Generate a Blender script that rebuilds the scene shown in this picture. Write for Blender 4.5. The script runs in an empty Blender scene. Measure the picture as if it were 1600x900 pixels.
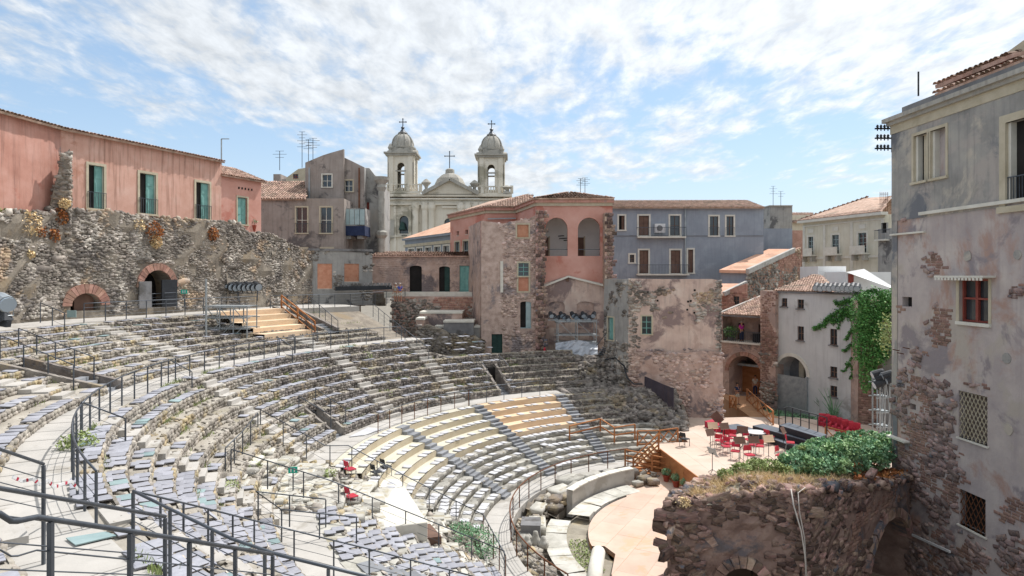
import bpy, math, random
import numpy as np
from mathutils import Vector, Matrix
random.seed(7); RS = np.random.RandomState(7)
SC = bpy.context.scene; COL = SC.collection
rad = math.radians; PI = math.pi
U = random.uniform
# ------------------------------------------------------------------ camera
F, HZ, EZ = 1049.0, 430.0, 12.0
cam_d = bpy.data.cameras.new('camera'); cam = bpy.data.objects.new('camera', cam_d); COL.objects.link(cam)
cam.location = (0, 0, EZ); cam.rotation_euler = (rad(90), 0, 0)
cam_d.sensor_width = 36; cam_d.lens = 36*F/1600; cam_d.shift_y = -20/1600
cam_d.clip_start = .1; cam_d.clip_end = 5000; SC.camera = cam
# ------------------------------------------------------------------ light
SUN_AZ, SUN_EL = math.atan2(.68, .66), rad(56)       # direction towards the sun, from +X counter-clockwise
sun_d = bpy.data.lights.new('sun', 'SUN'); sun = bpy.data.objects.new('sun', sun_d); COL.objects.link(sun)
sun_d.energy = 2.9; sun_d.angle = rad(.9); sun_d.color = (1, .965, .925)
sdir = Vector((math.cos(SUN_AZ)*math.cos(SUN_EL), math.sin(SUN_AZ)*math.cos(SUN_EL), math.sin(SUN_EL)))
sun.rotation_euler = sdir.to_track_quat('Z', 'Y').to_euler()
SC.view_settings.view_transform = 'Standard'; SC.view_settings.look = 'None'
SC.view_settings.exposure = .64; SC.view_settings.gamma = 1
wd = bpy.data.worlds.new('World'); SC.world = wd; wd.use_nodes = True
def world():
    nt = wd.node_tree; N = nt.nodes; L = nt.links; N.clear()
    out = N.new('ShaderNodeOutputWorld'); bg = N.new('ShaderNodeBackground'); bg.inputs[1].default_value = .13
    sky = N.new('ShaderNodeTexSky'); sky.sky_type = 'NISHITA'; sky.sun_disc = False
    sky.sun_elevation = SUN_EL; sky.sun_rotation = PI/2-SUN_AZ; sky.air_density = 1.0; sky.dust_density = .6; sky.ozone_density = 1.2
    tc = N.new('ShaderNodeTexCoord'); sep = N.new('ShaderNodeSeparateXYZ'); L.new(tc.outputs['Generated'], sep.inputs[0])
    def m(op, a, b=None, c=None, clamp=False):
        n = N.new('ShaderNodeMath'); n.operation = op; n.use_clamp = clamp
        for i, v in enumerate((a, b, c)):
            if v is None: continue
            if isinstance(v, (int, float)): n.inputs[i].default_value = v
            else: L.new(v, n.inputs[i])
        return n.outputs[0]
    z = m('MAXIMUM', sep.outputs[2], .0); zz = m('ADD', z, .11)
    px = m('DIVIDE', sep.outputs[0], zz); py = m('DIVIDE', sep.outputs[1], zz)
    cb = N.new('ShaderNodeCombineXYZ'); L.new(px, cb.inputs[0]); L.new(py, cb.inputs[1])
    def noise(scale, det, rough, off, dist=0, sx=1, sy=1):
        mp = N.new('ShaderNodeMapping'); mp.inputs['Location'].default_value = off; mp.inputs['Scale'].default_value = (sx, sy, 1)
        L.new(cb.outputs[0], mp.inputs[0])
        n = N.new('ShaderNodeTexNoise'); n.inputs['Scale'].default_value = scale; n.inputs['Detail'].default_value = det
        n.inputs['Roughness'].default_value = rough; n.inputs['Distortion'].default_value = dist
        L.new(mp.outputs[0], n.inputs['Vector']); return n.outputs[0]
    big = noise(.55, 3, .5, (3.1, 1.7, 0), .4)
    mid = noise(2.2, 10, .62, (1.3, 6.2, 0), .3, 1.25, .8)
    fine = noise(8., 6, .6, (4, 4, 0), .2, 1.3, .65)
    s = m('MULTIPLY', big, .95); s = m('MULTIPLY_ADD', mid, .75, s); s = m('MULTIPLY_ADD', fine, .46, s); s = m('MULTIPLY_ADD', z, .34, s); s = m('MULTIPLY_ADD', sep.outputs[0], .10, s)
    low = m('SUBTRACT', 1.0, m('MULTIPLY', z, 3.0), clamp=True)       # clouds thin out towards the horizon
    s = m('SUBTRACT', s, m('MULTIPLY', low, .2))
    mr = N.new('ShaderNodeMapRange'); mr.inputs[1].default_value = .97; mr.inputs[2].default_value = 1.22; mr.interpolation_type = 'SMOOTHSTEP'
    L.new(s, mr.inputs[0])
    shade = N.new('ShaderNodeMapRange'); shade.inputs[1].default_value = .35; shade.inputs[2].default_value = .68; L.new(fine, shade.inputs[0])
    shade.inputs[3].default_value = .72; shade.inputs[4].default_value = 1.0
    # brighter towards the sun's side of the sky
    dt = N.new('ShaderNodeVectorMath'); dt.operation = 'DOT_PRODUCT'; L.new(tc.outputs['Generated'], dt.inputs[0]); dt.inputs[1].default_value = tuple(sdir)
    glow = m('MULTIPLY_ADD', m('POWER', m('MAXIMUM', dt.outputs['Value'], 0), 3.0), 3.2, 4.75)
    cl = N.new('ShaderNodeMix'); cl.data_type = 'RGBA'; cl.blend_type = 'MULTIPLY'; cl.inputs[0].default_value = 1
    cl.inputs[6].default_value = (.94, .98, 1.02, 1)
    g2 = m('MULTIPLY', glow, shade.outputs[0]); cc = N.new('ShaderNodeCombineXYZ')
    for i in range(3): L.new(g2, cc.inputs[i])
    L.new(cc.outputs[0], cl.inputs[7])
    hz = m('POWER', m('SUBTRACT', 1.0, m('MULTIPLY', z, 4.2), clamp=True), 1.6)
    hm = N.new('ShaderNodeMix'); hm.data_type = 'RGBA'; L.new(m('MULTIPLY', hz, .75), hm.inputs[0]); pale = N.new('ShaderNodeMix'); pale.data_type = 'RGBA'; pale.inputs[0].default_value = .55; L.new(sky.outputs[0], pale.inputs[6]); pale.inputs[7].default_value = (1.9, 2.7, 3.6, 1); L.new(pale.outputs[2], hm.inputs[6]); hm.inputs[7].default_value = (3.7, 4.2, 4.6, 1)
    mx = N.new('ShaderNodeMix'); mx.data_type = 'RGBA'; L.new(m('MULTIPLY', mr.outputs[0], .93), mx.inputs[0]); L.new(hm.outputs[2], mx.inputs[6]); L.new(cl.outputs[2], mx.inputs[7])
    L.new(mx.outputs[2], bg.inputs[0]); L.new(bg.outputs[0], out.inputs[0])
world()
# ------------------------------------------------------------------ materials
def hexc(h):
    v = [int(h[i:i+2], 16)/255 for i in (0, 2, 4)]
    return tuple(((c+.055)/1.055)**2.4 if c > .04045 else c/12.92 for c in v)+(1,)
def mat(name, cols, scale=1.5, rough=.9, bump=.3, bscale=12, big=None, bigscale=.35, bigthr=.55, streak=None, rnd=0, metal=0, stretch=(1, 1, 1), spec=.3, sss=0):
    """cols: hex colours ramped over fine noise; big: hex colour of large patches; streak: (hex, amount); rnd: per-piece variation"""
    m = bpy.data.materials.new(name); m.use_nodes = True; nt = m.node_tree; N = nt.nodes; L = nt.links
    bs = N['Principled BSDF']; bs.inputs['Roughness'].default_value = rough; bs.inputs['Metallic'].default_value = metal
    bs.inputs['Specular IOR Level'].default_value = spec
    tc = N.new('ShaderNodeTexCoord'); mp = N.new('ShaderNodeMapping'); mp.inputs['Scale'].default_value = stretch; L.new(tc.outputs['Object'], mp.inputs[0])
    def noise(sc, det=8, rg=.6, src=None, dist=0):
        n = N.new('ShaderNodeTexNoise'); n.inputs['Scale'].default_value = sc; n.inputs['Detail'].default_value = det; n.inputs['Roughness'].default_value = rg
        n.inputs['Distortion'].default_value = dist; L.new(src or mp.outputs[0], n.inputs['Vector']); return n.outputs[0]
    rp = N.new('ShaderNodeValToRGB'); L.new(noise(scale), rp.inputs[0]); e = rp.color_ramp.elements
    while len(e) < len(cols): e.new(.5)
    for i, c in enumerate(cols):
        e[i].position = .3+.4*i/max(1, len(cols)-1); e[i].color = hexc(c)
    cur = rp.outputs[0]
    def mix(fac, a, b, bt='MIX'):
        x = N.new('ShaderNodeMix'); x.data_type = 'RGBA'; x.blend_type = bt
        if isinstance(fac, (int, float)): x.inputs[0].default_value = fac
        else: L.new(fac, x.inputs[0])
        L.new(a, x.inputs[6])
        if isinstance(b, tuple): x.inputs[7].default_value = b
        else: L.new(b, x.inputs[7])
        return x.outputs[2]
    def mrange(src, a, b, c=0, d=1):
        r = N.new('ShaderNodeMapRange'); r.inputs[1].default_value = a; r.inputs[2].default_value = b; r.inputs[3].default_value = c; r.inputs[4].default_value = d
        L.new(src, r.inputs[0]); return r.outputs[0]
    if big:
        bl = big if isinstance(big, (list, tuple)) else [big]
        for k, bc in enumerate(bl):
            mp3 = N.new('ShaderNodeMapping'); mp3.inputs['Location'].default_value = (7*k+3, 5*k, 11*k); L.new(tc.outputs['Object'], mp3.inputs[0])
            cur = mix(mrange(noise(bigscale*(1+.6*k), 9, .65, mp3.outputs[0], .4), bigthr, bigthr+.06), cur, hexc(bc))
    if streak:
        mp2 = N.new('ShaderNodeMapping'); mp2.inputs['Scale'].default_value = (2.2, 2.2, .14); L.new(tc.outputs['Object'], mp2.inputs[0])
        cur = mix(mrange(noise(2.2, 6, .6, mp2.outputs[0]), .5, .75, 0, streak[1]), cur, hexc(streak[0]))
    if rnd:
        at = N.new('ShaderNodeAttribute'); at.attribute_name = 'rnd'
        oi = N.new('ShaderNodeObjectInfo'); ad = N.new('ShaderNodeMath'); ad.operation = 'ADD'; L.new(at.outputs['Fac'], ad.inputs[0]); L.new(oi.outputs['Random'], ad.inputs[1])
        fr = N.new('ShaderNodeMath'); fr.operation = 'FRACT'; L.new(ad.outputs[0], fr.inputs[0])
        hs = N.new('ShaderNodeHueSaturation'); L.new(mrange(fr.outputs[0], 0, 1, 1-rnd, 1+rnd), hs.inputs['Value']); L.new(cur, hs.inputs['Color'])
        f2 = N.new('ShaderNodeMath'); f2.operation = 'MULTIPLY'; f2.inputs[1].default_value = 7.31; L.new(fr.outputs[0], f2.inputs[0])
        f3 = N.new('ShaderNodeMath'); f3.operation = 'FRACT'; L.new(f2.outputs[0], f3.inputs[0])
        L.new(mrange(f3.outputs[0], 0, 1, .5-.03*rnd, .5+.03*rnd), hs.inputs['Hue']); cur = hs.outputs[0]
    L.new(cur, bs.inputs['Base Color'])
    if sss: bs.inputs['Subsurface Weight'].default_value = sss
    if bump:
        b = N.new('ShaderNodeBump'); b.inputs['Strength'].default_value = bump; b.inputs['Distance'].default_value = .05
        L.new(noise(bscale, 6), b.inputs['Height']); L.new(b.outputs[0], bs.inputs['Normal'])
    return m
M = dict(
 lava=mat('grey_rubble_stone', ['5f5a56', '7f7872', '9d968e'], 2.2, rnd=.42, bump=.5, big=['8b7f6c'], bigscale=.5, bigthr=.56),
 lavalit=mat('sunlit_rubble_stone', ['78726a', '989187', 'b5aea4'], 2.0, rnd=.34, bump=.5, big=['a59678'], bigscale=.45, bigthr=.55),  # lighter copy of lava, sunlight put into the stone colour
 wallst=mat('ancient_wall_stone', ['625c57', '8b837a', 'afa69b'], .8, rnd=.34, bump=.5, big=['b09a82', '6f6964', 'b8b0a6'], bigscale=.28, bigthr=.54),
 mortar=mat('earthy_mortar', ['6f675e', '877e72', '9d9385'], 1.2, bump=.6, bscale=9, big=['8a7b66'], bigscale=.3),
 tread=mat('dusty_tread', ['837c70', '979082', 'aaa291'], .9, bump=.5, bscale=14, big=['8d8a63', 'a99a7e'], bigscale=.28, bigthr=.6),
 treadl=mat('sunlit_dusty_tread', ['918b80', 'a59e93', 'b7b1a6'], .9, bump=.5, bscale=14, big=['98917f'], bigscale=.28, bigthr=.6),  # brightened copy of tread, sunlit look mixed into its colour
 concrete=mat('walkway_concrete', ['a5a29d', 'b3afa9', 'bdb9b3'], .8, bump=.1, big=['9f9a92'], bigscale=.6),
 concd=mat('dark_concrete', ['6a6a6c', '7d7c7d', '8d8b8a'], 1, bump=.2, big=['5c5a58'], bigscale=.5),
 step=mat('lava_step', ['74767a', '86888c', '96989c'], 1.5, bump=.2, rnd=.15),
 marble=mat('worn_marble', ['a09d93', 'bbb8af', 'ccc9c1'], 1.4, rnd=.12, bump=.3, big=['a8a08c'], bigscale=.8, bigthr=.58),
 lime=mat('limestone_seat_block', ['8f8c85', 'a9a69e', 'bdbab2'], 1.8, rnd=.14, bump=.45, big=['7f7b74'], bigscale=.7, bigthr=.58),
 cream=mat('cream_board', ['b3a68c', 'bdb19a', 'c6bca7'], .7, rnd=.06, bump=.04),
 creamtop=mat('cream_board_top', ['b9b3a2', 'c4bfae', 'ccc7b8'], .7, rnd=.05, bump=.04),
 ply=mat('pale_plywood', ['ccb193', 'd6bd9f', 'dfc9ae'], .8, rnd=.08, bump=.05, stretch=(1, 1, 4)),
 wood=mat('orange_timber', ['94603c', 'a87148', 'b57f57'], 1.2, rnd=.1, bump=.1, stretch=(1, 1, 3)),
 deck=mat('orchestra_floor_board', ['bca493', 'c7b09f', 'cfbaab'], .5, rnd=.05, bump=.04, big=['c8a68c'], bigscale=.4),
 stagef=mat('stage_floor_board', ['bea998', 'c9b4a4', 'd0bdaf'], .5, rnd=.04, bump=.04),
 ramp=mat('ramp_boards', ['a8805f', 'b58c6a', 'bf9775'], .7, rnd=.08, bump=.05),
 black=mat('black_paint', ['24272b', '2c2f34', '34373c'], 2, rough=.55, bump=.05, metal=.0),
 grey=mat('grey_stage_top', ['5b6068', '666b73', '70757c'], 1, bump=.08),
 rail=mat('dark_iron_rail', ['4a4f56', '565b62', '63686f'], 3, rough=.5, metal=.5, bump=.05),
 rust=mat('rusty_iron', ['5b3a2a', '6d4731', '7c5138'], 4, rough=.8, bump=.2),
 steel=mat('galvanised_steel', ['8b9194', '9da3a6', 'adb2b4'], 3, rough=.45, metal=.4, bump=.05),
 pad=mat('grey_seat_pad', ['8d8e96', '9d9ea6', 'aaabb2'], 1.2, rough=.7, rnd=.14, bump=.1),
 padw=mat('white_seat_pad', ['b4b4b8', 'c2c2c5', 'cdcdcf'], 1.2, rough=.7, rnd=.1, bump=.1),
 padt=mat('teal_seat_pad', ['7c9092', '889c9d', '93a6a7'], 1.2, rough=.7, rnd=.14, bump=.1),
 pink=mat('salmon_plaster', ['c09483', 'cca292', 'd4b0a2'], .8, bump=.15, big=['b3806c'], bigscale=.3, bigthr=.6, streak=('7d5a4c', .75)),
 pinkd=mat('dull_red_plaster', ['b07e6f', 'bf8f80', 'ca9e91'], .7, bump=.15, big=['b4705e', '8d8885'], bigscale=.22, bigthr=.62, streak=('5f463e', .5)),
 pinkc=mat('clean_pink_plaster', ['c08b7c', 'cb998b', 'd3a598'], .6, bump=.1, big=['bd7c6d'], bigscale=.4),
 pinkp=mat('faded_pink_plaster', ['b8a196', 'c9b3a6', 'd4c3b6'], .9, bump=.35, big=['8d7b77', 'b8a195'], bigscale=.35, bigthr=.53, streak=('776a68', .45)),
 mauve=mat('mauve_brick_plaster', ['a88d80', 'bba194', 'c9b3a8'], 1.4, bump=.5, big=['7b6f6e', 'a8938a'], bigscale=.4, bigthr=.52),
 tower=mat('mauve_rough_masonry', ['a08a80', 'bda69a', 'cfbab0'], 2.3, bump=.7, rnd=.35, big=['8f8483'], bigscale=.5),
 brick=mat('old_red_brick', ['956f60', 'a88172', 'b89384'], 2.5, rnd=.25, bump=.3, big=['8a7264'], bigscale=.5),
 oldstone=mat('flaked_wall_stone', ['74625e', '957f79', 'b09c94'], 1.6, rnd=.4, bump=.7, big=['6f6e73', 'a88a7c'], bigscale=1.2),
 brickold=mat('weathered_brick', ['7d6258', '907468', '9f8477'], 2.5, rnd=.3, bump=.4),
 brickn=mat('new_orange_brick', ['b57b61', 'c28a71', 'cb987f'], 3, rnd=.15, bump=.3),
 brownp=mat('brown_grey_plaster', ['8b817a', '9b918a', 'a99f98'], .8, bump=.3, big=['9b9087', '6a6462'], bigscale=.3, bigthr=.56, streak=('544c49', .45)),
 greyp=mat('grey_plaster', ['8f8d8a', 'a19f9b', 'b0ada8'], .8, bump=.3, big=['a49e96', '696868'], bigscale=.3, bigthr=.56, streak=('5c5a5a', .4)),
 blue=mat('slate_blue_plaster', ['868c96', '9299a3', '9ea5ae'], .5, bump=.08, big=['979da6', '8b929c'], bigscale=.16, bigthr=.54, streak=('656b76', .3)),
 whitep=mat('grey_white_plaster', ['b9b8b7', 'c7c6c5', 'd0cfcd'], .6, bump=.1, big=['a29e9a'], bigscale=.3, bigthr=.6, streak=('8f8b89', .35)),
 creamp=mat('cream_stucco', ['c8c2ae', 'd3cdbb', 'dcd7c7'], .7, bump=.1, streak=('9e9787', .4)),
 trimw=mat('white_trim', ['c9c5b9', 'd5d1c6', 'dedbd1'], 2, bump=.1),
 trimc=mat('cream_trim', ['b0a58e', 'bcb29c', 'c7bda8'], 2, bump=.1),
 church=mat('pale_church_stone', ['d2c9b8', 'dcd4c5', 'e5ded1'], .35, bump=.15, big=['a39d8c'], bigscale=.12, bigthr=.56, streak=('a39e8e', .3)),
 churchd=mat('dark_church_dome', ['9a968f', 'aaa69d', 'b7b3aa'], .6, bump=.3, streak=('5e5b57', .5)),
 door=mat('green_door_paint', ['345a52', '3d655d', '477067'], 2, rough=.6, bump=.1),
 aqua=mat('pale_aqua_paint', ['6b9a94', '78a8a1', '86b3ac'], 2, rough=.6, bump=.1),
 doord=mat('dark_green_paint', ['1e3733', '27423d', '2f4b46'], 2, rough=.6, bump=.1),
 brownw=mat('brown_wood', ['5d463c', '6b5246', '775d50'], 2, rough=.6, bump=.1),
 redw=mat('red_wood', ['7c3a30', '8a443a', '955045'], 2, rough=.6, bump=.1),
 shutter=mat('pale_shutter', ['90a5a8', 'a0b3b5', 'adbec0'], 2, rough=.6, bump=.1),
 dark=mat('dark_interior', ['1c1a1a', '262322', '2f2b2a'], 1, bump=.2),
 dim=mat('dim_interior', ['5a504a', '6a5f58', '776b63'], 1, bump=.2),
 whitei=mat('white_wall_paint', ['dddcda', 'e4e3e1', 'eae9e7'], 1, bump=.05),
 tile=mat('terracotta_tile', ['947767', 'ad9080', 'c2a899'], 2.5, rnd=.3, bump=.25, big=['8d7a6c'], bigscale=.6),
 tileo=mat('orange_roof', ['c09278', 'cda188', 'd6b09a'], 1, rnd=.1, bump=.25, stretch=(1, 1, 1), big=['b08a74'], bigscale=.4),
 red=mat('red_fabric', ['a3283a', 'b43445', 'c04556'], 3, rough=.8, bump=.2, rnd=.12),
 pot=mat('terracotta_pot', ['8a4030', '98493a', 'a45445'], 3, bump=.1),
 green=mat('bush_leaf', ['587f5c', '769f78', '9bbb94'], 3, rough=.7, bump=0, rnd=.4, sss=.0),
 lime_=mat('yellow_green_leaf', ['7b8a52', '909e64', 'a6b07c'], 3, rough=.7, bump=0, rnd=.35),
 greenl=mat('highlight_bush_leaf', ['86ab72', '9dbb86', 'b4cb9e'], 3, rough=.7, bump=0, rnd=.3),  # lighter green, bush highlights put into the leaf colour
 ivy=mat('ivy_leaf', ['41703a', '578a48', '76a45e'], 3, rough=.6, bump=0, rnd=.4),
 dry=mat('dry_grass', ['cbb080', 'd9c197', 'e4d0ab'], 3, rough=.9, bump=0, rnd=.3),
 rusty=mat('rust_coloured_weed', ['8f5a34', 'a0683e', 'af774a'], 3, rough=.9, bump=0, rnd=.3),
 ruin=mat('dark_red_ruin_stone', ['64524b', '8f776b', 'b29c8f'], 2.2, rnd=.62, bump=.9, bscale=9, big=['5f6067', 'a3837a'], bigscale=1.4, bigthr=.54),
 ruinb=mat('ruin_mortar', ['705c56', '8b746b', 'a18b80'], 2.2, bump=1, bscale=7, big=['6a6365'], bigscale=.7, bigthr=.55),
 oldp=mat('weathered_violet_plaster', ['a49a99', 'b5aaa6', 'c3b9b2'], .9, bump=.35, bscale=6, big=['ac9084', 'b3a99f', '908789'], bigscale=.22, bigthr=.54, streak=('8b7f86', .35)),
 oldg=mat('weathered_slate_plaster', ['85837f', '9c9994', 'b0aba2'], .7, bump=.35, bscale=6, big=['73757a', 'b9b0a3', 'aaa29b'], bigscale=.25, bigthr=.53, streak=('5e5f66', .4)),
 white=mat('white_plastic', ['c8c8c8', 'd4d4d4', 'dedede'], 2, rough=.5, bump=.02),
 cable=mat('pale_cable', ['b9b3ac', 'c5bfb8', 'cfc9c2'], 2, rough=.5, bump=0),
 sign=mat('teal_sign', ['1f9a86', '26a893', '30b29d'], 2, rough=.5, bump=0),
 sheet=mat('plastic_sheet', ['9da3ad', 'b3b8c0', 'c4c8ce'], 1, rough=.35, bump=.6, bscale=3),
 skin=mat('skin', ['a97b63', 'b5866d', 'bd9077'], 3, rough=.6, bump=0),
 navy=mat('navy_cloth', ['232c45', '2a3552', '323e5c'], 3, bump=.1), bluec=mat('blue_cloth', ['3c4ba0', '4656ad', '5262b8'], 3, bump=.1),
 magenta=mat('magenta_cloth', ['b02a8a', 'bd3598', 'c644a3'], 3, bump=.1), khaki=mat('pale_cloth', ['a9a496', 'b8b3a6', 'c4c0b4'], 3, bump=.1),
 hair=mat('dark_hair', ['2a211c', '352a24', '40332c'], 5, bump=.2), hairw=mat('grey_hair', ['a09a92', 'b0aaa2', 'bcb6ae'], 5, bump=.2),
 lens=mat('lamp_glass', ['8a97a3', '9ba8b4', 'aab6c1'], 1, rough=.15, bump=0, spec=.6),
 panel=mat('dark_corten_panel', ['3f3a42', '4b454e', '554f58'], 1, rough=.7, bump=.1, streak=('5d4a45', .4)),
 ground=mat('stony_ground', ['6f695f', '827b70', '928c80'], .5, bump=.6),
)
def glass_mat():
    m = bpy.data.materials.new('window_glass'); m.use_nodes = True; b = m.node_tree.nodes['Principled BSDF']
    N = m.node_tree.nodes; n = N.new('ShaderNodeTexNoise'); n.inputs['Scale'].default_value = 1.3
    r = N.new('ShaderNodeValToRGB'); r.color_ramp.elements[0].color = (.012, .015, .02, 1); r.color_ramp.elements[1].color = (.06, .07, .08, 1)
    tc = N.new('ShaderNodeTexCoord'); m.node_tree.links.new(tc.outputs['Object'], n.inputs[0]); m.node_tree.links.new(n.outputs[0], r.inputs[0]); m.node_tree.links.new(r.outputs[0], b.inputs['Base Color'])
    b.inputs['Roughness'].default_value = .08; b.inputs['Specular IOR Level'].default_value = .8; return m
M['glass'] = glass_mat()
# ------------------------------------------------------------------ object helpers
def wloc(o): return o.get('_w') and Vector(o['_w']) or Vector((0, 0, 0))
ORG = {}
def tag(o, label=None, cat=None, group=None, kind=None):
    if label: o['label'] = label
    if cat: o['category'] = cat
    if group: o['group'] = group
    if kind: o['kind'] = kind
    return o
def thing(name, label, cat, loc, group=None, rot=0):
    o = bpy.data.objects.new(name, None); COL.objects.link(o); o.empty_display_size = .3
    o.location = loc; o.rotation_euler = (0, 0, rot); ORG[o.name] = Vector(loc)
    return tag(o, label, cat, group)
def link(name, me, m=None, parent=None, kind=None):
    o = bpy.data.objects.new(name, me); COL.objects.link(o)
    if m is not None and not me.materials: me.materials.append(M[m] if isinstance(m, str) else m)
    if parent is not None: o.parent = parent
    if kind: o['kind'] = kind
    return o
def absorg(p):
    v = Vector((0, 0, 0))
    while p is not None: v += p.location; p = p.parent
    return v
def mesh_np(name, V, Fc, rnd=None, org=None):
    V = np.asarray(V, dtype=np.float32)
    if org is not None: V = V-np.array(org, dtype=np.float32)
    Fc = np.asarray(Fc, dtype=np.int32); k = Fc.shape[1]; me = bpy.data.meshes.new(name)
    me.vertices.add(len(V)); me.vertices.foreach_set('co', V.ravel()); me.loops.add(Fc.size); me.loops.foreach_set('vertex_index', Fc.ravel())
    me.polygons.add(len(Fc)); me.polygons.foreach_set('loop_start', np.arange(0, Fc.size, k, dtype=np.int32))
    me.update(calc_edges=True)
    if rnd is not None:
        a = me.attributes.new('rnd', 'FLOAT', 'POINT'); a.data.foreach_set('value', np.asarray(rnd, dtype=np.float32))
    return me
class MB:
    """collects world-space shapes; build() makes ONE mesh object, relative to its parent"""
    def __init__(s): s.v = []; s.f = []; s.sm = []
    def add(s, vs, fs):
        n = len(s.v); s.v += [tuple(v) for v in vs]; s.f += [tuple(i+n for i in f) for f in fs]; return s
    def box(s, c, d, rz=0, top=1.0):
        x, y, z = d[0]/2, d[1]/2, d[2]/2; cs, sn = math.cos(rz), math.sin(rz); vs = []
        for k, t in ((-1, 1), (1, top)):
            for (i, j) in ((-1, -1), (1, -1), (1, 1), (-1, 1)):
                X, Y = i*x*t, j*y*t; vs.append((c[0]+X*cs-Y*sn, c[1]+X*sn+Y*cs, c[2]+k*z))
        return s.add(vs, [(3, 2, 1, 0), (4, 5, 6, 7), (0, 1, 5, 4), (1, 2, 6, 5), (2, 3, 7, 6), (3, 0, 4, 7)])
    def bbox(s, x0, x1, y0, y1, z0, z1): return s.box(((x0+x1)/2, (y0+y1)/2, (z0+z1)/2), (x1-x0, y1-y0, z1-z0))
    def prism(s, poly, z0, z1):
        n = len(poly); z0f = z0 if callable(z0) else (lambda x, y: z0); z1f = z1 if callable(z1) else (lambda x, y: z1)
        a = sum(poly[i][0]*poly[(i+1) % n][1]-poly[(i+1) % n][0]*poly[i][1] for i in range(n))
        if a < 0: poly = poly[::-1]
        vs = [(x, y, z0f(x, y)) for x, y in poly]+[(x, y, z1f(x, y)) for x, y in poly]
        return s.add(vs, [tuple(range(n))[::-1], tuple(range(n, 2*n))]+[(i, (i+1) % n, n+(i+1) % n, n+i) for i in range(n)])
    def bar(s, a, b, w, h=None, up=(0, 0, 1)):
        a, b = Vector(a), Vector(b); h = h or w; d = (b-a).normalized(); u = Vector(up)
        if abs(d.dot(u)) > .95: u = Vector((1, 0, 0))
        x = d.cross(u).normalized()*w/2; y = x.cross(d).normalized()*h/2
        return s.add([a-x-y, a+x-y, a+x+y, a-x+y, b-x-y, b+x-y, b+x+y, b-x+y], [(3, 2, 1, 0), (4, 5, 6, 7), (0, 1, 5, 4), (1, 2, 6, 5), (2, 3, 7, 6), (3, 0, 4, 7)])
    def tube(s, pts, r, n=8):
        pts = [Vector(p) for p in pts]; rs = r if isinstance(r, (list, tuple)) else [r]*len(pts); m = len(s.v); fs = []; vs = []
        for i, p in enumerate(pts):
            d = (pts[min(i+1, len(pts)-1)]-pts[max(i-1, 0)]).normalized(); u = Vector((0, 0, 1)) if abs(d.z) < .95 else Vector((1, 0, 0))
            x = d.cross(u).normalized(); y = x.cross(d)
            vs += [p+(x*math.cos(2*PI*k/n)+y*math.sin(2*PI*k/n))*rs[i] for k in range(n)]
        for i in range(len(pts)-1):
            for k in range(n): fs.append((i*n+k, i*n+(k+1) % n, (i+1)*n+(k+1) % n, (i+1)*n+k))
        fs += [tuple(range(n))[::-1], tuple((len(pts)-1)*n+k for k in range(n))]
        return s.add(vs, fs)
    def lathe(s, c, prof, n=16, a0=0, a1=2*PI):
        full = abs(a1-a0-2*PI) < 1e-6; k = n if full else n+1; vs = []
        for (r, z) in prof:
            for i in range(k): a = a0+(a1-a0)*i/n; vs.append((c[0]+r*math.cos(a), c[1]+r*math.sin(a), c[2]+z))
        fs = [(j*k+i, j*k+(i+1) % k, (j+1)*k+(i+1) % k, (j+1)*k+i) for j in range(len(prof)-1) for i in range(n)]
        return s.add(vs, fs)
    def poly(s, pts): return s.add(pts, [tuple(range(len(pts)))])
    def build(s, name, m, parent=None, smooth=False, kind=None, bevel=0):
        org = absorg(parent) if parent is not None else Vector((0, 0, 0))
        own = None
        if parent is None and s.v:
            a = np.array(s.v); own = Vector(((a[:, 0].min()+a[:, 0].max())/2, (a[:, 1].min()+a[:, 1].max())/2, a[:, 2].min())); org = own
        me = bpy.data.meshes.new(name); me.from_pydata([(v[0]-org.x, v[1]-org.y, v[2]-org.z) for v in s.v], [], s.f); me.validate()
        if smooth: me.polygons.foreach_set('use_smooth', [True]*len(me.polygons))
        o = link(name, me, m, parent, kind)
        if own is not None: o.location = own
        if bevel:
            b = o.modifiers.new('bevel', 'BEVEL'); b.width = bevel; b.segments = 1; b.limit_method = 'ANGLE'
        return o
# stone templates
def pillow(seed):
    r = np.random.RandomState(seed); V = []
    for (y, k) in ((0, 1), (.6, 1), (1, .72)):
        for (i, j) in ((-1, -1), (1, -1), (1, 1), (-1, 1)): V.append((i*.5*k, y, j*.5*k))
    V = np.array(V); V[4:] += r.uniform(-.09, .09, (8, 3)); V[:4, (0, 2)] = V[4:8, (0, 2)]
    Fq = [(0, 4, 5, 1), (1, 5, 6, 2), (2, 6, 7, 3), (3, 7, 4, 0), (4, 8, 9, 5), (5, 9, 10, 6), (6, 10, 11, 7), (7, 11, 8, 4), (8, 11, 10, 9)]
    return V, np.array([f for f in Fq])
def rock(seed):
    r = np.random.RandomState(seed); t = (1+5**.5)/2
    V = np.array([(-1, t, 0), (1, t, 0), (-1, -t, 0), (1, -t, 0), (0, -1, t), (0, 1, t), (0, -1, -t), (0, 1, -t), (t, 0, -1), (t, 0, 1), (-t, 0, -1), (-t, 0, 1)], float)/2/1.6
    V *= r.uniform(.75, 1.2, (12, 1)); V += r.uniform(-.08, .08, (12, 3))
    Ft = [(0, 11, 5), (0, 5, 1), (0, 1, 7), (0, 7, 10), (0, 10, 11), (1, 5, 9), (5, 11, 4), (11, 10, 2), (10, 7, 6), (7, 1, 8), (3, 9, 4), (3, 4, 2), (3, 2, 6), (3, 6, 8), (3, 8, 9), (4, 9, 5), (2, 4, 11), (6, 2, 10), (8, 6, 7), (9, 8, 1)]
    return V, np.array(Ft)
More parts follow.
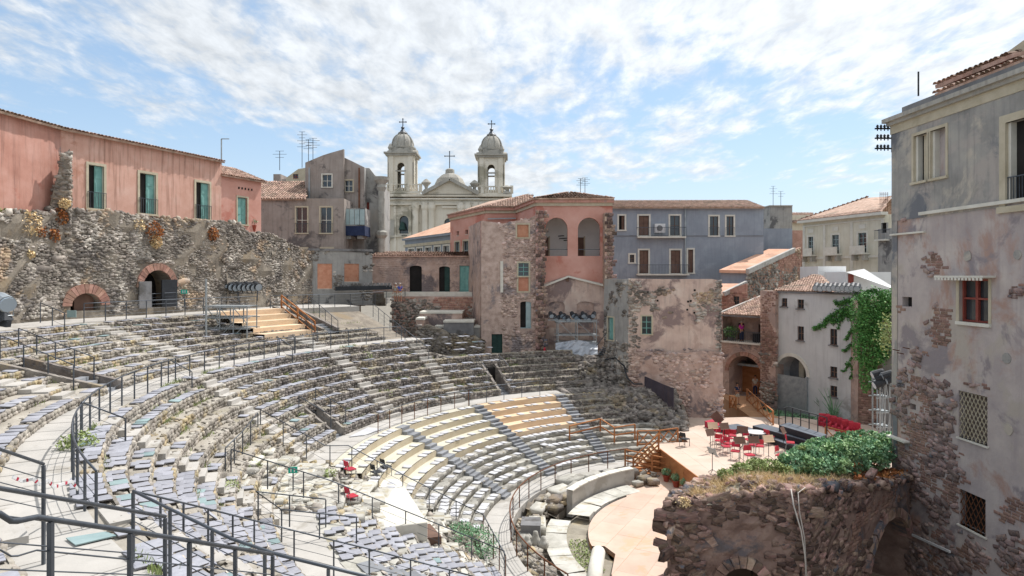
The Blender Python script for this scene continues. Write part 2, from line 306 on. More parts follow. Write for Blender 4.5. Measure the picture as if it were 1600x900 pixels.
def slabt(seed):
    r = np.random.RandomState(seed); V = []
    for (z, k) in ((-.5, 1), (.3, 1), (.5, .9)):
        for (i, j) in ((-1, -1), (1, -1), (1, 1), (-1, 1)): V.append((i*.5*k, j*.5*k, z))
    V = np.array(V); V += r.uniform(-.05, .05, V.shape)
    Fq = [(3, 2, 1, 0), (0, 1, 5, 4), (1, 2, 6, 5), (2, 3, 7, 6), (3, 0, 4, 7), (4, 5, 9, 8), (5, 6, 10, 9), (6, 7, 11, 10), (7, 4, 8, 11), (8, 9, 10, 11)]
    return V, np.array(Fq)
LEAF = [(np.array([(-.5, 0, 0), (0, -.28, .08), (.5, 0, 0), (0, .28, .08)]), np.array([(0, 1, 2, 3)]))]
BLADE = [(np.array([(-.06, 0, 0), (.06, 0, 0), (.02, .12, 1), (-.02, .12, 1)]), np.array([(0, 1, 2, 3)]))]
PIL = [pillow(i) for i in range(6)]; ROCK = [rock(i) for i in range(6)]; SLAB = [slabt(i) for i in range(6)]
def rotm(rz, rx, ry):
    cz, sz, cx, sx, cy, sy = np.cos(rz), np.sin(rz), np.cos(rx), np.sin(rx), np.cos(ry), np.sin(ry); n = len(rz); R = np.zeros((n, 3, 3))
    # R = Rz * Ry * Rx
    R[:, 0, 0] = cz*cy; R[:, 0, 1] = cz*sy*sx-sz*cx; R[:, 0, 2] = cz*sy*cx+sz*sx
    R[:, 1, 0] = sz*cy; R[:, 1, 1] = sz*sy*sx+cz*cx; R[:, 1, 2] = sz*sy*cx-cz*sx
    R[:, 2, 0] = -sy; R[:, 2, 1] = cy*sx; R[:, 2, 2] = cy*cx
    return R
def scatter(name, m, parent, T, pos, scl, rz, tilt=.1, kind='stuff', label=None, cat=None, rx=None):
    pos = np.asarray(pos, float); n = len(pos)
    if n == 0: return None
    scl = np.asarray(scl, float)
    if scl.ndim == 1: scl = np.repeat(scl[:, None], 3, 1)
    rz = np.broadcast_to(np.asarray(rz, float), (n,))
    R = rotm(rz, RS.uniform(-tilt, tilt, n) if rx is None else rx, RS.uniform(-tilt, tilt, n)); Vs = []; Fs = []; rn = []; off = 0
    idx = RS.randint(0, len(T), n); rv = RS.uniform(0, 1, n)
    for t, (V, Fq) in enumerate(T):
        s = np.where(idx == t)[0]
        if not len(s): continue
        W = np.einsum('nij,nvj->nvi', R[s], V[None]*scl[s][:, None, :])+pos[s][:, None, :]
        Vs.append(W.reshape(-1, 3)); k = len(V)
        Fs.append((Fq[None]+(np.arange(len(s))*k)[:, None, None]).reshape(-1, Fq.shape[1])+off); off += len(s)*k; rn.append(np.repeat(rv[s], k))
    org = absorg(parent) if parent is not None else Vector((0, 0, 0))
    o = link(name, mesh_np(name, np.concatenate(Vs), np.concatenate(Fs), np.concatenate(rn), org), m, parent, kind)
    return tag(o, label, cat)
_tm = {}
def single(name, m, parent, T, tname, p, s, rz, rx=0, ry=0):
    """one piece as an object of its own, sharing template mesh data"""
    i = random.randrange(len(T)); key = (tname, i, m)
    if key not in _tm:
        me = mesh_np(name, T[i][0], T[i][1]); me.materials.append(M[m]); _tm[key] = me
    o = bpy.data.objects.new(name, _tm[key]); COL.objects.link(o)
    if parent is not None: o.parent = parent
    o.location = Vector(p)-(absorg(parent) if parent is not None else Vector((0, 0, 0))); o.scale = s; o.rotation_euler = (rx, ry, rz)
    return o
def copy_tree(o, parent=None, depth=0):
    c = o.copy(); COL.objects.link(c); c.parent = parent
    for ch in list(o.children): copy_tree(ch, c, depth+1)
    return c
# ------------------------------------------------------------------ theatre geometry
CX, CY = 11.4, 30.4
PR = [(0, -.5), (11.4, -.5), (11.41, .3), (11.5, .35), (12.8, .35), (15.9, 1.85), (19.5, 3.5), (21, 3.5), (26.2, 7.3), (27.7, 7.3), (35.5, 9.35), (38, 9.85), (400, 9.9)]
def prof(R):
    for (a, za), (b, zb) in zip(PR, PR[1:]):
        if a <= R <= b: return za+(zb-za)*(R-a)/(b-a)
    return 9.9
def pol(X, Y): return math.hypot(X-CX, Y-CY), math.degrees(math.atan2(Y-CY, X-CX)) % 360
def P(R, th, z=0): a = rad(th); return Vector((CX+R*math.cos(a), CY+R*math.sin(a), z))
def T(X, Y):
    R, th = pol(X, Y); z = prof(R)
    if 60 < th < 133 and R > 20: z = min(z, 5.4)
    return z
def W(px, py, D): return Vector(((px-800)/F*D, D, EZ-(py-HZ)/F*D))
def G(px, py, z): return W(px, py, (EZ-z)*F/(py-HZ))
def hit(px, py, off=0):
    D = 2.5
    while D < 120:
        w = W(px, py, D)
        if w.z <= T(w.x, w.y)+off: break
        D += .04
    return w
def inview(v, m=40):
    if v.y < 2: return False
    x, y = 800+v.x/v.y*F, HZ+(EZ-v.z)/v.y*F
    return -m < x < 1600+m and -m < y < 900+m
# ================================================================== SETTING: ground and terraces
def struct(o, label=None): o['kind'] = 'structure'; return o
g = MB(); g.poly([(-1500, -300, -.62), (1500, -300, -.62), (1500, 3000, -.62), (-1500, 3000, -.62)]); struct(g.build('ground', 'ground'))
def ringmesh(R0, R1, z0, z1, t0, t1, step=1.5, jr=0, jz=0, front=None, nr=1):
    """annular sheet from R0 to R1; front = height of the riser below its inner edge"""
    n = max(2, int((t1-t0)/step)); V = []; Fc = []; k = nr+1+(1 if front is not None else 0)
    for i in range(n+1):
        t = t0+(t1-t0)*i/n; dr = U(-jr, jr); dz = U(-jz, jz)
        if front is not None: p = P(R0+dr*.3, t, z0-front); V.append(tuple(p))
        for j in range(nr+1):
            q = j/nr; p = P((R0+(R1-R0)*q)+(dr if j < nr else 0), t, z0+(z1-z0)*q+dz+U(-jz, jz)*.5); V.append(tuple(p))
    for i in range(n):
        for j in range(k-1): a = i*k+j; Fc.append((a, a+k, a+k+1, a+1))
    m = MB(); m.add(V, Fc); return m
TB = thing('terrace_bank', 'great curved bank of worn stone seating rows falling towards the orchestra', 'seating', (CX, CY, 0))
ringmesh(11.6, 15.9, -.1, 1.3, 86, 262, 2, nr=4).build('lower_bedding', 'mortar', TB)
ringmesh(15.9, 21, 1.0, 2.9, 86, 262, 2, nr=4).build('lower_bedding', 'mortar', TB)
ringmesh(21, 26.2, 2.6, 6.6, 133, 262, 2, nr=6).build('middle_bedding', 'mortar', TB)
ringmesh(27.6, 35.6, 6.9, 9.0, 133, 262, 2, nr=6).build('upper_bedding', 'mortar', TB)
VOM = [(27.7, 31.6, 185.3, 187.9), (21, 22.75, 165.4, 167.7), (21, 23.2, 123.2, 125.4), (30, 35.6, 143.2, 145.2)]     # stair pits cut through the rows
def spans(t0, t1, R0, R1):
    cuts = [(a, b) for (ra, rb, a, b) in VOM if R0 < rb-.05 and R1 > ra+.05 and a < t1 and b > t0]
    out = []; s = t0
    for a, b in sorted(cuts): out.append((s, a)); s = b
    out.append((s, t1)); return [(a, b) for a, b in out if b-a > .5]
AIS_MID = [136, 152.2, 178.2, 200, 222]; AIS_LOW = [115, 136, 157.5, 215]; AIS_UP = [136, 151.2, 170, 192, 222]
rows = []     # (bank, R0, R1, z_low, z_top)
def bank(name, R0, R1, z0, z1, n): 
    for i in range(n): rows.append((name, R0+(R1-R0)*i/n, R0+(R1-R0)*(i+1)/n, z0+(z1-z0)*i/n, z0+(z1-z0)*(i+1)/n))
bank('block', 12.8, 15.9, .35, 1.85, 6); bank('cream', 15.9, 19.5, 1.85, 3.5, 5); bank('mid', 21, 26.2, 3.5, 7.3, 9); bank('up', 27.7, 35.5, 7.3, 9.35, 8)
rp, rs_, rr = [], [], []      # riser stones
tp, ts_, tr = [], [], []      # loose stones on treads
def riser_stones(R0, za, zb, t0, t1, sz=.24, off=0):
    arc = rad(t1-t0)*R0; nl = max(1, round((zb-za)/(sz*.8))); h = (zb-za)/nl
    for l in range(nl):
        s = U(0, sz)
        while s < arc:
            w = sz*U(.6, 1.5); t = t0+math.degrees((s+w/2)/R0)
            if t > t1: break
            rp.append(tuple(P(R0+.03+off, t, za+h*(l+.5)+U(-.02, .02)))); rs_.append((w*1.0, U(.05, .12), h*U(.9, 1.12))); rr.append(rad(t)+PI/2)   # local +y faces the orchestra
            s += w
def in_ais(t, R, L, w=.55): return any(abs(rad(t-a))*R < w for a in L)
for (bk, R0, R1, za, zb) in rows:
    if bk == 'block':
        segs = [(96, 182), (196, 236)]
    elif bk == 'cream': segs = [(104, 115.2), (115.2, 136), (136, 181.5), (196, 236)]
    elif bk == 'mid': segs = [(106 if R0 < 24 else 134, 170.5), (170.5, 238)]
    else: segs = [(147.5 if R0 > 30 else 138, 172.5), (172.5, 238)]
    for (s0, s1) in segs:
        for (a, b) in spans(s0, s1, R0, R1):
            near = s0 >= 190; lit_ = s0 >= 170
            if bk == 'cream' and s0 == 115.2:
                m = ringmesh(R0, R1+.02, zb, zb, a+.3, b-1.1, 2.0, front=zb-za+.05); m.build('timber_seat_row', 'ply', TB); continue
            if bk == 'cream' and s0 == 136:
                m = ringmesh(R0, R0+.42, zb, zb, a+.4, b, 1.2); m.build('seat_row_top', 'creamtop', TB)
                m = ringmesh(R0+.42, R1+.02, zb, zb, a+.4, b, 1.2); m.build('foot_tread', 'creamtop', TB)
                m = MB()
                n = int((b-a)/1.2)
                V = [];
                for i in range(n+1):
                    t = a+.4+(b-a-.4)*i/n; V += [tuple(P(R0, t, za-.02)), tuple(P(R0, t, zb)), tuple(P(R0+.04, t, zb)), tuple(P(R0+.04, t, za-.02))]
                Fq = [(i*4+k, i*4+4+k, i*4+4+(k+1) % 4, i*4+(k+1) % 4) for i in range(n) for k in range(4)]
                m.add(V, Fq+[(0, 1, 2, 3), (n*4+3, n*4+2, n*4+1, n*4)]); m.build('riser_board', 'cream', TB); continue
            rough = dict(jr=.05, jz=.03) if bk != 'block' else dict(jr=.0, jz=.0)
            m = ringmesh(R0+(.02 if bk != 'block' else .05), R1+.08, zb-.01, zb-.01, a, b, .8, front=zb-za+.1, **rough)
            m.build('seat_row', 'marble' if (near and bk in ('block', 'cream')) else (('treadl' if lit_ else 'tread') if bk != 'block' else 'lime'), TB)  # rows on the bright side take the tread copy painted as sunlit
            if bk != 'block' or near:
                riser_stones(R0, za, zb, a, b, .19 if bk == 'mid' else .17)
            # loose stones and rubble crust on the tread
            dens = (2.2 if near else 1.6)*(1 if bk != 'up' else 1.2)
            n = int(rad(b-a)*R0*dens*2.2)
            for _ in range(n):
                t = U(a, b); r = R0+.04+abs(random.gauss(0, .22))*(R1-R0)*1.6
                if r > R1: continue
                tp.append(tuple(P(r, t, zb))); s = U(.05, .16); ts_.append((s*1.4, s*1.2, s*.6)); tr.append(U(0, 6))
rp_n = np.array(rp); lit = np.array([0 for _ in rp])
th_all = np.degrees(np.arctan2(rp_n[:, 1]-CY, rp_n[:, 0]-CX)) % 360
sel = th_all > 168  # beyond this angle risers get the stone coloured as sunlit
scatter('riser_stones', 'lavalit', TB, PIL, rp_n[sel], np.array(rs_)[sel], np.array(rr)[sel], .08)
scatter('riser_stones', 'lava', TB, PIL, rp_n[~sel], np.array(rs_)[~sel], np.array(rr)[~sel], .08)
tpn = np.array(tp); R_ = np.hypot(tpn[:, 0]-CX, tpn[:, 1]-CY)
scatter('loose_stones', 'lavalit', TB, ROCK, tpn, ts_, tr, .5)
# aisle steps
def steps(bk, L, m, w=1.0, t0=0, t1=400):
    for (b, R0, R1, za, zb) in rows:
        if b not in bk: continue
        for a in L:
            if not t0 < a < t1: continue
            if any(ra-.1 < R0 < rb-.1 and x-1 < a < y+1 for (ra, rb, x, y) in VOM): continue
            d = (R1-R0)*.5; h = (zb-za); c = P(R0-d/2+.02, a, za+h/4); s = MB(); s.box(c, (d, w, h/2+.02), rad(a)); s.build('aisle_step', m, TB)
            c = P(R0+d/2+.03, a, zb-.06+.02); s = MB(); s.box(c, (d+.1, w, .14), rad(a)); s.build('aisle_step', m, TB)
steps(('mid',), AIS_MID, 'concrete', 1.05); steps(('up',), AIS_UP, 'concrete', 1.1, 145); steps(('block', 'cream'), AIS_LOW, 'step', .8)
# seat blocks of the six lowest rows: each block a piece of its own
for (bk, R0, R1, za, zb) in rows:
    if bk != 'block': continue
    t = 97+U(0, 2); tend = 180+U(-2, 1)
    while t < tend:
        L = U(.75, 1.35); dt = math.degrees(L/R0)
        if not in_ais(t+dt/2, R0, AIS_LOW, .5+L/2.2) and not (t < 106 and U(0, 1) < .25):
            single('stone_seat_block', 'lime', TB, SLAB, 'slab', P(R0+.21+U(-.02, .02), t+dt/2, (za+zb)/2+.03), (.44, L*.985, zb-za+.04), rad(t+dt/2)+U(-.02, .02), 0, U(-.03, .03))
        t += dt
# walkways
def ring_path(name, R0, R1, z, t0, t1, m, front=.5):
    o = ringmesh(R0, R1, z, z, t0, t1, 1.5, front=front).build(name, m); return struct(o)
ring_path('lower_walkway', 19.5, 21.03, 3.5, 103, 262, 'concrete', .3)
ring_path('upper_walkway', 26.15, 27.75, 7.3, 133, 262, 'concrete', .5)
ring_path('orchestra_walkway', 11.45, 12.85, .35, 99, 262, 'concrete', 1.0)
o = ringmesh(35.5, 60, 9.4, 9.9, 133, 262, 2, nr=1, front=.5).build('top_walkway', 'concrete'); struct(o)
# paving joints of the walkways, thin strips recessed look: slabs with own edges
for (R0, R1, z, t0, t1, dt) in ((26.2, 27.7, 7.304, 150, 240, 2.6), (19.55, 20.98, 3.504, 140, 182, 3.2), (11.5, 12.8, .354, 135, 215, 5)):
    host = bpy.data.objects['upper_walkway' if z > 7 else ('lower_walkway' if z > 3 else 'orchestra_walkway')]
    t = t0
    while t < t1:
        m = ringmesh(R0+.02, R1-.02, z+U(0, .006), z+.003, t+.06, t+dt-.06, dt, front=.02); o = m.build('paving_slab', 'concrete', host); t += dt
# stair pits
for k, (R0, R1, a, b) in enumerate(VOM):
    zt = prof(R1)+.05; zf = prof(R0)-.02
    m = MB(); m.add([tuple(P(R0-.1, a, zf)), tuple(P(R0-.1, b, zf)), tuple(P(R1, b, zf)), tuple(P(R1, a, zf))], [(0, 1, 2, 3)]); m.build('passage_floor', 'step', TB)
    for t, s in ((a, -.12), (b, .12)):
        n = 5; poly = []; V = []
        for side in (0, 1):
            tt = t+math.degrees(s*side/28)*2.0
            V += [tuple(P(R0+.02, tt, zf-.4))]+[tuple(P(R0+.02+(R1-R0)*i/n, tt, prof(R0+(R1-R0)*i/n)+.32)) for i in range(n+1)]+[tuple(P(R1, tt, zf-.4))]
        k2 = n+3; fs = [tuple(range(k2)), tuple(range(k2, 2*k2))[::-1]]+[(i, (i+1) % k2, k2+(i+1) % k2, k2+i) for i in range(k2)]
        m = MB(); m.add(V, fs); m.build('passage_side_wall', 'lava', TB)
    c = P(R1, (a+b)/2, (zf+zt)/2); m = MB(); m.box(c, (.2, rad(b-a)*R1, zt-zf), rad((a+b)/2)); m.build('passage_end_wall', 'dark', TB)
    for i in range(4):
        r = R0+.2+i*.35; m = MB(); m.box(P(r+.17, (a+b)/2, zf+.1*(i+.5)), (.33, rad(b-a)*R0*.95, .1*(i+1)), rad((a+b)/2)); m.build('passage_step', 'step', TB)
# ------------------------------------------------------------------ ruined far end (right of the seating): rubble slope
RU = thing('rubble_slope', 'broken grey slope of ruined seating rows and rubble beside the pink ruined wall', 'ruin', tuple(P(20, 100, 2)))
def rubz(R, t): 
    z = prof(R)
    if t < 112: z = min(5.45, z*.98)
    return min(z, 5.45)
nR, nT = 40, 46; V = []
for i in range(nR+1):
    for j in range(nT+1):
        R = 15.2+(30.5-15.2)*i/nR; t = 87.5+(118-87.5)*j/nT; z = rubz(R, t); stepz = round(z/.42)*.42 if t < 114 else z
        V.append(tuple(P(R+U(-.15, .15), t+U(-.2, .2), (stepz*.7+z*.3 if R < 25 else 5.4)+U(-.16, .12)*(1 if R < 25.5 else .1)-.1)))
Fq = [(i*(nT+1)+j, i*(nT+1)+j+1, (i+1)*(nT+1)+j+1, (i+1)*(nT+1)+j) for i in range(nR) for j in range(nT)]
m = MB(); m.add(V, Fq); m.build('bedding', 'lava', RU)
pp, ss, zz = [], [], []
for _ in range(5200):
    R = U(15.3, 25.6); t = U(88, 112.5)
    if R < 16.4 and t > 96: continue
    pp.append(tuple(P(R, t, rubz(R, t)-.05+U(-.08, .12)))); s = abs(random.gauss(.12, .09))+.07; ss.append((s*1.5, s*1.2, s*.8)); zz.append(U(0, 6))
scatter('rubble_stones', 'lava', RU, SLAB, pp, ss, zz, .5)
for i in range(5):     # surviving straight risers in the shade of the slope
    r = 18.6+i*.62; m = ringmesh(r, r+.62, rubz(r+.6, 108)+.12, rubz(r+.6, 108)+.12, 104.5, 112.5, 1, jr=.04, jz=.03, front=.45); m.build('surviving_row', 'lava', RU)
# end wall closing the slope towards the stage
m = MB(); V = []
for i in range(13):
    R = 15.2+i*.95; V += [tuple(P(R, 87.6, -.5)), tuple(P(R, 87.6, rubz(R, 88)-.1))]
m.add(V, [(i*2, i*2+1, i*2+3, i*2+2) for i in range(12)]); m.build('end_face', 'lava', RU)
# inner end of lower rows
V = []; m = MB()
for i in range(9): R = 11.6+i*.5; V += [tuple(P(R, 95.8, -.5)), tuple(P(R, 95.8, prof(R)))]
m.add(V, [(i*2, i*2+1, i*2+3, i*2+2) for i in range(8)]); m.build('end_face', 'lava', RU)
for _ in range(60):
    R = U(12.2, 15.6); t = U(90.5, 96); s = U(.3, .7); single('fallen_block', 'lime', RU, SLAB, 'slab', P(R, t, prof(R)*.75+U(-.1, .1)), (s*1.3, s, s*.6), U(0, 6), U(-.2, .2), U(-.2, .2))
pp = [tuple(P(U(11.6, 15.8), U(89, 96), U(-.3, .9))) for _ in range(260)]; scatter('rubble_stones', 'lava', RU, SLAB, pp, [U(.15, .45) for _ in pp], [U(0, 6) for _ in pp], .6)
# flat forecourt at the far side
fc = MB(); fc.poly([tuple(P(24.6, 133, 5.42)), tuple(P(24.4, 124, 5.42)), tuple(P(24.6, 115, 5.42)), tuple(P(25, 104, 5.42)), tuple(P(25, 95, 5.42)), (14, 58.2, 5.42), (-6, 61, 5.42), (-8.5, 56, 5.42)]); struct(fc.build('forecourt', 'tread'))
# ------------------------------------------------------------------ marble jumble between the lower rows
MJ = thing('marble_ruin_patch', 'dazzling white patch of fallen marble blocks and slabs in the gap of the seating', 'ruin', tuple(P(18, 189, 2)))
V = []; nR, nT = 30, 20
for i in range(nR+1):
    for j in range(nT+1):
        R = 12.9+(22.2-12.9)*i/nR; t = 180.5+(198.5-180.5)*j/nT
        V.append(tuple(P(R, t, min(prof(R), 3.4 if R < 21 else 9)-.22+U(-.08, .08))))
m = MB(); m.add(V, [(i*(nT+1)+j, i*(nT+1)+j+1, (i+1)*(nT+1)+j+1, (i+1)*(nT+1)+j) for i in range(nR) for j in range(nT)]); m.build('bedding', 'mortar', MJ)
for _ in range(290):
    R = U(14.2, 22.4); t = U(182.5, 197.5); s = U(.25, .75)*(1 if U(0, 1) > .2 else 1.5)
    single('marble_block', 'marble' if U(0, 1) < .85 else 'lime', MJ, SLAB, 'slab', P(R, t, prof(R)-.05+U(-.08, .12)), (s*U(.9, 1.5), s, s*U(.2, .42)), rad(t)+random.choice((0, PI/2))+U(-.25, .25), U(-.07, .07), U(-.07, .07))
pp = [tuple(P(U(13, 26), U(180, 199), 0)) for _ in range(1500)]; pp = [(x, y, prof(math.hypot(x-CX, y-CY))-.02) for x, y, _ in pp]
scatter('broken_stones', 'lavalit', MJ, SLAB, pp, [abs(random.gauss(.08, .09))+.07 for _ in pp], [U(0, 6) for _ in pp], .6)
# smooth modern platform in the patch
pf = thing('white_platform', 'smooth white rectangular platform in the middle of the marble ruins', 'platform', tuple(hit(600, 760)))
def gz(px, py, z): return G(px, py, z)
pz = 2.55
q = [gz(547, 752, pz), gz(625, 748, pz), gz(668, 816, pz), gz(583, 826, pz)]
m = MB(); m.prism([(v.x, v.y) for v in q], 1.0, pz); m.build('slab', 'trimw', pf, bevel=.02)
m = MB(); m.prism([(v.x, v.y) for v in [gz(640, 822, 1.9), gz(672, 818, 1.9), gz(690, 838, 1.9), gz(655, 842, 1.9)]], 1.2, 1.9); m.build('lower_step', 'brownw', pf)
# ------------------------------------------------------------------ seat pads
PG = 'flat cushions laid along the stone seating rows'
pads = []
for (bk, R0, R1, za, zb) in rows:
    zones = {'mid': [(121, 240, .93)], 'up': [(150, 240, .8)], 'cream': [(116, 181, .8), (197, 238, .95)], 'block': [(117, 180, .72), (198, 238, .93)]}[bk]
    for (a, b, d) in zones:
        L = {'mid': AIS_MID, 'up': AIS_UP}.get(bk, AIS_LOW); dt = math.degrees((.47 if bk != 'cream' else .52)/R0); t = a
        while t < b:
            t += dt*U(.97, 1.05); dd = d
            if bk in ('mid', 'up') and t < 150: dd = .5 if bk == 'mid' else .25
            if bk == 'mid' and 179 < t < 196 and R0 < 24.5: dd = .06
            if bk == 'up' and (t < 165): dd = .35
            # whole runs of cushions are missing here and there
            if math.sin(t*1.7+R0*5.1)+math.sin(t*.61-R0*3.3) > 1.35: continue
            if U(0, 1) > dd or in_ais(t, R0, L, .75) or any(ra-.3 < R0 < rb and x-.8 < t < y+.8 for (ra, rb, x, y) in VOM): continue
            white = bk in ('cream', 'block') and t < 190; r = R0+.2+U(-.03, .05)
            p = P(r, t, zb+.035+(.03 if bk == 'block' and t < 190 else 0)+(.0 if white else U(0, .02)))
            if not inview(p): continue
            rx, ry, rz = (U(-.03, .03), U(-.03, .03), rad(t)+U(-.06, .06)) if white else (U(-.05, .05), U(-.05, .04), rad(t)+U(-.11, .11))
            if U(0, 1) < .01: ry = U(-.9, -.5); p.z += .12
            pads.append((p.y*p.y+p.x*p.x, p, (.40, .385, .045), rz, rx, ry, 'padt' if (U(0, 1) < (.03 if not white else .01)) else ('padw' if white else 'pad')))
            if bk in ('cream', 'block') and t > 196 or (bk == 'mid' and t > 200 and U(0, 1) < .8):   # near slope: cushions lie two deep
                p2 = P(r+.3 if bk != 'mid' else r+.26, t+dt*.4, p.z+.012)
                if inview(p2): pads.append((p2.length_squared, p2, (.37, .37, .045), rz+U(-.08, .08), rx, ry, 'pad' if U(0, 1) > .05 else 'padt'))
pads.sort(key=lambda a: a[0])
lab = {'pad': 'grey lavender square cushion lying flat on the seating rows', 'padt': 'faded teal square cushion lying among the grey ones', 'padw': 'pale white square cushion on the lower seating rows'}
for q in pads[:300]:
    o = single('seat_cushion', q[6], None, SLAB, 'slab', q[1], q[2], q[3], q[4], q[5]); tag(o, lab[q[6]], 'cushion', lab[q[6]].replace('square cushion', 'square cushions'))
rest = pads[300:]
for mm in ('pad', 'padt', 'padw'):
    qq = [q for q in rest if q[6] == mm]
    if qq:
        o = scatter('seat_cushions', mm, None, SLAB, [tuple(q[1]) for q in qq], [q[2] for q in qq], [q[3] for q in qq], .06, 'stuff', {'pad': 'many grey lavender cushions on the farther seating rows', 'padt': 'scattered teal cushions on the farther seating rows', 'padw': 'many pale cushions on the cream seating rows'}[mm], 'cushions')
gp, gs = [], []
GN = lambda t, r: math.sin(t*.23+r*1.9)+math.sin(t*.71-r*1.1)+math.sin(t*.11)*.6
for (bk, R0, R1, za, zb) in rows:
    if bk not in ('mid', 'up'): continue
    for _ in range(2600 if bk == 'mid' else 900):
        t = U(118 if R0 < 24 else 137, 236)
        if GN(t, R0) < .9 or in_ais(t, R0, AIS_MID if bk == 'mid' else AIS_UP, .6) or any(ra-.3 < R0 < rb and x-.5 < t < y+.5 for (ra, rb, x, y) in VOM): continue
        gp.append(tuple(P(R1-abs(random.gauss(0, .1)), t, zb))); gs.append((.22, .22, U(.06, .2)))
scatter('row_grass', 'lime_', None, BLADE, gp, gs, [U(0, 6) for _ in gp], .5, 'stuff', 'yellow green grass sprouting along the backs of the stone seating rows', 'grass')
# ================================================================== facade tools
class Fac:
    """a vertical wall plane from P0 to P1, left to right as seen from outside"""
    def __init__(s, P0, P1):
        s.p = Vector((P0[0], P0[1])); d = Vector((P1[0], P1[1]))-s.p; s.L = d.length; s.d = d/s.L; s.n = Vector((s.d.y, -s.d.x)); s.rz = math.atan2(s.n.y, s.n.x)-PI/2
    def pt(s, u, z, off=0): q = s.p+s.d*u+s.n*off; return (q.x, q.y, z)
    def uz(s, px, py):
        a = (px-800)/F; u = (a*s.p.y-s.p.x)/(s.d.x-a*s.d.y); Y = s.p.y+s.d.y*u; return u, EZ-(py-HZ)/F*Y
    def rect(s, x0, y0, x1, y1, arch=0):
        u0 = s.uz(x0, 0)[0]; u1 = s.uz(x1, 0)[0]; xm = (x0+x1)/2; return dict(u0=u0, u1=u1, z0=s.uz(xm, y1)[1], z1=s.uz(xm, y0)[1], arch=arch)
def lerp_poly(pts, u):
    if not isinstance(pts, (list, tuple)): return pts
    if u <= pts[0][0]: return pts[0][1]
    for (a, za), (b, zb) in zip(pts, pts[1:]):
        if u <= b: return za+(zb-za)*(u-a)/max(1e-6, b-a)
    return pts[-1][1]
def wall(name, m, parent, f, zb, zt, ops=(), step=1.2, jit=.015, rag=0, reveal=.25, rm=None, thick=.35, u0=0, u1=None, kind=None, back=True):
    u1 = f.L if u1 is None else u1
    if any(k in name for k in ('side', 'end_', 'rear', 'gable')):
        g = Fac.__new__(Fac); g.d, g.n, g.rz = f.d, f.n, f.rz; g.p = f.p+f.n*.012+f.d*.03; g.L = f.L-.06; u1 = min(u1, g.L); f = g
    us = {u0, u1}; zmax = max(z for _, z in zt) if isinstance(zt, (list, tuple)) else zt; zs = {zb, zmax}
    for o in ops: us |= {o['u0'], o['u1']}; zs |= {o['z0'], o['z1']}
    def dens(v):
        v = sorted(v); out = [v[0]]
        for a, b in zip(v, v[1:]):
            n = max(1, int((b-a)/step)); out += [a+(b-a)*(i+1)/n for i in range(n)] if b-a > 1e-4 else []
        return out
    us = [u for u in dens(us) if u0-1e-6 <= u <= u1+1e-6]; zs = dens(zs); mb = MB(); V = []; key = {u: U(-rag, rag) for u in us}; nz = len(zs)
    fixed = lambda u, z: any(abs(u-o['u0']) < 1e-4 or abs(u-o['u1']) < 1e-4 or abs(z-o['z0']) < 1e-4 or abs(z-o['z1']) < 1e-4 for o in ops)
    for u in us:
        zl = lerp_poly(zt, u)+key[u]
        for z in zs: zz = min(z, zl) if z < zmax-1e-6 else zl; V.append(f.pt(u, zz, 0 if fixed(u, z) else U(-jit, jit)))
    Fq = []
    for i in range(len(us)-1):
        for j in range(nz-1):
            cu, cz = (us[i]+us[i+1])/2, (zs[j]+zs[j+1])/2
            if any(o['u0'] < cu < o['u1'] and o['z0'] < cz < o['z1'] for o in ops): continue
            a = i*nz+j; Fq.append((a, a+nz, a+nz+1, a+1))
    mb.add(V, Fq)
    top = [V[i*nz+nz-1] for i in range(len(us))]; bk = [f.pt(us[i], top[i][2], -thick) for i in range(len(us))]
    mb.add(top+bk, [(i, i+1, len(us)+i+1, len(us)+i) for i in range(len(us)-1)])
    for e, fl in ((0, 0), (-1, 1)):
        z_ = top[e][2]; q = [f.pt(us[e], zb), f.pt(us[e], z_), f.pt(us[e], z_, -thick), f.pt(us[e], zb, -thick)]
        mb.add(q, [(0, 1, 2, 3) if fl == 0 else (3, 2, 1, 0)])
    for o in ops:     # arch spandrels on the face
        if o['arch']:
            r = (o['u1']-o['u0'])/2; c = (o['u0']+o['u1'])/2; h = r*o['arch']; zc = o['z1']-h; n = 10; A = [(c+r*math.cos(PI*k/n), zc+h*math.sin(PI*k/n)) for k in range(n+1)]
            for k in range(n):
                cx = o['u1'] if k < n/2 else o['u0']
                mb.poly([f.pt(cx, o['z1']), f.pt(A[k+1][0], A[k+1][1]), f.pt(A[k][0], A[k][1])][::1])
            mb.poly([f.pt(o['u0'], o['z1']), f.pt(c, o['z1']), f.pt(c, o['z1'], -.001)])
    obj = mb.build(name, m, parent, kind=kind)
    for o in ops:
        rv = MB(); d = -o.get('dep', reveal); r = (o['u1']-o['u0'])/2; c = (o['u0']+o['u1'])/2; h = r*o['arch']; zc = o['z1']-h
        path = [(o['u0'], o['z0']), (o['u1'], o['z0']), (o['u1'], zc)]
        if o['arch']: path += [(c+r*math.cos(PI*k/12), zc+h*math.sin(PI*k/12)) for k in range(1, 12)]
        path += [(o['u0'], zc)]
        k = len(path); rv.add([f.pt(u, z, .0) for u, z in path]+[f.pt(u, z, d) for u, z in path], [(i, (i+1) % k, k+(i+1) % k, k+i) for i in range(k)])
        rv.build('opening_reveal', rm or o.get('rm', m), parent)
    return obj
def fbox(f, u0, u1, z0, z1, o0, o1):
    m = MB(); m.add([f.pt(u0, z0, o0), f.pt(u1, z0, o0), f.pt(u1, z1, o0), f.pt(u0, z1, o0), f.pt(u0, z0, o1), f.pt(u1, z0, o1), f.pt(u1, z1, o1), f.pt(u0, z1, o1)],
          [(0, 1, 2, 3), (7, 6, 5, 4), (0, 4, 5, 1), (1, 5, 6, 2), (2, 6, 7, 3), (3, 7, 4, 0)]); return m
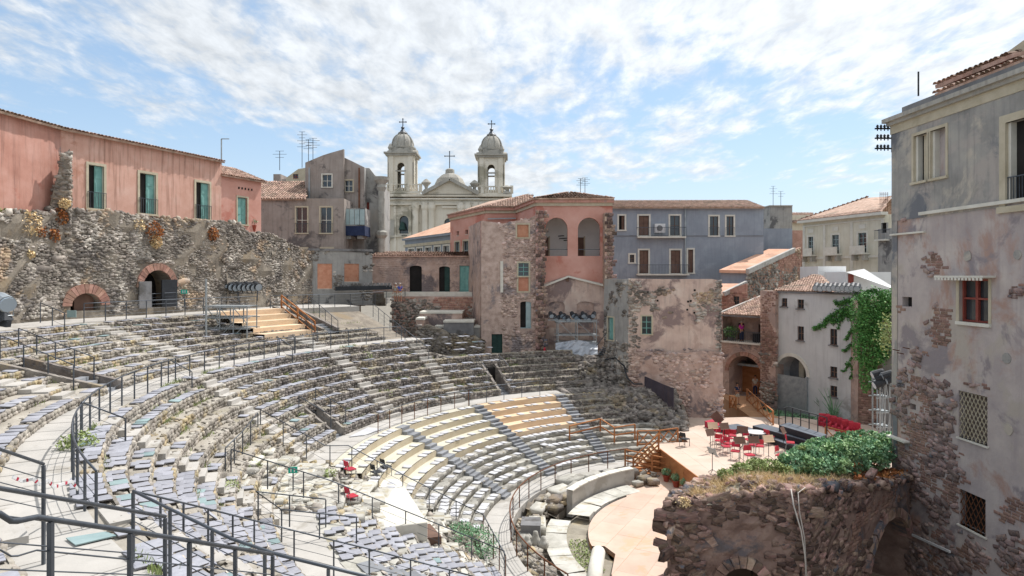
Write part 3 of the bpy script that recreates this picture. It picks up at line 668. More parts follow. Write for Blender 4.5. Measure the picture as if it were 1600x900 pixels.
def archpanel(f, o, off, m, name, parent):
    r = (o['u1']-o['u0'])/2; c = (o['u0']+o['u1'])/2; h = r*o['arch']; zc = o['z1']-h
    pts = [(o['u0'], o['z0']), (o['u1'], o['z0']), (o['u1'], zc)]+([(c+r*math.cos(PI*k/12), zc+h*math.sin(PI*k/12)) for k in range(1, 12)] if o['arch'] else [])+[(o['u0'], zc)]
    mb = MB(); mb.poly([f.pt(u, z, off) for u, z in pts]); return mb.build(name, m, parent)
def window(f, o, parent, kind='glass', trim='trimw', w=.14, sash='trimw', rail=0, sill=True, name='window', split=2, rows_=2):
    """surround (part) with its sash, panes, shutters and railing as sub-parts"""
    u0, u1, z0, z1 = o['u0'], o['u1'], o['z0'], o['z1']; W_ = u1-u0
    if trim:
        m = MB()
        for q in ((u0-w, u0, z0, z1), (u1, u1+w, z0, z1), (u0-w, u1+w, z1, z1+w), (u0-w*1.2, u1+w*1.2, z0-w*.8, z0)):
            b = fbox(f, *q, -.06, .045 if q[3] != z0 else .1); m.add(b.v, b.f)
        p = m.build(name, trim, parent)
    else:
        p = fbox(f, u0, u1, z0-.001, z0+.05, -.2, .03).build(name, sash, parent)
    org = p
    if kind == 'glass':
        archpanel(f, dict(o), -.17, 'glass', 'pane', p); fr = MB(); t = .05
        for i in range(split+1): uu = u0+W_*i/split; b = fbox(f, max(u0, uu-t/2), min(u1, uu+t/2), z0, z1-(.0), -.16, -.1); fr.add(b.v, b.f)
        for i in range(rows_+1): zz = z0+(z1-z0)*i/rows_; b = fbox(f, u0, u1, max(z0, zz-t/2), min(z1, zz+t/2), -.155, -.105); fr.add(b.v, b.f)
        fr.build('sash', sash, p)
    elif kind == 'dark': archpanel(f, dict(o), -.22, 'dark', 'dark_opening', p)
    elif kind == 'brick': 
        fbox(f, u0, u1, z0, z1, -.2, -.06).build('brick_infill', 'brickn', p)
    elif kind in ('half', 'shut', 'door'):     # door leaves: half open or shut
        archpanel(f, dict(o), -.24, 'dark', 'dark_opening', p)
        lm = {'trimw': 'shutter'}.get(sash, sash); um = (u0+u1)/2
        leaves = [(um, u1)] if kind == 'half' else [(u0, um), (um, u1)]
        for a, b in leaves:
            L = MB(); q = fbox(f, a+.01, b-.01, z0+.02, z1-.02, -.2, -.14); L.add(q.v, q.f)
            for k in range(3): zz = z0+(z1-z0)*(k+.12)/3; q = fbox(f, a+.08, b-.08, zz, zz+(z1-z0)*.25, -.15, -.115); L.add(q.v, q.f)
            L.build('leaf', lm, p)
    if rail:
        L = MB(); q = fbox(f, u0-.12, u1+.12, z0+rail-.03, z0+rail, .08, .12); L.add(q.v, q.f)
        n = max(4, int(W_/.13))
        for i in range(n+1): uu = u0-.1+(W_+.2)*i/n; q = fbox(f, uu-.009, uu+.009, z0, z0+rail-.02, .09, .11); L.add(q.v, q.f)
        L.build('railing', 'rail', p)
    return p
def rubble(f, parent, zb, zt, sz, m, mask=None, name='rubble_stones', dep=.12, u0=0, u1=None, keep=0, tname='rock', T=ROCK, off=-.02, flat=.75, jit=.45):
    """irregular stones bedded in a wall face; the first `keep` largest on view become pieces of their own"""
    u1 = f.L if u1 is None else u1; out = []; z = zb
    while z < (max(a[1] for a in zt) if isinstance(zt, (list, tuple)) else zt):
        u = u0+U(0, sz)
        while u < u1:
            k = U(.45, 1.6)
            if z < lerp_poly(zt, u)-.05 and (mask is None or mask(u, z)):
                p = f.pt(u, z+U(-jit, jit)*sz*.5, off+U(-.03, .03)); out.append((p, (sz*k*1.25, dep*2*U(.6, 1.3), sz*k*flat), f.rz+U(-.12, .12)))
            u += sz*k*1.02
        z += sz*.72
    vis = [q for q in out if inview(Vector(q[0]), 5)]; vis.sort(key=lambda q: -q[1][0]*q[1][2]/(Vector(q[0])-Vector((0, 0, EZ))).length_squared)
    ind = vis[:keep]; ids = {id(q) for q in ind}
    for q in ind: single('stone', m, parent, T, tname, q[0], q[1], q[2], U(-.25, .25), U(-.5, .5))
    o2 = [q for q in out if id(q) not in ids]
    if o2: scatter(name, m, parent, T, [q[0] for q in o2], [q[1] for q in o2], [q[2] for q in o2], .35)
def courses(f, parent, zb, zt, bl, bh, m, mask=None, name='brickwork', dep=.035, u0=0, u1=None, keep=0, single_name='brick', off=-.01, gap=.9):
    u1 = f.L if u1 is None else u1; out = []; z = zb; r = 0
    while z < (max(a[1] for a in zt) if isinstance(zt, (list, tuple)) else zt):
        u = u0+(bl/2 if r % 2 else 0); h = bh*U(.85, 1.15)
        while u < u1:
            l = bl*U(.7, 1.3)
            if z < lerp_poly(zt, u)-.05 and (mask is None or mask(u, z)): out.append((f.pt(u+l/2, z+h/2, off+U(-.01, .01)), (l*gap, dep*U(.7, 1.3), h*gap), f.rz))
            u += l
        z += h; r += 1
    vis = [q for q in out if inview(Vector(q[0]), 5)]; vis.sort(key=lambda q: (Vector(q[0])-Vector((0, 0, EZ))).length_squared); ind = vis[:keep]; ids = {id(q) for q in ind}
    for q in ind: single(single_name, m, parent, PIL, 'pil', q[0], q[1], q[2])
    o2 = [q for q in out if id(q) not in ids]
    if o2: scatter(name, m, parent, PIL, [q[0] for q in o2], [q[1] for q in o2], [q[2] for q in o2], .03)
def vnoise(seed, sc):
    r = np.random.RandomState(seed); g = r.uniform(-1, 1, (64, 64))
    def fn(u, z):
        def s(x, y):
            i, j = math.floor(x), math.floor(y); a, b = x-i, y-j; a = a*a*(3-2*a); b = b*b*(3-2*b)
            return (g[i % 64, j % 64]*(1-a)+g[(i+1) % 64, j % 64]*a)*(1-b)+(g[i % 64, (j+1) % 64]*(1-a)+g[(i+1) % 64, (j+1) % 64]*a)*b
        return s(u*sc, z*sc)+.5*s(u*sc*2.1+9, z*sc*2.1)+.25*s(u*sc*4.3, z*sc*4.3+5)
    return fn
def tile_t():
    V = []; 
    for y, k, h in ((0, 1.0, 1.0), (1, .82, .85)):
        for i in range(5): a = PI*i/4; V.append((math.cos(a)*.5*k, y, math.sin(a)*.42*h+(.12 if y == 0 else 0)))
    Fq = [(i, i+1, 6+i, 5+i) for i in range(4)]; return np.array(V), np.array(Fq)
TILE = [tile_t()]
def tiles(parent, pts, m='tile', tw=.24, tl=.4, name='roof_tiles', keep=0, base='roof', jit=.03):
    """pts: planar roof polygon, first edge = eave (left to right seen from outside)"""
    p = [Vector(q) for q in pts]; e = (p[1]-p[0]).normalized(); n = e.cross(p[2]-p[1]).normalized()
    if n.z < 0: n = -n
    up = n.cross(e); 
    if up.z < 0: up = -up
    poly = [((q-p[0]).dot(e), (q-p[0]).dot(up)) for q in p]
    def inside(x, y):
        c = False; k = len(poly)
        for i in range(k):
            (x1, y1), (x2, y2) = poly[i], poly[(i+1) % k]
            if (y1 > y) != (y2 > y) and x < (x2-x1)*(y-y1)/(y2-y1)+x1: c = not c
        return c
    b = MB(); b.add([q for q in p]+[q-n*.12 for q in p], [tuple(range(len(p)))[::-1], tuple(range(len(p), 2*len(p)))]+[(i, (i+1) % len(p), len(p)+(i+1) % len(p), len(p)+i) for i in range(len(p))])
    rf = b.build(base, m, parent); pos = []; X = max(a for a, _ in poly); Y = max(a for _, a in poly); x = min(a for a, _ in poly)+tw/2
    while x < X:
        y = -.06
        while y < Y:
            if inside(x, max(y, .02)+.05): pos.append(p[0]+e*(x+U(-.01, .01))+up*(y+U(-jit, jit))+n*(.0+U(0, .012)))
            y += tl*.86
        x += tw
    rz = math.atan2(e.y, e.x); 
    if n.cross(e).dot(up) < 0: rz += PI
    slope = math.atan2(up.z, math.hypot(up.x, up.y)); org = parent
    def depthkey(q): return (q-Vector((0, 0, EZ))).length_squared
    pos.sort(key=depthkey); ind = [q for q in pos if inview(q, 5)][:keep] if keep else []; ids = {id(q) for q in ind}
    for q in ind: single('roof_tile', m, parent, TILE, 'tile', q, (tw*.95, tl, tw*.9), rz, slope, 0)
    rest_ = [q for q in pos if id(q) not in ids]
    if rest_: scatter(name, m, parent, TILE, [tuple(q) for q in rest_], [(tw*.95, tl, tw*.9)]*len(rest_), rz, .02, 'stuff', rx=np.full(len(rest_), slope)+RS.uniform(-.02, .02, len(rest_)))
    return rf
def BX(m, x0, y0, x1, y1, D, dep, D2=None):
    """box whose front face fills the given picture rectangle at distance D"""
    a, b = W(x0, y1, D), W(x1, y0, D); return m.bbox(a.x, b.x, D, D+dep, a.z, b.z)
def leaves(name, m, parent, pts, size, kind='stuff', T_=LEAF, label=None, cat=None):
    n = len(pts); s = RS.uniform(.7, 1.3, n)*size
    return scatter(name, m, parent, T_, pts, s, RS.uniform(0, 6.28, n), 1.1, kind, label, cat)
def clump(c, r, n, flat=.7, noise=.25):
    v = RS.normal(0, 1, (n, 3)); v /= np.linalg.norm(v, axis=1)[:, None]; k = RS.uniform(.55, 1.05, (n, 1)); v = v*k*np.array([r, r, r*flat]); return (v+np.array(c)).tolist()
# ================================================================== ORCHESTRA
def arc(R, a, b, n=24): return [(P(R, a+(b-a)*i/n).x, P(R, a+(b-a)*i/n).y) for i in range(n+1)]
dk = thing('orchestra_floor', 'pinkish board floor with a curved left edge covering the orchestra', 'floor', (8, 32, -.3))
outline = [(9.0, 41.5), (6.4, 41.3), (6.75, 40.2), (6.1, 38.9), (6.9, 37.6), (6.2, 36.9)]+arc(7.9, 131, 182, 20)+[(3.55, 29.75), (4.1, 29.75), (4.45, 28.9), (4.0, 27.0), (3.8, 21.5), (11.6, 21.5)]
m = MB(); m.prism(outline, -.22, -.006); m.build('deck_edge', 'wood', dk)
def clip(poly, a, b, c):   # keep a*x+b*y<=c
    out = []
    for i in range(len(poly)):
        p, q = poly[i], poly[(i+1) % len(poly)]; fp, fq = a*p[0]+b*p[1]-c, a*q[0]+b*q[1]-c
        if fp <= 0: out.append(p)
        if fp*fq < 0: t = fp/(fp-fq); out.append((p[0]+(q[0]-p[0])*t, p[1]+(q[1]-p[1])*t))
    return out
def panels(outline, z0, z1, w, h, ang, name, m, parent, g=.005, org=(0, 0)):
    ca, sa = math.cos(ang), math.sin(ang); loc = [((x-org[0])*ca+(y-org[1])*sa, -(x-org[0])*sa+(y-org[1])*ca) for x, y in outline]
    xs = [p[0] for p in loc]; ys = [p[1] for p in loc]; j = math.floor(min(ys)/h)
    while j*h < max(ys):
        i = math.floor(min(xs)/w)-1; o = (j % 2)*w/2
        while i*w+o < max(xs):
            c = clip(clip(clip(clip(loc, -1, 0, -(i*w+o+g)), 1, 0, (i+1)*w+o-g), 0, -1, -(j*h+g)), 0, 1, (j+1)*h-g)
            if len(c) >= 3:
                mb = MB(); mb.prism([(x*ca-y*sa+org[0], x*sa+y*ca+org[1]) for x, y in c], z0, z1+U(-.0015, .0015)); mb.build(name, m, parent)
            i += 1
        j += 1
panels(outline, -.2, 0, 2.44, 1.22, rad(62), 'floor_board', 'deck', dk, org=(CX, CY))
# stage
sg = thing('stage', 'raised stage with an orange timber front and pale board floor', 'stage', (14, 40, 0))
so = [(9.0, 41.6), (11.55, 21.5), (24, 21.5), (25.2, 47.5), (20.3, 50.5), (16.0, 50.0), (11.3, 50.0), (11.2, 42.6), (9.0, 42.6)]
m = MB(); m.prism(so, -.5, 1.395); m.build('stage_base', 'wood', sg)
panels([(x+.0, y) for x, y in so], 1.33, 1.4, 2.44, 1.22, rad(96), 'stage_board', 'stagef', sg, org=(9, 41))
f = Fac((9.0, 41.6), (11.55, 21.5))
for i in range(9): fbox(f, .02+i*2.2, 2.18+i*2.2, -.02, 1.3, .0, .03+U(0, .006)).build('front_panel', 'wood', sg)
fbox(f, 0, f.L, 1.3, 1.405, 0, .06).build('front_nosing', 'wood', sg)
# stage stairs
st = thing('stage_stairs', 'flight of orange timber steps from the orchestra up to the stage', 'stairs', (8.2, 41.3, 0))
for i in range(7): m = MB(); m.bbox(7.55+i*.21, 9.0, 40.9, 42.5, i*.2, (i+1)*.2-.035); m.build('riser', 'wood', st); m = MB(); m.bbox(7.52+i*.21, 7.8+i*.21, 40.88, 42.52, (i+1)*.2-.035, (i+1)*.2); m.build('step', 'ply', st)
def timber_rail(name, label, pts, m='wood', h=1.0, x=False, mids=1, posts=None, group=None):
    """pts: foot points of the posts"""
    t = thing(name, label, 'railing', pts[0], group); pts = [Vector(p) for p in pts]; top = [p+Vector((0, 0, h)) for p in pts]
    for p in pts: MB().bar(p, p+Vector((0, 0, h)), .09).build('post', m, t)
    for a, b in zip(top, top[1:]): MB().bar(a, b, .1, .06).build('handrail', m, t)
    for a, b in zip(pts, pts[1:]):
        if x:
            n = 2; lo, hi = .12, h-.1
            MB().bar(a+Vector((0, 0, lo)), b+Vector((0, 0, lo)), .06).build('bottom_rail', m, t)
            for i in range(n):
                p, q = a.lerp(b, i/n), a.lerp(b, (i+1)/n)
                MB().bar(p+Vector((0, 0, lo)), q+Vector((0, 0, hi)), .06).build('cross_brace', m, t); MB().bar(p+Vector((0, 0, hi)), q+Vector((0, 0, lo)), .055).build('cross_brace', m, t)
        else:
            for k in range(mids): zz = h*(k+1)/(mids+1); MB().bar(a+Vector((0, 0, zz)), b+Vector((0, 0, zz)), .05, .08).build('mid_rail', m, t)
    return t
timber_rail('timber_railing', 'cross braced orange railing at the head of the stage stairs', [W(996, 697, 42.3)-Vector((0,0,0)), W(1030, 696, 42.6), W(1059, 692, 42.9)], x=True, h=.95)
timber_rail('timber_railing', 'sloping orange handrail beside the stage stairs', [(7.35, 40.7, 0), (8.9, 40.75, 1.4)], h=.95, mids=2)
timber_rail('timber_railing', 'kinked orange railing along the edge of the lower seats near the stage', [hit(890, 690), hit(938, 678), hit(960, 697)+Vector((0, 0, .2)), hit(992, 694)+Vector((0, 0, .3))], mids=1)
timber_rail('timber_railing', 'orange railing descending to the orchestra floor from the curved walkway', [P(11.5, 113, .35), P(10.3, 107, .2), P(9.7, 100, 0), P(10.4, 118, 0)][:3], mids=2)
m = thing('corner_steps', 'small orange timber steps at the corner of the orchestra floor', 'steps', (6, 40, 0))
for i in range(3): q = MB(); q.box(P(11.0-.3*i, 110, .3-.1*i), (.3, 1.4, .08), rad(110)); q.build('step', 'wood', m)
# curved white wall, marble slabs, ruins between the walkway and the floor
cw = thing('curved_wall', 'smooth pale curved wall standing between rubble and the orchestra floor', 'wall', P(9.6, 140, -.3))
n = 14; V = []
for i in range(n+1):
    t = 118+(153-118)*i/n
    for (r, z) in ((9.3, -.5), (9.3, .85), (9.62, .9), (9.62, -.5)): V.append(tuple(P(r, t, z)))
m = MB(); m.add(V, [(i*4+k, i*4+4+k, i*4+4+k+1, i*4+k+1) for i in range(n) for k in range(3)]+[(0, 1, 2, 3), (n*4+3, n*4+2, n*4+1, n*4)]); m.build('wall_face', 'concrete', cw)
for i in range(6): q = MB(); a0 = 118.4+i*5.8; ringmesh(9.27, 9.65, .9, .93, a0, a0+5.6, 2, front=.06).build('coping_stone', 'trimw', cw)
op = thing('orchestra_ruins', 'ancient marble paving and broken masonry at the edge of the orchestra floor', 'ruin', P(10, 150, -.3))
for i in range(6): t = 122+i*6.4; ringmesh(8.05, 9.15, .05+U(-.05, .05), .08, t, t+6.1, 2, front=.3).build('marble_slab', 'marble', op)
for i in range(11): t = 163+i*5.2; ringmesh(8.9, 9.9, -.1+U(-.04, .04), -.08, t, t+5.0, 2, front=.3).build('marble_slab', 'marble', op)
ringmesh(10.1, 11.2, -.2, -.1, 160, 235, 2, front=.3, jz=.06).build('sandy_ground', 'mortar', op)
ringmesh(7.2, 8.9, -.32, -.25, 158, 235, 2, front=.3, jz=.06, nr=3).build('sandy_ground', 'tread', op)
ringmesh(9.7, 11.4, -.1, .15, 108, 162, 2, front=.4, jz=.15, nr=4).build('rubble_bed', 'mortar', op)
pp, ss = [], []
for _ in range(900):
    t = U(106, 232); r = U(9.8, 11.2) if t < 160 else U(10.2, 11.3); pp.append(tuple(P(r, t, U(-.1, .25 if t < 160 else .02)))); ss.append(min(.34, abs(random.gauss(.06, .12))+.07))
scatter('broken_stones', 'lavalit', op, SLAB, pp, [(s*1.2, s, s*.6) for s in ss], [U(0, 6) for _ in pp], .5)
for (r, t, s, z, mm) in ((10.6, 146, 1.3, .25, 'marble'), (10.9, 138, 1.5, .4, 'lime'), (10.4, 131, 1.4, .4, 'lime'), (10.2, 154, 1.0, .3, 'lava'), (10.0, 149, .9, .2, 'lava'), (10.7, 160, 1.1, .1, 'marble'), (10.6, 122, .9, .4, 'lime'), (10.2, 116, 1.0, .35, 'lava'),
                          (10.3, 172, 1.3, .1, 'marble'), (10.8, 180, .8, .1, 'lime'), (9.9, 126, .8, .45, 'lime'), (10.1, 142, 1.1, .35, 'lime'), (9.0, 115, .8, .3, 'lava'), (8.6, 113, .7, .25, 'lava'), (8.8, 119, .6, .2, 'lime'), (9.9, 158, .8, .15, 'lava')):
    single('fallen_block', mm, op, SLAB, 'slab', P(r, t, z), (s, s*.62, s*.42), rad(t+90)+U(-.3, .3), U(-.1, .1), U(-.1, .1))
m = MB(); m.box(P(10.55, 176, .25), (.9, 1.1, .7), rad(176)); m.build('dark_block', 'concd', op)
am = thing('stone_fragments', 'cluster of three pale rounded stone fragments beside the dark block', 'stones', P(10.4, 182, 0))
for k, (dx, dy, h) in enumerate(((-.35, .05, .55), (.02, .2, .7), (.36, 0, .55))):
    c = P(10.4, 184, 0); q = MB(); q.lathe((c.x+dx, c.y+dy, -.1), [(.15, 0), (.24, .12), (.25, .3), (.16, h*.65), (.13, h*.8), (.1, h), (0, h+.03)], 12); q.build('fragment', 'lime', am, smooth=True)
co = thing('fallen_column', 'white marble column lying on its side at the edge of the orchestra floor', 'column', (3.3, 27.6, -.3))
m = MB(); m.tube([(3.82, 29.5, -.15), (3.78, 29.35, -.12), (3.45, 27.7, -.1), (3.1, 25.6, -.1)], [.24, .3, .31, .33], 20); m.build('shaft', 'trimw', co, smooth=True)
pp = [tuple(P(U(8.0, 8.8), U(176, 200), -.25+U(0, .1))) for _ in range(500)]; o = leaves('moss_patch', 'lime_', None, pp, .12, 'stuff', label='yellow green moss growing beside the fallen column', cat='moss')
# plant pots
for k, (px, py, lb) in enumerate(((1041, 752, 'potted round shrub nearest the stage stairs'), (1056, 761, 'middle one of three potted round shrubs on the orchestra floor'), (1070, 769, 'potted round shrub nearest the foreground ruin'))):
    p = G(px, py, 0); t = thing('plant_pot', lb, 'plant', p, 'potted shrubs on the orchestra floor')
    m = MB(); m.lathe(p, [(.0, 0), (.13, 0), (.2, .33), (.22, .33), (.22, .38), (.18, .38), (0, .34)], 16); m.build('pot', 'pot', t, smooth=False)
    leaves('foliage', 'green', t, clump((p.x, p.y, p.z+.55), .27, 500, .85), .07)
# ------------------------------------------------------------------ metal railings
def metal_rail(label, top, m='rail', sp=1.35, wires=3, drop=1.05, r=.024, group=None, feet=None, bend=False, pm=None, wm='rail', name='metal_railing'):
    top = [Vector(p) for p in top]; t = thing(name, label, 'railing', top[0]-Vector((0, 0, drop)), group)
    MB().tube(top, r, 8).build('handrail', m, t, smooth=True)
    seg = [(b-a).length for a, b in zip(top, top[1:])]; Ltot = sum(seg); n = max(1, round(Ltot/sp))
    def at(s):
        for a, b, l in zip(top, top[1:], seg):
            if s <= l+1e-6: return a.lerp(b, s/l)
            s -= l
        return top[-1]
    for i in range(n+1):
        p = at(Ltot*i/n); z0 = p.z-drop if feet is None else feet(p); MB().bar((p.x, p.y, z0), (p.x, p.y, p.z-r), r*1.7).build('post', pm or m, t)
    for k in range(wires):
        dz = Vector((0, 0, -(k+1)*.92*min(drop, 1.1)/(wires+1))); MB().tube([p+dz for p in top], r*.33, 5).build('wire', wm, t)
    return t
def arcpts(R, a, b, z, st=2.0):
    n = max(2, int(abs(b-a)/st)); return [P(R, a+(b-a)*i/n, z) for i in range(n+1)]
metal_rail('long dark curved railing along the inner edge of the upper walkway', arcpts(26.2, 205.5, 158.5, 8.35), sp=1.35)
metal_rail('dark curved railing on the far stretch of the upper walkway', arcpts(26.2, 158.3, 137.5, 8.35), sp=1.5)
metal_rail('dark curved railing continuing the upper walkway towards the viewer', arcpts(26.2, 223, 205.9, 8.35), sp=1.2)
metal_rail('dark and rust curved railing along the lower walkway above the cream seats', arcpts(19.45, 163, 137, 4.55), sp=1.25, pm='rust')
metal_rail('dark curved railing on the far end of the lower walkway', arcpts(19.45, 136.8, 119, 4.55), sp=1.4)
metal_rail('rust coloured railing curving round the orchestra ruins', arcpts(11.5, 112, 215, 1.4), m='rust', sp=1.5, r=.03)
metal_rail('dark railing on the brink of the top walkway on the left', arcpts(35.5, 169.5, 148, 10.45), sp=1.5)
metal_rail('dark railing on the far stretch of the top walkway', arcpts(35.6, 146.0, 134, 10.45)+[Vector((-10.6, 60.5, 10.6)), Vector((-9.9, 62.2, 10.75))], sp=1.5, feet=lambda p: 9.4)
metal_rail('dark railing in front of the two arched niches', [W(20, 466, 36.5), W(63, 467, 37.5)], sp=.9)
metal_rail('railing along the wall by the arched niche with the dark doors', [W(158, 460, 43), W(205, 461, 43.5), W(276, 457, 45)], sp=1.6)
def H(l, off=1.05): return [hit(x, y, off) for x, y in l]
RL = [('sloping handrail left of the upper stair pit', [(0, 524), (115, 570)]), ('sloping handrail right of the upper stair pit', [(29, 513), (147, 558)]),
 ('short sloping handrail at the left end of the top walkway', [(63, 473), (101, 489)]), ('short handrail running down from the near bend of the upper walkway', [(127, 628), (196, 654)]),
 ('short handrail down the stair near the middle of the upper walkway', [(263, 561), (300, 581)]), ('short handrail down the stair on the far part of the upper walkway', [(434, 527), (457, 542)]),
 ('handrail beside the steps right of the timber bleachers', [(482, 462), (528, 501)]), ('long handrail down the far stair towards the forecourt', [(583, 475), (624, 508), (670, 544)]),
 ('handrail immediately right of the timber bleachers', [(449, 462), (496, 512)]), ('right hand handrail of the pit in the middle rows', [(493, 607), (540, 639)]), ('left hand handrail of the pit in the middle rows', [(467, 619), (517, 649)]),
 ('left handrail of the pit near the far steps', [(745, 555), (764, 581)]), ('right handrail of the pit near the far steps', [(780, 555), (802, 579)]),
 ('long sloping handrail crossing the marble ruins', [(361, 702), (517, 751), (640, 801), (788, 861)]), ('long sloping handrail above the white platform', [(407, 640), (508, 696), (544, 696), (640, 747), (755, 804)]),
 ('angled railing around the steps in the marble ruins', [(509, 780), (400, 768), (439, 796), (557, 808)]), ('railing of the dead end beside the marble rubble', [(352, 700), (378, 675), (403, 645)])]
for lb, pts in RL: metal_rail(lb, H(pts), sp=1.3, wires=2, r=.022)
metal_rail('railing along the near edge of the lower rows above the curved floor', H([(755, 804), (790, 868)]), sp=1.2, pm='rust')
# near railings by the viewer: heavier tubes in perspective
foot = lambda p: T(p.x, p.y)
metal_rail('nearest thick grey handrail with a bend across the lower left corner', [W(-60, 790, 4.3), W(0, 803, 4.5), W(17, 814, 4.6), W(28, 814, 4.65), W(57, 808, 4.9), W(243, 836, 6.0), W(426, 866, 7.9)], r=.021, sp=.9, wires=3, feet=lambda p: p.z-1.3)
metal_rail('second thick grey handrail crossing the lower left corner', [W(-40, 756, 5.5), W(0, 763, 6.0), W(258, 807, 8.2)], r=.022, sp=2.1, feet=lambda p: T(p.x, p.y)-.1)
metal_rail('short grey handrail above the walkway at the left edge', [W(-30, 692, 9.3), W(0, 702, 9.8), W(68, 725, 10.9)], r=.026, sp=1.6, feet=foot)
metal_rail('long dark handrail running from the walkway bend to the bottom edge', [W(208, 767, 10.8), W(300, 812, 10.0), W(362, 842, 9.6), W(439, 868, 9.3), W(620, 912, 8.9)], r=.024, sp=1.0, feet=lambda p: p.z-1.15)
metal_rail('long dark handrail running down the near stair over the cushions', H([(208, 767), (300, 789), (404, 815), (499, 839), (577, 858), (700, 890), (760, 906)]), r=.022, sp=1.3)
# ================================================================== LEFT: ancient wall and salmon house
def wxy(px, D): v = W(px, HZ, D); return (v.x, v.y)
NZ = vnoise(3, .35); NZ2 = vnoise(5, .8)
AW = thing('ancient_wall', 'tall ancient wall of rough grey and tan rubble below the salmon house', 'wall', (-26, 36, 9.8))
fa = Fac((-29.5, 14.0), (-25.7, 38.6)); fb = Fac((-25.7, 38.6), (-21.2, 49.7)); fc_ = Fac((-21.2, 49.7), (-19.4, 54.0)); fd = Fac((-19.4, 54.0), wxy(487, 58.6))
arch2 = fb.rect(222, 422, 268, 478, 1.0); arch2['z0'] = 9.9; arch2['dep'] = 1.5
u_, z_ = fb.uz(138, 455)
arch1 = dict(u0=fb.uz(110, 0)[0], u1=fb.uz(157, 0)[0], z0=9.9, z1=fb.uz(132, 458)[1], arch=.8, dep=1.2)
za = [(0, 13.8), (fa.uz(0, 0)[0], 15.2), (fa.L, 15.6)]
zb_ = [(0, 15.7), (2, 15.9), (6, 15.75), (fb.L, 15.9)]; zc_ = [(0, 15.9), (1.6, 15.9), (2.5, 15.1), (fc_.L, 15.4)]; zd_ = [(0, 15.3), (2.0, 14.7), (3.6, 14.2), (fd.L, 13.9)]
for f, zt, ops in ((fa, za, []), (fb, zb_, [arch1, arch2]), (fc_, zc_, []), (fd, zd_, [])):
    wall('wall_core', 'mortar', AW, f, 8.8, zt, ops, step=.8, jit=.16, rag=.12, thick=1.2)
    def msk(u, z, f=f, ops=ops):
        for o in ops:
            c = (o['u0']+o['u1'])/2; r = (o['u1']-o['u0'])/2+.35
            if abs(u-c) < r and z < o['z1']+.4: return False
        return NZ(u*1.3+f.p.x, z*1.6) > -1.0
    rubble(f, AW, 9.7, zt, .175, 'wallst', msk, dep=.04, jit=.6, T=PIL, tname='pil', off=-.03, flat=.62)
    rubble(f, AW, 9.7, zt, 1.1, 'wallst', lambda u, z: msk(u, z) and NZ2(u, z) > 0 and z < 13.4, dep=.07, jit=1.4, off=-.03, flat=.3, name='large_stones')
def arch_ring(f, o, parent, m='brick', n=19, w=.45, name='arch_brick'):
    r = (o['u1']-o['u0'])/2; c = (o['u0']+o['u1'])/2; h = r*o['arch']; zc = o['z1']-h
    for k in range(n):
        a = PI*(k+.5)/n; r0 = 1.0; pts = []
        for aa in (a-PI/n*.45, a+PI/n*.45):
            for q in (0, w): pts.append((c+(r+q)*math.cos(aa), zc+(h+q)*math.sin(aa)))
        p0, p1, p2, p3 = pts; o1 = .12+U(-.02, .03); mb = MB(); ring = [p0, p1, p3, p2]
        mb.add([f.pt(u, z, -.3) for u, z in ring]+[f.pt(u, z, o1) for u, z in ring], [(4, 5, 6, 7), (0, 1, 5, 4), (1, 2, 6, 5), (2, 3, 7, 6), (3, 0, 4, 7)]); mb.build(name, m, parent)
arch_ring(fb, arch2, AW, n=17); arch_ring(fb, arch1, AW, n=15, w=.55)
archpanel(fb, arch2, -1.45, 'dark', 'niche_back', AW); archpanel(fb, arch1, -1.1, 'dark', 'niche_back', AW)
fbox(fb, arch2['u0']-.35, arch2['u0']+.55, 9.9, 11.6, .1, .2).build('grey_door', 'concd', AW); fbox(fb, arch2['u1']-.9, arch2['u1']+.3, 9.9, 11.7, .12, .2).build('dark_door', 'black', AW)
q = fbox(fb, arch1['u0']+.5, arch1['u1']-.15, 9.9, 11.2, -.5, -.4); q.build('hatch', 'brownw', AW)
# broken wall stub in front of the salmon house
WS = thing('broken_wall_stub', 'jagged upright stub of old masonry standing against the salmon house corner', 'ruin', (-26, 38.5, 15))
fs = Fac(wxy(72, 38.0), wxy(109, 38.6)); zt = [(0, 15.2), (.45, 17.3), (.8, 19.0), (fs.L, 19.2)]
wall('stub_core', 'mortar', WS, fs, 14.4, zt, step=.3, jit=.05, rag=.1, thick=.7); rubble(fs, WS, 14.4, zt, .24, 'wallst', None, dep=.1)
rubble(Fac(wxy(109, 38.6), wxy(111, 39.3)), WS, 14.4, 19, .24, 'wallst', dep=.1)
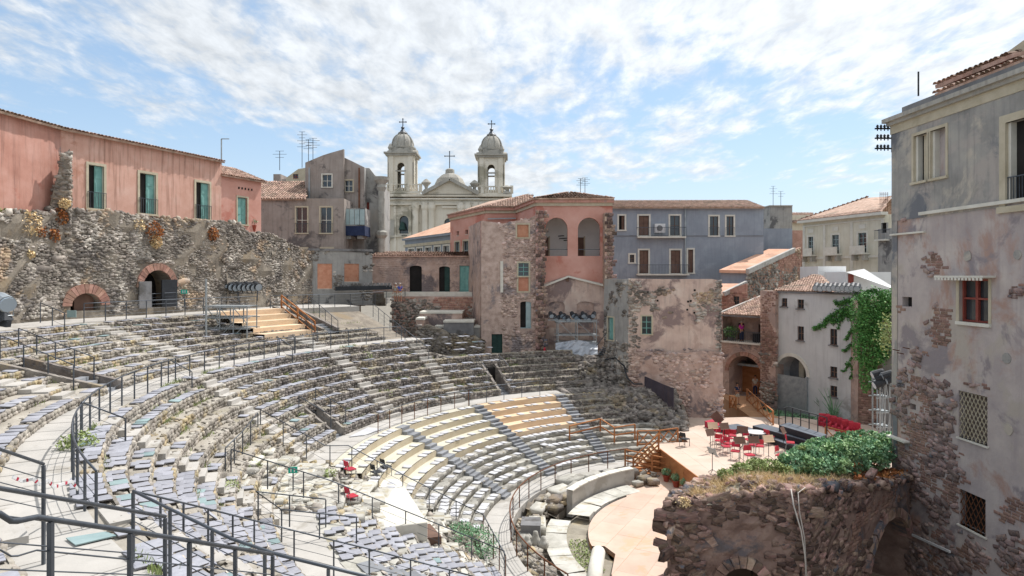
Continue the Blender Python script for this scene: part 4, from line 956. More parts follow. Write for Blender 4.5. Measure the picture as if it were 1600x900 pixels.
# rubble ledge and weeds on the wall top
pp = []; ps = []
for f, zt in ((fa, za), (fb, zb_), (fc_, zc_), (fd, zd_)):
    for _ in range(int(f.L*14)): u = U(0, f.L); p = f.pt(u, lerp_poly(zt, u)+U(-.15, .1), U(-1.1, .1)); pp.append(p); ps.append(U(.12, .4))
scatter('ledge_rubble', 'wallst', AW, ROCK, pp, ps, [U(0, 6) for _ in pp], .6)
for k, (px, py, D, r, n) in enumerate(((92, 340, 38.3, .55, 500), (101, 318, 38.3, .35, 250), (238, 362, 44, .8, 500), (243, 378, 44, .45, 300), (331, 366, 48.5, .6, 400), (215, 352, 43, .5, 200), (82, 368, 37.8, .45, 350), (45, 350, 36.3, .8, 350), (366, 372, 51, .4, 200), (445, 390, 56, .5, 250), (60, 362, 37, .5, 250), (48, 398, 36.2, .25, 120))):
    p = W(px, py, D); t = leaves('weed_tuft', ['rusty', 'dry'][k % 2], None, clump(p, r*.85, n, 1.1), .17); del t['kind']
    tag(t, ['rust coloured', 'dry straw coloured'][k % 2]+' weed tuft on the '+['wall stub beside the salmon house', 'upper part of the wall stub', 'wall top below the second window', 'wall face hanging below the second window', 'wall top below the third window', 'wall top between the first two windows', 'ancient wall below the stub', 'grassy ledge at the far left', 'wall top left of the small house door', 'slope left of the brick infilled openings', 'ledge just left of the stub', 'wall face at the left edge'][k], 'weed')
leaves('ledge_grass', 'lime_', None, [(U(-28.2, -26.2), U(30, 38), 15.3+U(0, .15)) for _ in range(900)], .16, 'stuff', label='low green grass on the ledge below the salmon house', cat='grass')
SH = thing('salmon_house', 'long salmon plastered house with tall shuttered windows above the ancient wall', 'house', (-24, 44, 15))
h0 = Fac((-28.9, 20.5), (-26.4, 39.3)); h1 = Fac((-26.4, 39.3), (-21.95, 50.7)); 
ops = [h1.rect(138, 264, 162, 328), h1.rect(218, 277, 243, 336), h1.rect(306, 289, 327, 341)]
for o in ops: o['z0'] = 16.1; o['z1'] = 18.75
wall('side_wall', 'pinkd', SH, h0, 14.6, 20.55); wall('front_wall', 'pink', SH, h1, 14.8, 20.5, ops, rm='trimw')
for o in ops: window(h1, o, SH, 'half', 'trimc', .16, 'aqua', rail=1.0)
for o in ops[:2]: courses(h1, SH, 15.4, 15.95, .3, .12, 'brick', None, u0=o['u0']-.3, u1=o['u1']+.3)
nrm = h1.n
def offp(p, f, d, z): q = Vector((p[0], p[1]))+f.n*d; return (q.x, q.y, z)
e0, e1, e2 = offp((-28.9, 20.5), h0, .35, 20.6), offp((-26.4, 39.3), h1, .35, 20.55), offp((-21.95, 50.7), h1, .35, 20.55)
r0, r1, r2 = offp((-28.9, 20.5), h0, -5, 21.7), offp((-26.4, 39.3), h1, -5, 21.7), offp((-21.95, 50.7), h1, -5, 21.7)
tiles(SH, [e0, e1, r1, r0]); tiles(SH, [e1, e2, r2, r1])
wall('gable_wall', 'pink', SH, Fac((-21.95, 50.7), (-26.9, 52.6)), 14.8, [(0, 20.5), (5, 21.6)])
SM = thing('small_salmon_house', 'lower salmon house with a tiled roof and one small green shuttered door', 'house', (-21, 53, 15))
h2 = Fac((-22.05, 50.9), (-20.4, 54.6)); o = h2.rect(371, 315, 386, 355); o['z0'] = 16.0; o['z1'] = 18.1
wall('front_wall', 'pinkc', SM, h2, 14.8, 19.55, [o]); window(h2, o, SM, 'shut', 'trimc', .12, 'aqua')
wall('end_wall', 'pinkc', SM, Fac((-20.4, 54.6), (-26, 57)), 14.8, [(0, 19.55), (3, 20.8), (6, 19.5)])
for i in range(5): u = h2.uz(373+i*5, 0)[0]; fbox(h2, u-.05, u+.05, 18.75, 18.9, 0, .06).build('vent_hole', 'dark', SM)
tiles(SM, [offp((-22.1, 50.7), h2, .3, 19.6), offp((-20.3, 54.8), h2, .3, 19.6), offp((-20.3, 54.8), h2, -3.2, 20.9), offp((-22.1, 50.7), h2, -3.2, 20.9)])
p = W(395, 352, 54); t = thing('plant_pot', 'potted plant beside the door of the small salmon house', 'plant', p); m = MB(); m.lathe(p, [(0, -.5), (.2, -.5), (.3, 0), (0, 0)], 10); m.build('pot', 'pot', t); leaves('foliage', 'green', t, clump((p.x, p.y, p.z+.3), .35, 120), .12)
for nm, a, b, lb in (('shrub', 392, 350, ''),): pass
# ================================================================== brown and grey apartment houses
def house_front(t, x0, x1, ytop, D, zb, m, ops, dep=8, jit=.02, zt=None, name='front_wall', rm=None):
    f = Fac(wxy(x0, D), wxy(x1, D)); ztop = EZ-(ytop-HZ)/F*D if zt is None else zt
    rs = [f.rect(*o[:4], o[5] if len(o) > 5 else 0) for o in ops]; wall(name, m, t, f, zb, ztop, rs, jit=jit, rm=rm)
    zl = ztop if not isinstance(ztop, list) else ztop[0][1]; zr = ztop if not isinstance(ztop, list) else ztop[-1][1]
    a, b = wxy(x0, D), wxy(x1, D); wall('side_wall', m, t, Fac((a[0], a[1]+dep), a), zb, zl); wall('side_wall', m, t, Fac(b, (b[0], b[1]+dep)), zb, zr); wall('rear_wall', m, t, Fac((b[0], b[1]+dep), (a[0], a[1]+dep)), zb, min(zl, zr))
    return f, rs
GH = thing('grey_brown_house', 'low grey brown house with two tall windows and a tiled roof beside the salmon house', 'house', wxy(470, 62)+(10,))
f, rs = house_front(GH, 406, 537, 310, 62, 8, 'brownp', [(463, 324, 480, 364), (501, 324, 518, 364)], 7)
for r in rs: window(f, r, GH, 'glass', 'trimc', .13, 'trimw', rail=.9, split=2)
for x0, x1 in ((462, 482), (500, 522)): r = f.rect(x0, 386, x1, 390); fbox(f, r['u0'], r['u1'], r['z0'], r['z1'], 0, .08).build('lintel', 'trimc', GH)
a = W(404, 311, 61.7); b = W(478, 311, 61.7); tiles(GH, [tuple(a), tuple(b), tuple(W(478, 284, 67)), tuple(W(404, 284, 67))])
BH = thing('brown_apartment_house', 'tall brown apartment house with a stepped gable roofline and small blue windows', 'apartment house', wxy(520, 65)+(9,))
D = 65; f = Fac(wxy(477, D), wxy(537, D)); zz = lambda y: EZ-(y-HZ)/F*D; uu = lambda x: f.uz(x, 0)[0]
rs = [f.rect(504, 273, 518, 292)]
wall('front_wall', 'brownp', BH, f, 9, [(0, zz(254)), (uu(500), zz(244)), (uu(535), zz(233)), (f.L, zz(233))], rs); window(f, rs[0], BH, 'glass', 'trimw', .12, 'trimw')
f2 = Fac(wxy(536.5, D+.5), wxy(569, D+.5)); r2 = f2.rect(539, 282, 551, 299); wall('front_wall', 'brownp', BH, f2, 9, [(0, zz(244)), (f2.L*.9, zz(258)), (f2.L, zz(260))], [r2]); window(f2, r2, BH, 'glass', 'trimc', .12, 'trimw')
wall('side_wall', 'brownp', BH, Fac((f.p.x, D+9), (f.p.x, D)), 9, zz(254)); b = wxy(569, D+.5); wall('side_wall', 'greyp', BH, Fac(b, (b[0], b[1]+8)), 9, zz(260))
m = MB(); BX(m, 482, 262, 484, 333, 64.9, .1); m.build('drain_pipe', 'steel', BH); m = MB(); BX(m, 560, 262, 562, 325, 65.3, .1); m.build('drain_pipe', 'rust', BH)
# enclosed balcony
m = MB(); BX(m, 537, 325, 570, 353, 62.8, 2.4); m.build('balcony_enclosure', 'greyp', BH)
for i in range(4): m = MB(); BX(m, 538.3+i*8, 327, 545.3+i*8, 351, 62.74, .06); m.build('balcony_pane', 'shutter', BH)
m = MB(); BX(m, 537, 353, 570, 368, 62.7, 2.4); m.build('balcony_apron', 'navy', BH)
for i in range(2):
    m = MB(); BX(m, 540+i*18, 368, 548+i*18, 373, 63, 2); m.build('balcony_bracket', 'greyp', BH)
GR = thing('grey_ruined_block', 'narrow weathered grey block with a carved stone corner column left of the church', 'building', wxy(585, 66)+(9,))
D = 66.5; f = Fac(wxy(568, D), wxy(597, D)); wall('front_wall', 'greyp', GR, f, 9, [(0, zz(262)), (f.L*.55, zz(264)), (f.L*.6, zz(272)), (f.L, zz(288))], [f.rect(568.2, 316, 577, 346)], rag=.05)
o = f.rect(568.2, 316, 577, 346); archpanel(f, o, -.22, 'redw', 'red_shutter', GR)
wall('side_wall', 'greyp', GR, Fac(wxy(597, D), (wxy(597, D)[0]-.5, D+7)), 9, zz(288))
m = MB(); c = W(596, 400, 65.8); m.lathe((c.x, c.y, 9), [(.5, 0), (.5, 2.5), (.62, 2.7), (.4, 3), (.38, 6.6), (.6, 6.9), (.6, 7.2), (.34, 7.4), (.32, 11.2), (.5, 11.6), (.4, 11.9), (.75, 12.3), (.8, 12.6), (.2, 12.7)], 12); m.build('corner_column', 'lime', GR, smooth=False)
YH = thing('yellow_house', 'small yellow house peeping between tiled roofs behind the grey brown house', 'house', wxy(462, 72)+(15,)); D = 72
f = Fac(wxy(447, D), wxy(478, D)); wall('front_wall', 'trimc', YH, f, 15, [(0, EZ-(278-HZ)/F*D), (f.L*.6, EZ-(264-HZ)/F*D), (f.L, EZ-(262-HZ)/F*D)], [f.rect(458, 272, 466, 279)]); window(f, f.rect(458, 272, 466, 279), YH, 'glass', None, 0, 'redw')
a = wxy(440, 73); m = MB(); m.bbox(a[0], a[0]+2.2, 73, 75, 15, EZ+150*73/F); m.bbox(a[0]-.9, a[0]-.1, 73, 75, 15, EZ+158*73/F); m.build('chimney_block', 'brownp', YH)
# ------------------------------------------------------------------ brick wall with two infilled openings and the terrace building
LW = thing('patched_wall', 'low patched rubble wall with two openings bricked up in orange', 'wall', wxy(530, 59)+(9.9,))
f = Fac(wxy(484, 58.8), wxy(582, 61.2)); ztw = [(0, 14.2), (1.2, 14.2), (f.L, 14.0)]; rs = [f.rect(496, 412, 519, 452), f.rect(538, 412, 561, 441)]
wall('wall_core', 'greyp', LW, f, 9.3, ztw, rs, jit=.05)
for r in rs: window(f, r, LW, 'brick', None)
rubble(f, LW, 9.8, ztw, .26, 'wallst', lambda u, z: NZ2(u, z) > -.15 and not any(r['u0']-.15 < u < r['u1']+.15 and z < r['z1']+.3 for r in rs), dep=.07)
fbox(f, -.1, f.L, 14.15, 14.35, -.5, .12).build('coping', 'concd', LW)
TBd = thing('terrace_building', 'low reddish brick building with three arched green doorways on a terrace', 'building', wxy(660, 64)+(10.3,))
f = Fac(wxy(582, 63.0), wxy(752, 63.4)); ztw = 13.85; rs = [f.rect(640, 415, 659, 457, .35), f.rect(686, 416, 703, 457, .35), f.rect(718, 415, 735, 457, 0)]
for r in rs: r['z0'] = 10.45
wall('front_wall', 'mauve', TBd, f, 10.3, ztw, rs, jit=.03); window(f, rs[0], TBd, 'dark', None, 0, 'doord'); window(f, rs[1], TBd, 'half', None, 0, 'doord'); window(f, rs[2], TBd, 'shut', None, 0, 'aqua')
courses(f, TBd, 10.4, 13.8, .34, .17, 'mauve', lambda u, z: NZ2(u+4, z) > -.45 and not any(r['u0']-.42 < u < r['u1']+.2 and z < r['z1']+.1 for r in rs))
a = W(579, 399.5, 62.8); b = W(755, 399.5, 63.2); tiles(TBd, [tuple(a), tuple(b), (b.x, b.y+4, b.z+.5), (a.x, a.y+4, a.z+.5)])
TW = thing('terrace_retaining_wall', 'reddish brick retaining wall with an arched recess below the terrace', 'wall', wxy(700, 61)+(5.4,))
m = MB(); a, b = wxy(600, 62.4), wxy(770, 61.6); m.prism([a, b, (b[0], 64), (a[0], 64)], 9.9, 10.45); m.build('terrace_slab', 'trimw', TW)
f = Fac(wxy(612, 62.0), wxy(770, 61.2)); o = f.rect(771, 468, 781, 505, 1); rs = [f.rect(755, 467, 768, 507, 1)]
wall('wall_core', 'mauve', TW, f, 5, 10.05, rs, jit=.05); archpanel(f, rs[0], -.25, 'dark', 'recess_back', TW)
courses(f, TW, 5.2, 10.0, .4, .2, 'brick', lambda u, z: NZ2(u+1, z*1.5) > -.1 and not (rs[0]['u0']-.1 < u < rs[0]['u1']+.1 and z < rs[0]['z1']+.1)); rubble(f, TW, 5.2, 10, .3, 'wallst', lambda u, z: NZ2(u+1, z*1.5) < -.1 or u < 3, dep=.07)
RB = thing('ruined_blocks', 'grey ruined masonry blocks with flat concrete tops left of the dark green door', 'ruin', wxy(700, 55)+(5,))
for (x0, y0, x1, y1, D, dep, mm) in ((656, 490, 722, 530, 58.2, 3, 'mauve'), (693, 504, 740, 540, 56.4, 2.4, 'concd'), (739, 512, 770, 556, 57.5, 3, 'pinkp'), (680, 512, 752, 552, 57.0, 1.8, 'greyp'), (650, 500, 662, 560, 56, 2.5, 'mauve')):
    m = MB(); BX(m, x0, y0, x1, y1, D, dep); m.build('masonry_block', mm, RB); m = MB(); BX(m, x0-.5, y0-3, x1+.5, y0, D-.08, dep+.1); m.build('top_slab', 'trimw' if mm != 'pinkp' else 'pinkc', RB)
f = Fac(wxy(652, 55.2), wxy(758, 56.2)); zt = [(0, 8.0), (2.5, 7.2), (4, 7.0), (f.L, 6.6)]; wall('rubble_front', 'mortar', RB, f, 4.6, zt, step=.4, jit=.15, rag=.2, thick=1.2); rubble(f, RB, 4.8, zt, .28, 'lava', None, dep=.14, jit=.7)
pp = []
for _ in range(1600):
    x = U(625, 765); D = U(49.5, 55.5); v = W(x, 500, D); z = T(v.x, v.y) if pol(v.x, v.y)[1] > 133 else 5.4
    R, th = pol(v.x, v.y)
    if R < 25 or th > 139 or th < 126: continue
    pp.append((v.x, v.y, 5.3+max(0, (th-128)*.13)+U(-.1, .25)))
scatter('rubble_stones', 'lava', RB, SLAB, pp, [U(.12, .42) for _ in pp], [U(0, 6) for _ in pp], .6)
V = []; nI = 16
for i in range(nI+1):
    for j in range(9): th = 125+(139.5-125)*j/8; R = 25.2+(33-25.2)*i/nI; V.append(tuple(P(R, th, 5.35+max(0, (th-128)*.13)+U(-.12, .12))))
m = MB(); m.add(V, [(i*9+j, i*9+j+1, (i+1)*9+j+1, (i+1)*9+j) for i in range(nI) for j in range(8)]); m.build('slope_bed', 'mortar', RB)
# ================================================================== CHURCH
CH = thing('church', 'pale baroque church front with twin domed bell towers and a pediment', 'church', wxy(700, 130)+(9,)); D = 130.
def cb(x0, y0, x1, y1, dep=2, D_=D, name='cornice', m='church', bev=0): q = MB(); BX(q, x0, y0, x1, y1, D_, dep); return q.build(name, m, CH, bevel=bev)
f = Fac(wxy(603, D), wxy(796, D)); w0 = f.rect(624, 337, 638, 365, 1); wc = f.rect(694, 341, 708, 372, 1)
wall('front_wall', 'church', CH, f, 8, EZ+118*D/F, [w0, wc], step=3, reveal=.8, thick=20); archpanel(f, w0, -.7, 'glass', 'bell_opening', CH); archpanel(f, wc, -.7, 'glass', 'window_glass', CH)
c = W(631, 352, 131.5); 
m = MB(); m.lathe((c.x, 129.6, c.z-1), [(.75, 0), (.6, .3), (.45, 1.1), (.25, 1.5), (0, 1.6)], 10); m.build('bell', 'doord', CH)
cb(600, 303, 800, 307, 3, 129.0); cb(602, 310, 798, 312, 3, 129.5); cb(602, 318, 797, 320, 3, 129.4, 'frieze_band')
for x in (649, 664, 674, 720, 731, 743, 752, 765, 780): m = MB(); a = W(x, 400, 129.5); m.lathe((a.x, 129.6, 8), [(.62, 0), (.62, 18), (.55, EZ+104*D/F-8.6), (.8, EZ+107*D/F-8.3), (.8, EZ+109.5*D/F-8)], 12); m.build('column', 'church', CH, smooth=False)
for x in (607, 617, 641, 651, 787): cb(x-2, 321, x+2, 400, 1, 129.7, 'pilaster')
cb(690, 322, 714, 325, 1, 129.6, 'moulding'); cb(608, 344, 616, 372, .6, 129.6, 'statue_niche', 'churchd'); cb(604, 368, 645, 370, 1, 129.5)
for x in (630,): 
    for k in range(3): cb(627.5+k*3, 367, 629+k*3, 369, .3, 129.45, 'vent_slot', 'dark')
# pediment
a, b, c = W(660, 304, 129), W(748, 304, 129), W(703, 281, 129)
m = MB(); m.add([a, b, c, a+Vector((0, 3, 0)), b+Vector((0, 3, 0)), c+Vector((0, 3, 0))], [(0, 1, 2), (0, 2, 5, 3), (2, 1, 4, 5)]); m.build('pediment', 'church', CH)
for p, q in ((a, c), (b, c)): MB().bar(p+Vector((0, -.3, .1)), q+Vector((0, -.3, .1)), 1.4, .6).build('raking_cornice', 'churchd', CH)
m = MB(); cc = W(703, 304, 138); m.lathe((cc.x, cc.y, cc.z), [(3.7, 0), (3.6, .6), (3.3, 1.8), (2.6, 3.2), (1.7, 4.0), (.95, 4.3), (.9, 5.1), (.5, 5.3), (.2, 5.4)], 8); m.build('rear_gable_dome', 'churchd', CH)
def cross(x, ytop, ybot, D_, s=1.0):
    p, q = W(x, ybot, D_), W(x, ytop, D_); m = MB(); m.bar(p, q, .17); z = q.z-.7*s; m.bar((p.x-.8*s, D_, z), (p.x+.8*s, D_, z), .15); m.lathe((p.x, p.y, p.z-.4), [(0, -.1), (.35, 0), (.35, .35), (0, .6)], 8)
    for dx in (-.75, .75): m.box((p.x+dx*s, D_, z), (.22, .22, .22))
    m.box((p.x, D_, q.z), (.22, .22, .22)); m.build('cross', 'rail', CH)
cross(702.5, 237, 264, 138, 1.3)
def urn(x, yb, yt, D_=129.5):
    a = W(x, yb, D_); h = (yb-yt)*D_/F; m = MB(); m.lathe((a.x, a.y, a.z), [(.7, 0), (.6, h*.25), (.25, h*.35), (.4, h*.5), (1.0, h*.72), (.3, h*.95), (0, h)], 8); m.build('stone_urn', 'churchd', CH)
urn(666, 303, 279); urn(741.5, 303, 281); urn(792, 303, 289)
def tower(x, yc, D_=133.5):
    """bell tower centred at picture column x; yc shifts it up or down"""
    s = D_/F; cx_ = (x-800)/F*D_; hw = 19*s; Y0 = D_-2.5; z = lambda y: EZ-(y+yc-HZ)/F*D_
    f = Fac((cx_-hw, Y0), (cx_+hw, Y0)); sides = [f, Fac((cx_+hw, Y0), (cx_+hw, Y0+2*hw)), Fac((cx_+hw, Y0+2*hw), (cx_-hw, Y0+2*hw)), Fac((cx_-hw, Y0+2*hw), (cx_-hw, Y0))]
    for ff in sides:
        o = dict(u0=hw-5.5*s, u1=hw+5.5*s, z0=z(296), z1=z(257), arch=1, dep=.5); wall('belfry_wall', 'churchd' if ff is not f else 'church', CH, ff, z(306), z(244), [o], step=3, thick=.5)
        for uu_ in (.55, 2*hw-.55): fbox(ff, uu_-.45, uu_+.45, z(300), z(246), 0, .22).build('pilaster', 'church', CH)
        fbox(ff, o['u0']-.3, o['u1']+.3, z(270)-.12, z(270)+.12, -.4, .05).build('transom', 'churchd', CH)
        u0_, u1_ = .3, 2*hw-.3; mb = MB(); mb.add([ff.pt(u0_, z(244), .6), ff.pt(u1_, z(244), .6), ff.pt(hw, z(235), .6), ff.pt(u0_, z(244), -.4), ff.pt(u1_, z(244), -.4), ff.pt(hw, z(235), -.4)], [(0, 1, 2), (0, 2, 5, 3), (2, 1, 4, 5)]); mb.build('small_pediment', 'churchd', CH)
    cyy = Y0+hw
    for (y0, y1, e) in ((247, 244, .5), (244, 241.5, .8)): m = MB(); m.bbox(cx_-hw-e, cx_+hw+e, Y0-e, Y0+2*hw+e, z(y0), z(y1)); m.build('cornice', 'churchd', CH)
    m = MB(); m.bbox(cx_-hw+.4, cx_+hw-.4, Y0+.4, Y0+2*hw-.4, z(241.5), z(233)); m.build('attic_block', 'churchd', CH)
    r = 17*s; m = MB(); zz0 = z(233); H_ = z(209)-zz0; pr = [(r*1.05, 0), (r*1.07, .35), (r*.98, .4)]+[(r*math.cos(a)**.9*.98, .4+(H_-.4)*math.sin(a)) for a in [PI/2*k/9*.93 for k in range(10)]]+[(.9, H_), (.9, H_+.2)]; m.lathe((cx_, cyy, zz0), pr, 16); m.build('dome', 'churchd', CH, smooth=False)
    for k in range(8):
        a = PI/4*k+PI/8; pts = [(cx_+(r*math.cos(q)**.9+.05)*math.cos(a), cyy+(r*math.cos(q)**.9+.05)*math.sin(a), zz0+.4+(H_-.4)*math.sin(q)) for q in [PI/2*j/6*.93 for j in range(7)]]; MB().tube(pts, .12, 4).build('dome_rib', 'churchd', CH)
    m = MB(); m.lathe((cx_, cyy, z(209)), [(1.0, 0), (.6, .4), (.25, .9), (.4, 1.2), (.1, 1.5)], 10); m.build('lantern', 'rail', CH)
    cross(x, 186+yc, 203+yc, cyy, .85)
    for i in (-1, 1):
        for j in (-1, 1): m = MB(); m.lathe((cx_+i*(hw-.3), cyy+j*(hw-.3), z(241)), [(.45, 0), (.3, .5), (.5, .9), (.15, 1.6), (0, 1.8)], 6); m.build('corner_urn', 'churchd', CH)
    # balustrade
    n = 16; x0_, x1_ = cx_-hw-1.6, cx_+hw+1.6; yb = 129.6; m = MB(); m.bbox(x0_, x1_, yb, yb+.3, z(293)-yc*0, z(291.5)); m.build('balustrade_rail', 'church', CH)
    m = MB(); m.bbox(x0_, x1_, yb, yb+.5, z(306), z(302)); m.build('balustrade_base', 'church', CH)
    for i in range(n+1): q = MB(); q.lathe((x0_+.1+(x1_-x0_-.2)*i/n, yb+.15, z(302)), [(.1, 0), (.17, .35), (.08, .8), (.1, z(293)-z(302))], 6); q.build('baluster', 'church', CH)
    for xx in (x0_, x1_, cx_-1.6, cx_+1.6): m = MB(); m.bbox(xx-.3, xx+.3, yb-.1, yb+.5, z(303), z(291)); m.build('balustrade_pier', 'church', CH)
tower(629.5, 0); tower(768, 3)
# ================================================================== CENTRE: long wing with blue and pink fronts, loggia house
BW = thing('slate_wing', 'low slate blue wing with a pale orange roof in front of the church', 'building', wxy(670, 84)+(10,))
f = Fac(wxy(633, 88), wxy(707, 75.5)); rs = [f.rect(x-4.5*1, 387-k*2.5, x+4.5, 402) for k, x in enumerate((643, 656, 669.5, 683.5, 697.5))]
for r in rs: r['z1'] = f.uz(643, 389)[1]; r['z0'] = r['z1']-2.1
zt = f.uz(633, 376)[1]; wall('front_wall', 'blue', BW, f, 9, zt, rs)
for r in rs: window(f, r, BW, 'glass', 'trimw', .2, 'trimw')
fbox(f, -.2, f.L+.2, zt-.9, zt-.55, 0, .15).build('string_course', 'trimc', BW); fbox(f, -.2, f.L, zt, zt+.25, -.3, .35).build('eave', 'blue', BW)
e0 = f.pt(-.2, zt+.26, .4); e1 = f.pt(f.L, zt+.26, .4); m = MB(); r0_ = f.pt(-.2, zt+.3, -1); 
roofb = [e0, e1, tuple(Vector(f.pt(f.L, zt+3.0, -6))), tuple(Vector(f.pt(6, zt+3.0, -6)))]; mb = MB(); mb.add(roofb, [(0, 1, 2, 3)]); mb.build('roof', 'tileo', BW); wall('end_wall', 'blue', BW, Fac((f.pt(0, 0, -8)[0], f.pt(0, 0, -8)[1]), (f.p.x, f.p.y)), 9, zt)
LH = thing('loggia_house', 'salmon pink house with a two arched loggia and a hipped tile roof', 'house', (2, 62, 5.4))
DZ = 57.5; zc = EZ+114*DZ/F
A = Fac((-6.7, 72.9), (-2.45, 64.3)); B = Fac((-2.45, 64.3), (.43, 64.3)); C_ = Fac((.43, 64.3), wxy(838, DZ)); Dm = Fac(wxy(838, DZ), wxy(957, DZ))
rs = [A.rect(711, 376, 718, 402), A.rect(724, 376, 732, 402), A.rect(738, 374, 744.5, 402)]; sm = [A.rect(713.5, 361, 717, 369), A.rect(727, 359, 731, 367)]
for r in rs: r['z1'] = A.uz(724, 377)[1]; r['z0'] = r['z1']-1.9
wall('wing_wall', 'pinkc', LH, A, 9, zc, rs+sm)
for r in rs: window(A, r, LH, 'glass', 'trimc', .16, 'shutter')
for r in sm: window(A, r, LH, 'dark', None)
wall('wing_wall', 'pinkc', LH, B, 9, zc); wall('wing_wall', 'pinkc', LH, C_, 9, zc)
la, lb_ = Dm.rect(852, 340, 887, 400, 1), Dm.rect(903, 342, 938, 400, 1); la['z0'] = lb_['z0'] = Dm.uz(880, 400)[1]; la['z1'] = lb_['z1'] = Dm.uz(880, 340)[1]; la['dep'] = lb_['dep'] = .45
n1, n2 = Dm.rect(857, 471, 882, 512, .4), Dm.rect(901, 471, 928, 512, .4); n1['rm'] = n2['rm'] = 'pinkp'
wall('front_wall', 'pinkc', LH, Dm, 13.0-.0, zc, [la, lb_], thick=.45); 
gl = [(0, 11.5), (Dm.uz(887, 0)[0]*.98, 13.2), (Dm.L, 12.2)]
f = Fac((Dm.p.x, DZ-.12), (Dm.p.x+Dm.L, DZ-.12)); gz_ = [(0, EZ+(HZ-446)*DZ/F), (f.uz(888, 0)[0], EZ+(HZ-431)*DZ/F), (f.L, EZ+(HZ-446)*DZ/F)]
for o in (n1, n2): o['dep'] = .3
wall('plain_front', 'pinkc', LH, Dm, 5, 13.01, [], thick=.1); wall('lower_front', 'pinkp', LH, f, 5, gz_, [n1, n2], jit=.03); archpanel(f, n1, -.1, 'mauve', 'blocked_niche', LH); archpanel(f, n2, -.1, 'mauve', 'blocked_niche', LH)
for (x0, y0, x1, y1) in ((850, 447, 888, 432), (888, 432, 947, 447)): MB().bar(W(x0, y0, DZ-.2), W(x1, y1, DZ-.2), .3, .16).build('gable_ledge', 'trimw', LH)
q = f.rect(884, 432, 889, 440); fbox(f, q['u0'], q['u1'], q['z0'], q['z1'], 0, .05).build('vent', 'brownw', LH)
# loggia interior
x0, x1 = Dm.p.x+.3, Dm.p.x+Dm.L-.3; zf = la['z0']-.05; zt = zc-.3
for nm, pts, mm in (('loggia_back', [(x0, DZ+3, zf), (x1, DZ+3, zf), (x1, DZ+3, zt), (x0, DZ+3, zt)], 'whitei'), ('loggia_floor', [(x0, DZ+.3, zf), (x1, DZ+.3, zf), (x1, DZ+3, zf), (x0, DZ+3, zf)], 'tileo'), ('loggia_side', [(x1, DZ+.3, zf), (x1, DZ+3, zf), (x1, DZ+3, zt), (x1, DZ+.3, zt)], 'pinkc'), ('loggia_side', [(x0, DZ+.3, zf), (x0, DZ+3, zf), (x0, DZ+3, zt), (x0, DZ+.3, zt)], 'whitei'), ('loggia_ceiling', [(x0, DZ+.3, zt), (x1, DZ+.3, zt), (x1, DZ+3, zt), (x0, DZ+3, zt)], 'whitei')):
    MB().poly(pts).build(nm, mm, LH)
for xa, xb in ((851, 857), (903, 912)): a = W(xa, 400, DZ+2.95); b = W(xb, 371, DZ+2.95); m = MB(); m.bbox(a.x, b.x, DZ+2.9, DZ+2.98, zf, b.z); m.build('loggia_door', 'brownw', LH); m = MB(); m.bbox(b.x, b.x+.12, DZ+2.86, DZ+2.98, zf, b.z+.1); m.build('door_jamb', 'trimc', LH)
for o in (la, lb_): q = fbox(Dm, o['u0'], o['u1'], o['z0']+.55, o['z0']+.6, -.3, -.25); q.build('loggia_bar', 'rail', LH)
for (dx, dz, l) in ((0, 0, .9), (.1, -.22, 1.2), (.5, -.4, .6)): a = W(872, 369, DZ+2.9); MB().bar((a.x+dx, a.y, a.z+dz), (a.x+dx+l*.6, a.y, a.z+dz+.04), .07).build('wall_writing', 'dark', LH)
for ff, e in ((A, 0), (B, 0), (C_, 0), (Dm, 0)):
    fbox(ff, -.1, ff.L+.1, zc-.05, zc+.22, -.3, .28).build('cornice', 'pinkd', LH); fbox(ff, 0, ff.L, zc-.32, zc-.05, -.2, .12).build('cornice', 'trimc', LH)
    fbox(ff, -.1, ff.L+.1, zc+.22, zc+.34, -.3, .4).build('eave_tiles', 'tile', LH)
a, b = W(833, 316, DZ-.4), W(959, 316, DZ-.4); rz_ = zc+.3; pk = W(885, 301, DZ+4.5); pk2 = W(893, 301, DZ+5.2)
a.z = b.z = rz_; tiles(LH, [a, b, pk2, pk]); bl = Vector((a.x-1.3, DZ+8, rz_)); tiles(LH, [(bl.x, bl.y, rz_), a, pk, (pk.x, pk.y+1, pk.z)]); tiles(LH, [b, (b.x, b.y+9, rz_), (pk2.x, pk2.y+1.5, pk2.z), pk2])
tiles(LH, [(-6.9, 73.1, rz_), (-2.6, 63.9, rz_), (.6, 63.9, rz_), (2.5, 68, rz_+1.6), (1.0, 72, rz_+1.7)][0:2]+[(1.6, 68, rz_+1.6), (-2.5, 74, rz_+1.6)]); tiles(LH, [(-2.6, 63.95, rz_), (1.2, 63.95, rz_), (2.2, 68, rz_+1.6), (1.6, 68, rz_+1.6)])
wall('right_wall', 'pinkc', LH, Fac((Dm.p.x+Dm.L, DZ), (Dm.p.x+Dm.L, DZ+12)), 5, zc)
q = W(800, 338, 64.2); MB().bar(W(762, 342, 64.1), W(806, 341, 64.1), .1).build('gutter', 'steel', LH)
